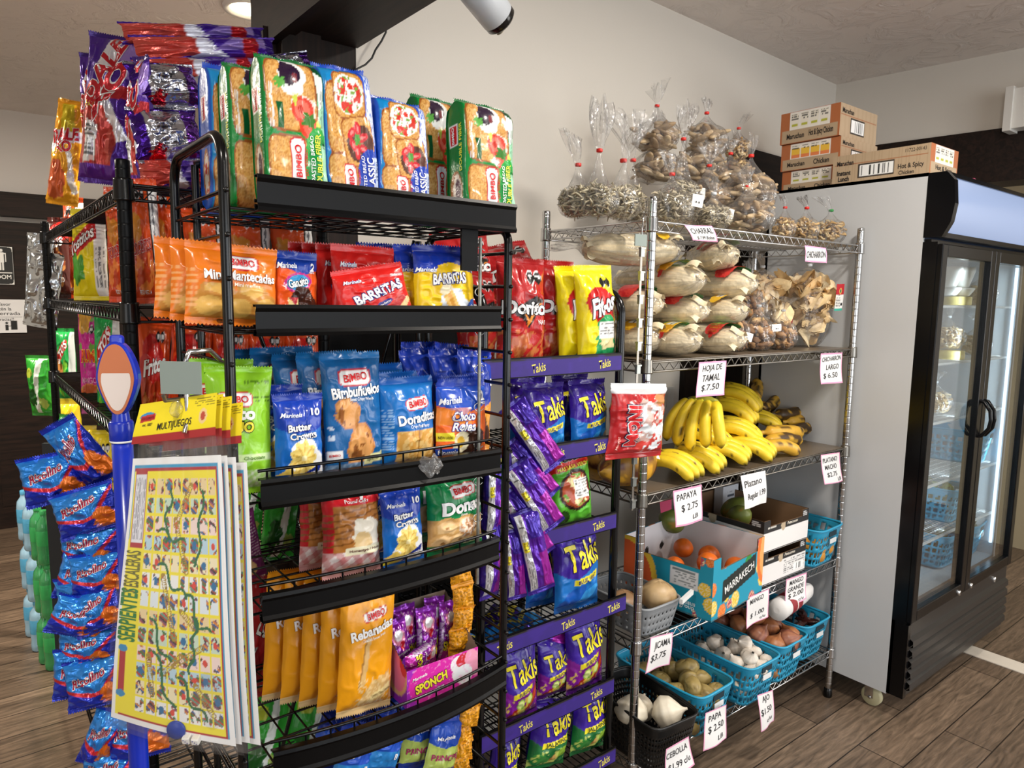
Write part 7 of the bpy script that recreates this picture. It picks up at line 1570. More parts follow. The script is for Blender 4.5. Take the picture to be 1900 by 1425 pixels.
mb = MB(); mb.box(-.045, -.006, -.006, .045, .004, .008); o = mb.build('basket_handle_strip', mat('white_tag', 'e6e8e8', .4)); o.location = (1.665, 1.262, Z4+.098); o.rotation_euler = (0, -.0, .3); tag(o, 'white plastic strip clipped on the grey basket edge', 'clip')
# vegetables
def lump(name, c, rx, ry, rz, bump, seed, dark=None, eyes=0):
    mb = MB()
    def cf(th, ph):
        n = fbm(np.cos(th)*2+5+seed, ph*2+np.sin(th)*2+5, seed)[..., None]; C = np.array(lin(c))*(.78+.42*n)
        if dark: C = np.where(n > .62, np.array(lin(dark)), C)
        return C
    mb.ellips((0, 0, 0), rx, ry, rz, nu=22, nv=15, bump=bump, seed=seed, colfn=cf)
    return mb
POT = [lump('potato', 'a58f56', .043, .030, .028, .12, s, '84703e').mesh('potato', M_FRUIT) for s in (1, 5, 9)]
def scatter(meshes, name, cat, grp, spots, R=None, labels=None, sc=1.0, parts=None):
    for i, (x, y, z) in enumerate(spots):
        r = np.random.RandomState(i*7+3); b = bpy.data.objects.new(name, meshes[i % len(meshes)]); link(b)
        setm(b, (R(i) if R else rand_rot(r)), (x, y, z), (sc*r.uniform(.9, 1.1),)*3); tag(b, labels[i], cat, grp)
        if parts: parts(b, i)
wh = ['front left', 'front centre', 'front right', 'left, second row', 'centre, second row', 'right, second row', 'left, third row', 'centre, third row', 'right, third row', 'rear left', 'rear centre', 'rear right']
sp = [(1.742, 1.27, .30), (1.80, 1.265, .305), (1.855, 1.275, .30), (1.735, 1.34, .31), (1.795, 1.335, .325), (1.855, 1.345, .31), (1.75, 1.41, .31), (1.81, 1.41, .32), (1.865, 1.42, .305), (1.745, 1.49, .30), (1.80, 1.49, .31), (1.86, 1.50, .30), (1.77, 1.30, .335), (1.83, 1.375, .345)]
scatter(POT, 'potato', 'potato', 'potatoes in the turquoise basket', sp, labels=['brown-green potato at the %s of the potato basket' % w_ for w_ in wh]+['potato with sprouts resting on top near the front', 'sprouting potato resting on top near the middle'], sc=1.0)
fill = MB()
for i in range(16):
    r = np.random.RandomState(i); fill.ellips((r.uniform(-.07, .07), r.uniform(-.14, .14), r.uniform(.03, .08)), .04, .03, .028, jit('97834e', .1), 12, 8, R=rand_rot(r))
def under(kind, pos, col, rad, n, name, lab, cat, seed=0, flat=1.0):
    mb = MB(); r = np.random.RandomState(seed)
    for i in range(n): mb.ellips((r.uniform(-.068, .068), r.uniform(-.14, .14), r.uniform(.03, .07)), rad*r.uniform(.85, 1.1), rad*flat, rad*.9, jit(col, .12, r), 12, 8, R=rand_rot(r), bump=.08, seed=i)
    o = mb.build(name, M_FRUIT, loc=pos); tag(o, lab, cat, None, 'stuff'); return o
under('p', (1.798, 1.405, Z5), '8f7a48', .032, 34, 'potatoes_below', 'potatoes heaped low in the turquoise potato basket', 'potatoes', 1)
under('g', (2.07, 1.405, Z5), 'ddd2c0', .024, 46, 'garlic_below', 'garlic bulbs heaped low in the turquoise garlic basket', 'garlic', 2)
under('o', (2.292, 1.43, Z5), 'a8774c', .034, 30, 'onions_below', 'onions heaped low in the turquoise onion basket', 'onions', 3)
under('c', (2.51, 1.46, Z5), '2c1512', .024, 46, 'peppers_below', 'dark dried peppers heaped low in their turquoise basket', 'peppers', 4, .6)
under('m', (2.515, 1.44, Z4), 'd09238', .034, 26, 'oranges_below', 'orange fruit heaped low in the upper turquoise basket', 'fruit', 5)
def garlic():
    mb = MB(); th = np.linspace(0, 2*math.pi, 36, endpoint=False)[:, None]; t = np.linspace(0, 1, 16)[None]
    prof = np.interp(t[0], [0, .06, .3, .55, .75, .86, 1], [.3, .7, 1, .9, .45, .22, .16])[None]; k = 1+.09*np.abs(np.sin(th*4))*np.clip(1.2-t, 0, 1)
    P = np.stack([np.cos(th)*prof*k*.026, np.sin(th)*prof*k*.026, (t-.4)*.052+0*th], -1); n = vnoise(th*6, t*3, 3)[..., None]
    mb.grid(P, np.array(lin('e6ddd0'))*(.82+.25*n)*np.array([1, .98, .97]), close_u=True); return mb.mesh('garlic', M_FRUIT)
GAR = [garlic()]
sp = [(2.02, 1.255, .32), (2.07, 1.25, .325), (2.125, 1.262, .32), (2.015, 1.31, .33), (2.07, 1.30, .345), (2.125, 1.31, .335), (2.03, 1.37, .33), (2.085, 1.365, .34), (2.13, 1.38, .325), (2.02, 1.45, .32), (2.07, 1.44, .33), (2.12, 1.46, .315), (2.045, 1.275, .355), (2.10, 1.335, .365)]
scatter(GAR, 'garlic_bulb', 'garlic', 'garlic bulbs in the turquoise basket', sp, R=lambda i: Rz(i)@Rx(.9*math.sin(i*2.3))@Ry(.8*math.cos(i*1.7)), labels=['white garlic bulb at the %s of the garlic basket' % w_ for w_ in wh]+['garlic bulb on top near the front rim', 'garlic bulb on top near the middle'], sc=1.0)
def onion(c1, c2, s):
    mb = MB(); th = np.linspace(0, 2*math.pi, 40, endpoint=False)[:, None]; t = np.linspace(0, 1, 20)[None]
    prof = np.interp(t[0], [0, .04, .15, .35, .6, .78, .86, .93, 1], [.06, .2, .68, 1, .86, .42, .18, .10, .07])[None]
    P = np.stack([np.cos(th)*prof*.041, np.sin(th)*prof*.041, (t-.42)*.088+0*th], -1); n = vnoise(th*7, t*1.2, s)[..., None]
    mb.grid(P, np.array(lin(c1))*(1-n)+np.array(lin(c2))*n, close_u=True); return mb.mesh('onion', M_FRUIT)
ONI = [onion('b5794a', '8a4f34', 1), onion('a87050', '7a4038', 4)]
sp = [(2.235, 1.30, .33), (2.30, 1.285, .335), (2.35, 1.31, .33), (2.225, 1.36, .345), (2.29, 1.36, .36), (2.35, 1.38, .345), (2.23, 1.44, .35), (2.295, 1.44, .365), (2.35, 1.46, .345), (2.22, 1.52, .345), (2.285, 1.52, .36), (2.345, 1.54, .34), (2.26, 1.40, .40), (2.24, 1.49, .41)]
scatter(ONI, 'onion', 'onion', 'brown onions in the turquoise basket', sp, R=lambda i: Rz(i*1.3)@Rx(.9*math.sin(i*1.3))@Ry(.7*math.cos(i*2.7)), labels=['brown onion at the %s of the onion basket' % w_ for w_ in wh]+['brown onion topmost of the heap behind the price sign', 'brown onion high at the back of the heap'], sc=1.0)
PEP = [lump('pepper', '3a1a16', .045, .016, .012, .35, s, '1c0c0a').mesh('pepper', mat('dark_pepper', attr=True, rough=.25)) for s in (3, 8)]
sp = [(2.47, 1.34, .325), (2.53, 1.33, .325), (2.56, 1.38, .33), (2.46, 1.42, .335), (2.52, 1.44, .345), (2.56, 1.48, .335), (2.48, 1.52, .335), (2.53, 1.56, .34)]
scatter(PEP, 'dried_pepper', 'pepper', 'dark dried peppers in the turquoise basket', sp, R=lambda i: Rz(i*1.9)@Rx(.3*math.sin(i)), labels=['dark dried pepper %s in the basket nearest the rear post' % w_ for w_ in ('at the front left', 'at the front centre', 'at the front right', 'left of the middle', 'in the middle on top', 'right of the middle', 'at the rear left', 'at the rear right')])
WON = [onion('ece4d2', 'd8ccb4', 7)]
for i, (x, y, z, s, R_, lb) in enumerate([(1.60, 1.265, Z5+.125, 1.25, Rz(.3)@Rx(1.2)@Ry(.4), 'large white onion at the front right of the black basket'), (1.515, 1.33, Z5+.13, 1.25, Rz(.3)@Ry(.3), 'white onion with papery top left in the black basket'), (1.585, 1.36, Z5+.10, 1.15, Rz(2)@Rx(1.3), 'white onion lying deeper in the black basket')]):
    b = bpy.data.objects.new('white_onion', WON[0]); link(b); setm(b, R_, (x, y, z), (s,)*3); tag(b, lb, 'onion', 'white onions in the black basket')
JIC = [lump('jicama', 'c2a478', .056, .056, .047, .06, 4, 'a5855a').mesh('jicama', M_FRUIT), lump('jicama', '9c7a58', .05, .05, .04, .06, 6, '7c5c3c').mesh('jicama', M_FRUIT)]
for i, (x, y, z, lb) in enumerate([(1.63, 1.34, Z4+.085, 'large pale jicama in the grey basket right of the chrome post'), (1.54, 1.40, Z4+.06, 'brown jicama behind the chrome post in the grey basket')]):
    b = bpy.data.objects.new('jicama', JIC[i]); link(b); setm(b, Rz(i), (x, y, z), (1, 1, 1)); tag(b, lb, 'jicama', 'jicamas in the grey basket')
# citrus box
def cbox(name, W_, D_, H_, pos, rot, ff, lf, ftx, ltx, label, cat, inner='9a7a58', top_cut=True, th=.004, rf=None, group=None):
    o = empty(name, pos, (0, 0, rot)); tag(o, label, cat, group)
    def notch(u, v): return (v < .80) | (u < .14) | (u > .86)
    mb = MB(); box_face(mb, (0, 0, 0), (W_, 0, 0), (0, 0, H_), ff, ftx, 90, 54, notch if top_cut else None); box_face(mb, (0, th, 0), (W_, 0, 0), (0, 0, H_), lambda c: c.fill(inner), (), 60, 40, notch if top_cut else None); mb.build('front_panel', M_CARD, o)
    mb = MB(); box_face(mb, (0, D_, 0), (0, -D_, 0), (0, 0, H_), lf, ltx, 90, 54, notch if top_cut else None); box_face(mb, (th, 0, 0), (0, D_, 0), (0, 0, H_), lambda c: c.fill(inner), (), 60, 40, (lambda u, v: notch(u, v)) if top_cut else None); mb.build('side_panel', M_CARD, o)
    mb = MB(); box_face(mb, (W_, 0, 0), (0, D_, 0), (0, 0, H_), lf, (), 40, 30); box_face(mb, (W_-th, 0, 0), (0, D_, 0), (0, 0, H_), lambda c: c.fill('e2e0e4' if rf else inner)); mb.build('side_panel', M_CARD, o)
    mb = MB(); box_face(mb, (0, D_, 0), (W_, 0, 0), (0, 0, H_*1.0), ff, (), 60, 30); box_face(mb, (0, D_-th, 0), (W_, 0, 0), (0, 0, H_), (rf or (lambda c: c.fill(inner)))); mb.build('back_panel', M_CARD, o)
    MB().box(0, 0, .001, W_, D_, .004, lin(inner)).build('base_panel', M_CARD, o)
    return o
def citrus(cv, big=True):
    cv.fill('1796b4')
    r = np.random.RandomState(5)
    for i in range(16):
        a, b = r.uniform(0, 1), r.uniform(0, 1)*1; rad = r.uniform(.04, .085); c = ['e8762c', 'f0c62c', 'b84a5c'][i % 3]
        cv.ell(a, b, rad, rad, c); cv.ell(a, b, rad*.82, rad*.82, 'f4e0b0' if i % 3 else 'f0a060'); x, y = cv.loc(a, b); t = np.arctan2(y, x); rr = np.hypot(x, y); cv.put((rr < rad*.74) & (np.abs(((t*8/6.283) % 1)-.5) < .36), c)
def f_mar(cv):
    citrus(cv); cv.poly([(.18, .22), (.84, .42), (.84, .78), (.18, .58)], '14201c'); cv.poly([(.6, .7), (.7, .92), (.74, .74)], '2c8c3c'); cv.ell(1.0, .7, .14, .3, 'e8762c'); cv.ell(1.02, .7, .1, .24, 'f0a860')
def f_marl(cv):
    citrus(cv); cv.ell(.02, .35, .38, .42, 'f2c83c'); cv.ell(.0, .33, .34, .36, 'e0602c'); cv.rect(.55, .42, .85, .72, 'e4e6ea'); cv.smalltext(.57, .44, .83, .7, '5a6a70', 6)
    cv.rect(.34, .0, .8, .26, '1796b4')
ob = cbox('citrus_box', .335, .33, .195, (1.752, 1.232, Z4+.004), .12, f_mar, f_marl, [('MARRAKECH', .51, .5, .13, 'f0f0ec', {'ang': 11, 'w': .58, 'bold': .02})], [('delassus', .72, .2, .075, 'e8f4f8', {'w': .22, 'bold': .02}), ('group', .74, .11, .075, 'e8f4f8', {'w': .16, 'bold': .02})], 'turquoise citrus fruit box printed MARRAKECH at the front of the fourth shelf', 'fruit box', rf=lambda c: (c.fill('e2e0e4'), c.ell(.38, .55, .04, .04, '141414'), c.ell(.66, .55, .04, .04, '141414')))
ORA = [lump('orange', 'dc6a1e', .036, .036, .035, .02, 4).mesh('orange', M_FRUIT)]
sp = [(1.90, 1.36, Z4+.12), (1.99, 1.42, Z4+.105), (1.83, 1.44, Z4+.10), (1.95, 1.50, Z4+.12), (1.86, 1.34, Z4+.06), (2.03, 1.34, Z4+.08), (1.80, 1.36, Z4+.045), (1.94, 1.40, Z4+.045)]
scatter(ORA, 'orange', 'orange', 'oranges in the turquoise citrus box', sp, labels=['orange on top in the %s' % s for s in ('middle of the citrus box', 'right half of the citrus box', 'left half of the citrus box', 'rear of the citrus box')]+['orange low at the front of the citrus box', 'orange at the right wall of the citrus box', 'orange at the left wall of the citrus box', 'orange at the bottom of the citrus box'])
def f_bw(cv):
    cv.fill('e6e4e2'); cv.put(cv.v > .62, '1c1a1a'); cv.ell(.42, .72, .05, .07, 'b8a488'); cv.smalltext(.08, .68, .26, .78, 'd8d4cc', 1); cv.smalltext(.82, .78, .96, .95, 'd8d8d8', 3)
def f_bw2(cv):
    f_bw(cv); cv.smalltext(.5, .1, .98, .55, '6a6a6a', 7); cv.barcode(.72, .12, .96, .34)
gtr = 'black and white mango trays'
cbox('mango_tray', .285, .36, .118, (2.112, 1.295, Z4+.004), 0, f_bw2, f_bw, [('Petacones', .62, .74, .09, 'e8e0d0', {'shear': .3, 'w': .24})], [], 'lower black and white mango tray with shipping label', 'fruit tray', inner='7c5f44', group=gtr)
cbox('mango_tray', .285, .36, .112, (2.108, 1.29, Z4+.126), 0, f_bw, f_bw, [('Petacones', .62, .74, .09, 'e8e0d0', {'shear': .3, 'w': .24})], [], 'upper black and white mango tray stacked on the other', 'fruit tray', inner='7c5f44', group=gtr)
MAN = lump('mango', '6f7a34', .06, .042, .04, .04, 6, '9a7a34').mesh('mango', M_FRUIT)
for i, (x, y, z, lb) in enumerate([(1.98, 1.58, Z4+.19, 'green mango standing up behind the citrus box'), (2.2, 1.45, Z4+.20, 'mango lying in the upper mango tray, front'), (2.28, 1.52, Z4+.20, 'mango lying in the upper mango tray, rear')]):
    b = bpy.data.objects.new('mango', MAN); link(b); setm(b, Rz(i)@Ry(.6), (x, y, z), (1, 1, 1)); tag(b, lb, 'mango', 'mangoes')
mb = MB(); panel(mb, -.05, -.06, .05, .06, 0, lambda c: (c.fill('d4d6dc'), c.rect(.3, .62, .72, .7, '4a5260'), c.ell(.33, .42, .13, .13, '4a5260'), c.ell(.68, .42, .13, .13, '4a5260'), c.smalltext(.3, .75, .7, .8, '7a8088', 1))); mb.box(-.05, .001, -.06, .05, .04, .06, lin('c8cad0')); o = mb.build('white_carton', M_CARD, loc=tuple(ony(1355, 928, 1.60))); tag(o, 'white printed carton standing at the back under the banana shelf', 'carton')
# wrapped cups bundle on top of the pepper basket
P_ = ony(1462, 1118, 1.30); Q_ = ony(1500, 1092, 1.33)
o = empty('wrapped_cup_roll', tuple(P_)); tag(o, 'white foam cup roll with red label lying above the turquoise baskets', 'cups'); d = Q_-P_; d /= np.linalg.norm(d); d[2] *= .6
mb = MB(); q = np.zeros(3); mb.tube([q-d*.10, q-d*.095, q+d*.10, q+d*.16, q+d*.2], [.01, .038, .036, .032, .018], lin('e4e2e0'), n=24); mb.build('foam_cups', M_CARD, o)
mb = MB(); mb.tube([q-d*.045, q+d*.0, q+d*.045], .0385, lin('8c1c24'), n=24, cap=False); mb.tube([q-d*.004, q+d*.004], .0388, lin('e8e0d8'), n=24, cap=False); mb.build('label_band', M_CARD, o)

# price signs
def sign(tl, tr, br, bl, Y, rows, label, pink=True, seed=1):
    A = [ony(*p, Y) for p in (bl, br, tr, tl)]
    o_ = (A[0]+A[1]+A[2]+A[3])/4
    def pos(u, v):
        u = np.asarray(u)[..., None]; v = np.asarray(v)[..., None]
        P = (A[0]*(1-u)+A[1]*u)*(1-v)+(A[3]*(1-u)+A[2]*u)*v-o_
        P = P+np.concatenate([0*u, -.006*np.sin((1-v)*2.6+seed)*(1-v)-.004*np.sin(u*5+seed)*(1-v), 0*u], -1); return P
    u, v = np.broadcast_arrays(np.linspace(0, 1, 44)[:, None], np.linspace(0, 1, 52)[None]); W_ = np.linalg.norm(A[1]-A[0]); H_ = np.linalg.norm(A[3]-A[0]); cv = Cv(u, v, H_/W_); cv.fill('f0efee')
    if pink:
        e = .035; cv.put((u < e) | (u > 1-e) | (v < e*W_/H_) | (v > 1-e*W_/H_), 'eaa0c4')
    mb = MB(); mb.grid(pos(u, v), cv.c); tx = []
    for (s, cu, cvv, h, w_) in rows: tx.append((s, cu, cvv, h, '1c1c20', {'bold': .008, 'shear': .12, 'w': w_, 'ang': 3}))
    put_text(mb, normal_of(pos), W_, H_, tx, lift=.0006)
    o = mb.build('price_sign', M_PAPER, loc=tuple(o_)); tag(o, label, 'price sign', 'handwritten price signs')
S = sign
S((1270, 418), (1321, 419), (1334, 449), (1285, 446), 1.272, [('CHARRAL', .5, .66, .36, .84), ('$ 7.99 Bolsa', .55, .22, .2, .7)], 'pink-edged handwritten sign reading CHARRAL on the top chrome shelf')
S((1493, 455), (1532, 460), (1536, 488), (1495, 485), 1.272, [('CHICHARRÓN', .5, .55, .42, .88)], 'pink-edged handwritten sign reading only CHICHARRÓN', seed=2)
S((1297, 672), (1348, 669), (1344, 733), (1293, 738), 1.268, [('HOJA DE', .5, .8, .17, .7), ('TAMAL', .5, .54, .2, .6), ('$.7.50', .5, .25, .18, .6)], 'handwritten sign reading HOJA DE TAMAL over the bananas', seed=3)
S((1523, 656), (1563, 654), (1562, 710), (1524, 713), 1.272, [('CHICHARRON', .5, .82, .15, .84), ('LARGO', .55, .55, .17, .55), ('$ 6.50', .45, .26, .17, .6)], 'handwritten sign reading CHICHARRON LARGO at the right chrome post', seed=4)
S((1523, 844), (1558, 839), (1562, 892), (1529, 899), 1.272, [('PLATANO', .45, .8, .16, .75), ('MACHO', .45, .56, .16, .6), ('$2.75', .45, .3, .15, .5), ('LB', .78, .13, .12, .2)], 'handwritten sign reading PLATANO MACHO below the plantains', seed=5)
S((1249, 911), (1302, 899), (1303, 965), (1252, 978), 1.268, [('PAPAYA', .45, .8, .18, .7), ('$ 2.75', .52, .48, .18, .62), ('LB', .7, .2, .13, .22)], 'handwritten sign reading PAPAYA above the citrus box', seed=6)
S((1374, 883), (1420, 873), (1423, 933), (1381, 945), 1.27, [('Platano', .45, .74, .2, .74), ('Regular 1.99', .55, .34, .18, .8)], 'plain white handwritten sign reading Platano Regular', pink=False, seed=7)
S((1207, 1183), (1248, 1173), (1244, 1234), (1198, 1251), 1.268, [('JICAMA', .55, .72, .2, .7), ('$3.75', .45, .38, .2, .66)], 'handwritten sign reading JICAMA beside the near chrome post', seed=8)
S((1385, 1110), (1427, 1092), (1426, 1145), (1387, 1168), 1.262, [('MANGO', .45, .82, .16, .6), ('PEQUEÑO', .48, .58, .16, .8), ('$ 1.00', .5, .32, .16, .6), ('c/u', .75, .13, .1, .22)], 'handwritten sign reading MANGO PEQUEÑO under the citrus box', seed=9)
S((1459, 1075), (1497, 1062), (1495, 1110), (1459, 1130), 1.266, [('MANGO', .5, .82, .17, .65), ('GRANDE', .5, .58, .17, .75), ('$ 2.00', .5, .34, .17, .7), ('c/u', .72, .12, .1, .24)], 'handwritten sign reading MANGO GRANDE under the mango trays', seed=10)
S((1236, 1390), (1278, 1366), (1287, 1417), (1235, 1446), 1.165, [('CEBOLLA', .45, .72, .2, .82), ('$1.99 c/u', .5, .3, .2, .8)], 'handwritten sign reading CEBOLLA on the black basket', seed=11)
S((1309, 1323), (1348, 1307), (1347, 1369), (1303, 1393), 1.205, [('PAPA', .45, .8, .17, .58), ('$ 2.50', .5, .5, .18, .7), ('LB', .68, .2, .13, .25)], 'handwritten sign reading PAPA on the potato basket', seed=12)
S((1405, 1290), (1434, 1280), (1437, 1338), (1411, 1358), 1.205, [('AJO', .5, .82, .16, .5), ('$1.50', .45, .5, .17, .75), ('c/u', .62, .22, .12, .4)], 'handwritten sign reading AJO on the garlic basket', seed=13)
mb = MB(); A = [ony(*p, 1.50) for p in ((1224, 930), (1246, 922), (1246, 945), (1226, 952))]; mb.add(np.array(A)-A[0], [[0, 1, 2, 3]], lin('b0345c')); o = mb.build('pink_card', M_PAPER, loc=tuple(A[0])); tag(o, 'small dark pink card hanging behind the papaya sign', 'card')

# ------------------------------------------------------------------ noodle boxes on the refrigerator
def f_kraft(cv): cv.fill('b9a183'); cv.put((cv.u*40) % 1 > .8, 'b09879'); 
def f_tray(cv, warm=True):
    cv.fill('b4693c'); cv.rect(.16, .42, .84, .98, 'f0ece6')
    for k in range(4):
        a = .18+k*.165; cv.rect(a, .46, a+.14, .94, 'efe9dc')
        if warm: cv.rect(a, .56, a+.15, .8, 'f0c040'); cv.rect(a, .46, a+.15, .58, 'e8844c'); cv.smalltext(a+.01, .74, a+.13, .92, '20242c', 2)
        else: cv.smalltext(a+.01, .7, a+.13, .92, '303030', 3); cv.rect(a+.02, .52, a+.12, .6, 'b8b83c')
    cv.rect(.03, .02, .97, .42, 'b9a183')
def noodle_box(pos, W_, D_, H_, front, left, ftx, ltx, lab):
    o = empty('noodle_carton', pos); tag(o, lab, 'carton', 'instant noodle cartons on the refrigerator')
    mb = MB(); mb.box(0.0006, .0006, 0, W_-.0006, D_, H_, lin('b4693c')); box_face(mb, (0, 0, 0), (W_, 0, 0), (0, 0, H_), front, ftx, 90, 40); box_face(mb, (0, D_, 0), (0, -D_, 0), (0, 0, H_), left, ltx, 110, 40)
    mb.build('carton', M_CARD, o); return o
FT = FZ1+.002
def bcf(cv): f_kraft(cv); cv.rect(.28, .14, .66, .62, '2a2018'); cv.barcode(.295, .18, .645, .58); cv.rect(.02, .66, .98, .67, 'a5643c')
TK_ = {'bold': .03}
left_long = [('Maruchan', .14, .72, .16, '2a2420', {'bold': .04, 'w': .18}), ('Instant', .13, .38, .16, '2a2420', {'bold': .05, 'w': .15}), ('Lunch', .13, .17, .16, '2a2420', {'bold': .05, 'w': .12}), ('Hot & Spicy', .82, .34, .16, '2a2420', {'bold': .02, 'w': .25}), ('Chicken', .78, .15, .13, '2a2420', {'bold': .02, 'w': .15}), ('11722-00143', .86, .86, .12, '2a2420', {'bold': -.005, 'w': .2})]
y4 = onx(1543, 345, 2.70)[1]; y3 = onx(1724, 322, 2.70)[1]; H4 = onx(1722, 265, 2.70)[2]-FT
noodle_box((2.70, y3, FT), .235, y4-y3, H4, lambda c: f_tray(c, False), bcf, [('Hot & Spicy', .5, .25, .16, '2a2420', {'w': .6})], left_long, 'long kraft noodle carton lying along the front of the refrigerator top')
XS = 2.775; yf = onx(1575, 300, XS)[1]; yb_ = onx(1452, 320, XS)[1]; yf = max(yf, y4+.005)
zt_ = [FT, FT+.092, FT+.200, FT+.326]
for i, (w_, tt, lab) in enumerate([(False, 'Chicken', 'noodle carton at the bottom of the stack of three'), (True, 'Chicken', 'noodle carton with yellow and red cups, middle of the stack of three'), (False, 'Hot & Spicy Chicken', 'noodle carton at the top of the stack of three')]):
    f = (lambda w_: lambda c: f_tray(c, w_))(w_)
    tx = [('Maruchan', .27, .22, .17, '2a2420', {'bold': .03, 'w': .3}), (tt, .7, .22, .19, '2a2420', {'bold': .03, 'w': .4 if i == 2 else .26})]
    noodle_box((XS-.01*i, yf+.004*i, zt_[i]), .30, yb_-yf, zt_[i+1]-zt_[i]-.002, bcf, f, [('Maruchan', .2, .8, .16, '2a2420', {'w': .3})], tx, lab)
mb = MB(); P_ = ony(1740, 330, 1.25)
for i, (x, y, z, R_, c, lb) in enumerate([(3.0, 1.22, FT+.06, .3, 'e8e4e0', 'open white noodle multipack with pink and yellow print'), (3.12, 1.26, FT+.055, -.1, 'e4e2de', 'crumpled white noodle wrapper with barcode')]):
    m_ = MB(); box_face(m_, (-.06, 0, -.055), (.12, 0, 0), (0, 0, .11), (lambda c_: (c_.fill('e8e2dc'), c_.ell(.4, .7, .4, .3, 'e88a6c'), c_.ell(.5, .72, .22, .18, 'e8a83c'), c_.rect(0, .75, .3, 1, 'b02c6c'))) if i == 0 else (lambda c_: (c_.fill('e6e4e2'), c_.smalltext(.05, .1, .9, .9, '7a7a80', 12, True), c_.barcode(.4, .35, .6, .7, True)))); m_.box(-.06, .001, -.055, .06, .05, .055, lin(c)); o = m_.build('noodle_multipack', M_CARD, loc=(x, y, z), rot=(0, 0, R_)); tag(o, lb, 'package')
m_ = MB(); m_.box(0, 0, 0, .12, .10, .04, lin('b4486c')); m_.box(.04, -.0006, 0, .043, 0, .04, lin('7c2c48')); o = m_.build('pink_carton', M_CARD, loc=(3.16, 1.12, FT), rot=(0, 0, .2)); tag(o, 'small pink carton lying on the refrigerator behind the header', 'carton')

# ------------------------------------------------------------------ inside the refrigerator
def rz(z): return z+.004
gfb = 'turquoise baskets inside the refrigerator'
def FP(px, Y, z): p = ony(px, 700, Y); return (p[0], Y, z)
for i, (x, y, z, lb) in enumerate([(1718, 1.30, .424, 'turquoise basket of greens on the refrigerator floor, left door'), (1724, 1.30, .62, 'turquoise basket on the lowest refrigerator shelf, left door'), (1838, 1.28, .424, 'turquoise basket of dark peppers on the refrigerator floor, right door'), (1842, 1.28, .85, 'turquoise basket on the second refrigerator shelf, right door')]):
    p = FP(x, y, rz(z)); p = (3.57, y+.01, p[2]) if i > 1 else p; basket('blue', .20, .36, .145, M_BLUEP, p, .05*i, label=lb, group=gfb)
def greens(pos, col, lab, cat, name, n=70, seed=0):
    r = np.random.RandomState(seed); mb = MB()
    for i in range(n):
        p = np.array([r.uniform(-.07, .07), r.uniform(-.13, .13), r.uniform(.06, .15)]); R = rand_rot(r); u, v = np.broadcast_arrays(np.linspace(-1, 1, 6)[:, None], np.linspace(-1, 1, 5)[None])
        mb.grid(np.stack([u*.035, v*.018*(1-u*u*.8), .012*np.sin(u*3+i)+.006*v*v], -1)@R.T+p, jit(col, .2, r))
    o = mb.build(name, M_DRY, loc=pos); tag(o, lab, cat, None, 'stuff')
greens(FP(1718, 1.30, .424), '4c5c2c', 'leafy greens heaped in the floor basket of the refrigerator', 'greens', 'leafy_greens', 80, 3)
greens(FP(1724, 1.30, .624), '6c8c3c', 'green vegetables heaped in the lowest shelf basket', 'greens', 'green_vegetables', 50, 5)
greens((3.57, 1.29, .428), '1c2c1c', 'dark green peppers heaped in the right floor basket', 'peppers', 'dark_peppers', 60, 7)
cup = MB().lathe([(0, 0), (.026, 0), (.030, .01), (.046, .07), (.047, .09), (.044, .09), (.043, .07), (.027, .012), (0, .01)], n=30).mesh('cup', mat('ceramic_white', 'e8e6df', .25))
for i, (x, y, z, s, lb) in enumerate([(1768, 1.16, 1.625, 1.0, 'white cup topmost right on the upper refrigerator shelf'), (1745, 1.18, 1.625, 1.0, 'white cup beside the topmost one'), (1772, 1.16, 1.592, .9, 'white tub below the right cup on the upper refrigerator shelf'), (1748, 1.18, 1.592, .9, 'white tub at the left of the upper refrigerator shelf')]):
    b = bpy.data.objects.new('white_cup', cup); link(b); b.location = FP(x, y, z); b.scale = (s, s, s*(.9 if i < 2 else .4)); tag(b, lb, 'cup', 'white cups in the refrigerator')
yel = MB().lathe([(0, 0), (.052, 0), (.054, .004), (.054, .034), (0, .036)], n=30).mesh('cheese', mat('yellow_cheese', 'dcc878', .4))
for x, y, z, lb in ((1762, 1.17, 1.554, 'round yellow cheese on the upper refrigerator shelf'), (1758, 1.17, 1.334, 'round yellow cheese on the third refrigerator shelf')):
    b = bpy.data.objects.new('cheese_wheel', yel); link(b); b.location = FP(x, y, z); tag(b, lb, 'cheese', 'cheeses in the refrigerator')
gcb = 'clear bags in the refrigerator'
K('va', 'ring', .06, .06, .05, .03, .02, FP(1752, 1.18, 1.374), .3, label='wrapped pale food bag on the third refrigerator shelf', cat='wrapped food', group=gcb, tie='clear', seed=61)
K('va', 'ring', .06, .06, .05, .03, .02, FP(1738, 1.20, 1.104), 1.3, label='wrapped pale food bag on the middle refrigerator shelf, left door', cat='wrapped food', group=gcb)
K('va', 'ring', .06, .06, .05, .03, .02, (3.56, 1.20, 1.334), 2.3, label='wrapped food bag on the third refrigerator shelf, right door', cat='wrapped food', group=gcb)
K('va', 'ring', .06, .06, .05, .03, .02, (3.57, 1.20, 1.554), .8, label='wrapped food bag on the top refrigerator shelf, right door', cat='wrapped food', group=gcb)
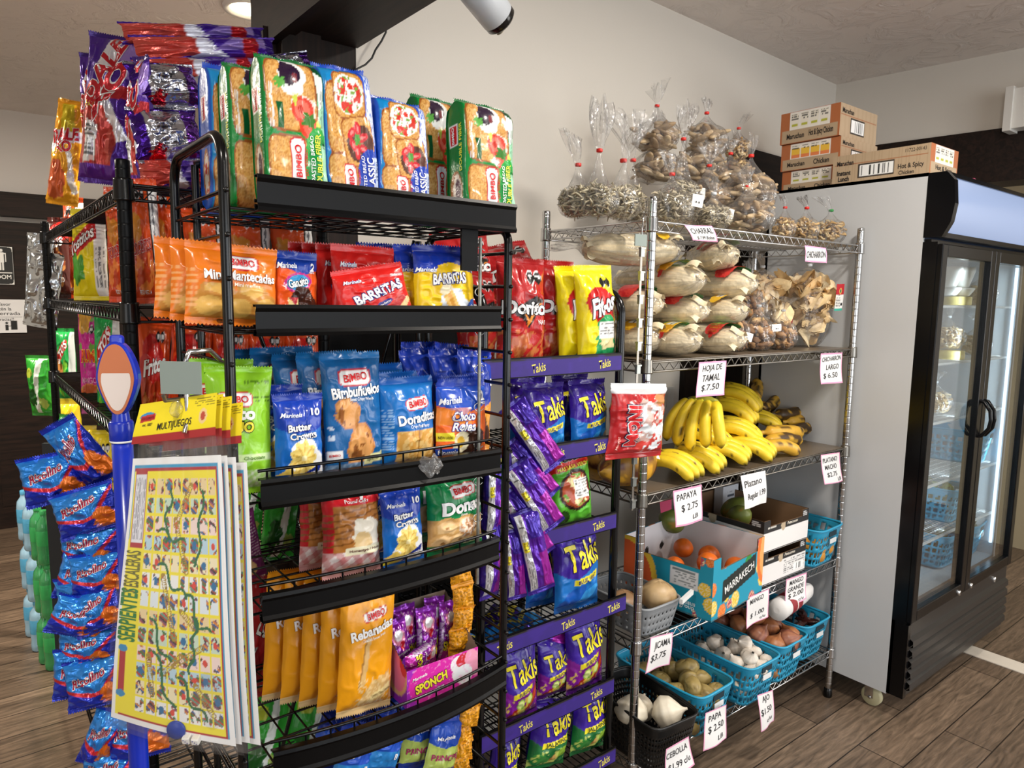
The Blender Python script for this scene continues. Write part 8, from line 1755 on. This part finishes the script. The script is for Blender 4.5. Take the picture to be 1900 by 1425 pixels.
# ------------------------------------------------------------------ board games, blue tube and the corner behind
def onyaw(px, py, C, yaw): a = math.radians(yaw); return onp(px, py, C, np.array([-math.sin(a), -math.cos(a), 0.0]))
YG = 40.0
Cg = ony(335, 1000, 1.03)
def game(o_off, labelled, lab, shift=(0, 0), rotz=0.0):
    q = lambda x, y: onyaw(x+shift[0], y+shift[1], Cg, YG)
    BL, BR, TR, TL = q(206, 1330), q(438, 1385), q(408, 845), q(244, 852)
    HL, HR, HTR, HTL = q(246, 824), q(402, 806), q(404, 728), q(262, 750)
    C0 = (BL+BR+TR+TL)/4; a = math.radians(YG); nrm = np.array([-math.sin(a), -math.cos(a), 0.0])
    o = empty('board_game_pack', tuple(C0+nrm*o_off)); o.rotation_euler[2] = rotz; tag(o, lab, 'board game', 'hanging board game packs')
    def quad(A, B_, C_, D_, bow=.006):
        def pos(u, v):
            u = np.asarray(u)[..., None]; v = np.asarray(v)[..., None]
            return (A*(1-u)+B_*u)*(1-v)+(D_*(1-u)+C_*u)*v-C0+nrm*(bow*np.sin(u*math.pi)*(1-v)+bow*.6*np.sin(v*5))
        return pos
    def sheet(fn, A, B_, C_, D_, nu, nv, tx, lift, name, m, bow=.006):
        p0 = quad(A, B_, C_, D_, bow); pos = lambda u, v: p0(u, v)+nrm*lift
        u, v = np.broadcast_arrays(np.linspace(0, 1, nu)[:, None], np.linspace(0, 1, nv)[None]); W_, H_ = np.linalg.norm(B_-A), np.linalg.norm(D_-A)
        cv = Cv(u, v, H_/W_); fn(cv); mb = MB(); mb.grid(pos(u, v), cv.c); put_text(mb, normal_of(pos), W_, H_, tx, lift=.0006); return mb.build(name, m, o)
    def f_board(cv):
        cv.fill('f2f2f2'); cv.rect(.03, .02, .955, .975, '3a9cc8'); cv.rect(.035, .02, .94, .965, 'b03038'); cv.rect(.035, .03, .93, .95, 'f2e23c')
        cv.rect(0, .02, .06, .70, 'f2e23c'); cv.rect(.0, .0, .03, 1, 'f2f2f2')
        u, v = cv.u, cv.v; u0, u1, v0, v1 = .19, .925, .05, .93
        m = (u > u0) & (u < u1) & (v > v0) & (v < v1); gx = (u-u0)/(u1-u0)*8; gy = (v-v0)/(v1-v0)*13; fx, fy = gx % 1, gy % 1; cell = np.floor(gx)*7+np.floor(gy)*13
        inn = m & (fx > .08) & (fx < .92) & (fy > .08) & (fy < .92)
        pal = ['f0f0ee', 'dfe8ee', 'e8d0a0', 'c8dcc8', 'f0d8d0', 'b8d4e4', 'f0e4c0']
        for k, c in enumerate(pal): cv.put(inn & (cell % 7 == k), c)
        obj = ['c0382c', '3c7c4c', '7c5c3c', '2c5c9c', 'd88a2c', '8c4c6c', '3c3c3c', 'a84a34', '5c9c8c']
        n = fbm(gx*2.3+3, gy*2.3+5, 6); r = np.hypot(fx-.5, (fy-.5)*1.1)
        for k, c in enumerate(obj): cv.put(inn & (np.floor(gx*3.3+gy*7.7+np.floor(gx)*5) % 9 == k) & (n > .52) & (r < .46), c)
        cv.put(inn & (cell % 5 == 1) & (r < .2), 'd8483c'); cv.put(inn & (cell % 6 == 2) & (r < .25) & (n > .3), '2f6f9f')
        cv.rect(.05, .67, .175, .95, 'b03038'); cv.rect(.055, .69, .17, .94, 'e4e4ec'); cv.smalltext(.06, .70, .165, .93, '8a8a94', 10, True)
        # snakes and ladders
        def path(pts, w_, c, dash=None):
            P = np.array(pts)
            for i in range(len(P)-1):
                (x0, y0), (x1, y1) = P[i], P[i+1]; L2 = (x1-x0)**2+((y1-y0)*cv.ar)**2
                t = np.clip(((u-x0)*(x1-x0)+(v-y0)*(y1-y0)*cv.ar**2)/max(L2, 1e-9), 0, 1); d = np.hypot(u-x0-t*(x1-x0), (v-y0-t*(y1-y0))*cv.ar)
                cv.put((d < w_) if dash is None else ((d < w_) & ((d > w_*.6) | (((t*math.sqrt(L2)*60) % 1) < .35))), c)
        def snake(a, b, amp, k, c='2c6c44'):
            t = np.linspace(0, 1, 26); dx, dy = b[0]-a[0], b[1]-a[1]; nn = math.hypot(dx, dy)
            path([(a[0]+dx*s-dy/nn*amp*math.sin(s*k), a[1]+dy*s+dx/nn*amp*math.sin(s*k)*.7) for s in t], .011, c)
        for a, b in (((.50, .78), (.62, .60)), ((.40, .58), (.52, .36)), ((.58, .30), (.42, .22)), ((.52, .26), (.76, .34)), ((.70, .20), (.84, .10)), ((.66, .90), (.50, .76)), ((.58, .46), (.72, .40)), ((.30, .28), (.34, .14))): path([a, b], .022, 'a88a3c', 1)
        snake((.44, .88), (.40, .70), .03, 9); snake((.78, .88), (.72, .62), .02, 11); snake((.34, .74), (.58, .70), .02, 8); snake((.36, .62), (.62, .50), .03, 9); snake((.62, .52), (.82, .38), .04, 8); snake((.30, .42), (.48, .26), .03, 8); snake((.72, .44), (.66, .24), .02, 12); snake((.34, .30), (.52, .10), .03, 7); snake((.56, .22), (.78, .07), .03, 9)
        cv.rect(.045, .1, .1, .3, 'b03038'); cv.ell(.07, .11, .04, .03, '3a8cc0'); cv.ell(.07, .29, .04, .03, '3a8cc0')
    sheet(f_board, BL, BR, TR, TL, 150, 260, [('SERPIENTES', .095, .42, .075, '2c7c3c', {'ang': 90, 'w': .2, 'bold': .03}), ('Y ESCALERAS', .10, .58, .07, '6c6a2c', {'ang': 90, 'w': .16, 'bold': .02})] if labelled else [], 0, 'game_board', M_PAPER)
    m = lambda f, A, B_: A*(1-f)+B_*f
    sheet(lambda c: (c.fill('f0da1c'), c.rect(0, 0, 1, .19, 'a82c2c'), c.ell(.14, .66, .10, .05, '3a8cc0'), c.poly([(.05, .52), (.06, .68), (.23, .72), (.24, .56)], 'b8282c'), c.ell(.84, .5, .05, .09, 'e8c88c'), c.ell(.84, .5, .03, .05, 'b84a34'), c.smalltext(.72, .72, .97, .93, '50481c', 4)), HL, HR, HTR, HTL, 100, 50,
          [('MULTIJUEGOS', .5, .37, .17, '141414', {'bold': .01, 'w': .42, 'shear': .15, 'ang': 3}), ('est. 1887', .16, .46, .07, '141414', {'w': .12}), ('DON CLEMENTE', .145, .62, .06, '7c1418', {'w': .16, 'ang': 4})] if labelled else [], .003, 'header_card', M_CARD, .002)
    # clear sleeve
    f = quad(q(200, 1340), q(446, 1400), q(404, 806), q(246, 824), .008); f2 = quad(q(200, 1340), q(446, 1400), q(404, 806), q(246, 824), -.004)
    u, v = np.broadcast_arrays(np.linspace(0, 1, 40)[:, None], np.linspace(0, 1, 60)[None]); wv = (nrm*.004)*np.sin(u*24+v*3)[..., None]*np.clip((v-.75)*4, 0, 1)[..., None]
    mb = MB(); mb.grid(f(u, v)+nrm*.007+wv, (1, 1, 1)); mb.build('clear_sleeve', M_PLASTIC, o)
    return o, q, C0, nrm
o1, q, C0, nrm = game(0, True, 'front board game pack with snakes and ladders sheet, header MULTIJUEGOS')
for px, py, nm, lab in ((332, 1348, 'disc', 0), (352, 1364, 'die', 1), (369, 1366, 'die', 1)):
    P = q(px, py)-C0+nrm*.008
    if nm == 'disc': MB().lathe([(0, -.002), (.013, -.002), (.014, 0), (.013, .002), (0, .002)], n=26, R=Rz(-math.radians(YG))@Rx(math.pi/2), center=P).build('game_disc', mat('blue_plastic', '1c3c9c', .3), o1)
    else:
        mb = MB(); s = .0055; mb.box(-s, -s, -s, s, s, s, R=np.hstack([Rz(-.7)@Rx(.3), P[:, None]])); d_ = mb.build('die', mat('die_white', 'f0eeea', .3), o1); bevel(d_, .0015)
        mb = MB()
        for a_, b_ in ((-.0025, .0025), (.0025, -.0025), (0, 0)): mb.ellips(P+(Rz(-.7)@Rx(.3))@np.array([a_, -s, b_]), .001, .0004, .001, (.02, .02, .25), 8, 5)
        mb.build('pips', M_CARD, d_)
for i, (off, sh, lab, rz_) in enumerate([(-.010, (6, 4), 'second board game pack right behind the front one', -.01), (-.022, (16, 10), 'third board game pack, edge showing at the right', -.03), (-.036, (30, 24), 'rearmost board game pack, its corner hanging lower right', -.05)]):
    game(off, False, lab, sh, rz_)
# hook holding the packs
P = onyaw(345, 700, Cg, YG)
hk = empty('wire_display_hook', tuple(P)); tag(hk, 'bent steel display hook with grey plate above the board games', 'hook')
a = math.radians(YG); Rk = Rz(-a)
def rk(x, y, z): return tuple(Rk@np.array([x, y, z]))
MB().tube([rk(.02, .06, .02), rk(.02, .03, .035), rk(.006, .0, .035), rk(0, 0, .02), rk(0, 0, -.06), rk(0, -.01, -.075)], .0036, n=10).build('wire', M_CHROME, hk)
MB().tube([rk(-.006, .05, -.032), rk(-.010, .0, -.03), rk(-.014, -.03, -.028), rk(-.014, -.034, -.02)], .0028, n=8).build('wire', M_CHROMED, hk)
mb = MB(); mb.box(-.028, -.002, -.022, .028, 0, .022, R=np.hstack([Rk, np.array([[-.004], [0], [0]])+Rk@np.array([[0], [-.004], [0]])])); mb.build('grey_plate', mat('grey_plate', '84908a', .5), hk)
mb = MB(); P2 = onyaw(333, 757, Cg, YG)-P; mb.ellips(P2+Rk@np.array([0, -.008, 0]), .008, .005, .011, (.6, .6, .6), 14, 8, bump=.3); mb.build('clear_tape', M_CLEAR, hk)

# blue tube with paddle-shaped head
P = ony(231, 900, 1.12); xt = P[0]
zt, zb = ony(231, 812, 1.12)[2], ony(215, 1460, 1.12)[2]
tb = empty('blue_candy_tube', (xt, 1.12, zb)); tag(tb, 'tall blue candy tube with paddle-shaped head left of the board games', 'candy tube')
M_TB = mat('blue_tube_plastic', '0e2cb0', .25, coat=.3)
H_ = zt-zb
R_ = np.eye(3)
MB().lathe([(0, 0), (.012, 0), (.0135, .01), (.0138, H_-.0), (0, H_)], n=32).build('tube_body', M_TB, tb)
MB().lathe([(.0145, H_-.004), (.0160, H_-.002), (.0160, H_+.022), (.0145, H_+.025), (0, H_+.025)], n=32).build('cap', M_TB, tb)
MB().lathe([(.0145, H_-.006), (.0164, H_-.004), (.0145, H_-.002)], n=32).build('white_ring', mat('white_tag', 'e6e8e8', .4), tb)
def outline(s, n=48):
    o = []
    for i in range(n):
        a = i*2*math.pi/n; x = math.cos(a); z = math.sin(a); w_ = .0265*(1-.18*max(0, -z))*(1+.04*math.cos(4*a)); h_ = .053
        o.append((x*w_*s, z*h_*(s if s > .9 else .93*s/.84)))
    return o
def slab(mb, s, y0, y1, zc, col, mi=0):
    o = outline(s); n = len(o); Rr = Rz(-math.radians(28))
    V = [Rr@np.array([x, y, 0])+np.array([0, 0, zc+z]) for y in (y0, y1) for x, z in o]
    mb.add(np.array(V), [list(range(n))[::-1], list(range(n, 2*n))]+[[i, (i+1) % n, (i+1) % n+n, i+n] for i in range(n)], col, mi, False)
zc = H_+.025+.060
mb = MB(); slab(mb, 1.0, -.010, .010, zc, (0, 0, 0)); hd = mb.build('paddle_head', M_TB, tb); bevel(hd, .004, 3)
mb = MB(); mb.box(-.009, -.006, zc+.047, .009, .006, zc+.062, R=np.hstack([Rz(-math.radians(28)), np.zeros((3, 1))])); lp = mb.build('hanging_loop', M_TB, tb); bevel(lp, .004, 2)
mb = MB(); slab(mb, .84, -.0116, -.0102, zc, lin('c07048')); pl = mb.build('face_panel', M_CARD, tb); pl['label'] = 'plain orange-brown inset panel'
mb = MB(); o = [(x, min(z, .012)) for x, z in outline(.70)]; n = len(o); Rr = Rz(-math.radians(28)); mb.add(np.array([Rr@np.array([x, -.0120, 0])+np.array([0, 0, zc-.003+z]) for x, z in o]), [list(range(n))], lin('dccfc8'), 0, False); mb.build('pale_inset', M_CARD, tb)
MB().tube([(0, 0, H_+.02), (0, 0, zc-.042)], [.013, .010], n=16).build('neck', M_TB, tb)

# dark panel and bottles behind, at the far end of the black rack
A = onz(112, 1285, 0.0); 
C_ = onz(108, 1286, 0.0)
pn = MB().box(0, 0, 0, .075, .02, 1.0)
o = pn.build('dark_standing_panel', mat('charcoal_panel', '23272c', .5), loc=(C_[0], C_[1], .001), rot=(0, 0, math.radians(-30))); o.scale = (1, 1, ony(95, 822, C_[1])[2]); tag(o, 'dark grey upright panel between the bottles and the blue bags', 'panel')
def bottle(col, cap, key):
    r = empty('water_bottle')
    MB().lathe([(0, 0), (.026, 0), (.030, .006), (.0305, .03), (.0285, .05), (.0305, .07), (.0305, .15), (.027, .175), (.014, .195), (.0125, .205), (.0125, .212)], n=24).build('bottle_body', mat('bottle_'+key, col, .1, coat=.5), r)
    MB().lathe([(.0308, .08), (.0312, .082), (.0312, .14), (.0308, .142)], n=24, col=lin(cap)).build('bottle_label', M_FILM, r)
    MB().lathe([(.014, .205), (.0142, .207), (.0142, .222), (.012, .224), (0, .224)], n=20).build('bottle_cap', mat('cap_'+key, cap, .4), r)
    return r
b1 = bottle('9cc4dc', '5cb4e0', 'clear'); b2 = bottle('3c9c5c', '3cb060', 'green')
bp_ = [onz(x, y, 0.0) for x, y in ((62, 1178), (74, 1205), (88, 1228), (100, 1240))]
for j, (zz, nm) in enumerate(((.0, 'bottom'), (.226, 'middle'), (.452, 'top'))):
    for i in range(4):
        src = b1 if i < 2 else b2
        o = src if (j == 0 and i in (0, 2)) else copy_tree(src)
        o.location = (bp_[i][0], bp_[i][1], zz+.002)
        tag(o, '%s bottle in the %s layer of the stack, %s' % ('clear blue' if i < 2 else 'green', nm, ('farthest left', 'second from the left', 'second from the right', 'next to the dark panel')[i]), 'bottle', 'stacked drink bottles by the dark panel'); o.rotation_euler[2] = .6*i+j

# small scraps on the bread rack
P = ony(797, 862, 1.128); mb = MB(); u, v = np.broadcast_arrays(np.linspace(-1, 1, 20)[:, None], np.linspace(-1, 1, 16)[None]); mb.grid(np.stack([u*.026*(1-.3*v*v), -.006-.010*fbm(u*2+5, v*2+5, 3)+.006*np.abs(u), v*.020*(1-.25*u*u)+.004*np.sin(u*5)], -1), (1, 1, 1)); o = mb.build('plastic_scrap', clear_mat('scrap_film', tint=(.8, .8, .8), gloss=.3, rough=.1, bump=(60, 1, .01), white=.12), loc=tuple(P)); tag(o, 'crumpled clear plastic scrap stuck on the third shelf front', 'plastic scrap')
P = ony(587, 396, 1.136); o = MB().box(-.009, -.0005, -.003, .009, .0005, .003, lin('1f9a4c')).build('green_tape', M_PAPER, loc=tuple(P)); tag(o, 'tiny green tape piece under the top bread shelf front', 'tape')
P = ony(1257, 745, 1.89); o = MB().box(-.035, -.006, -.057, .035, .002, .057).box(-.012, -.008, -.03, .012, -.004, .03).build('wall_outlet', M_WHITE, loc=(P[0], yw(P[0])-.004, P[2])); tag(o, 'white outlet plate on the wall behind the bananas', 'outlet')

A, B_ = ony(604, 604, 1.80), ony(905, 604, 1.80)
o = MB().box(0, 0, 0, B_[0]-A[0], .03, A[2]).build('black_back_board', M_BLACKM, loc=(A[0], 1.80, .001)); tag(o, 'black upright board against the wall behind the bread rack', 'board')
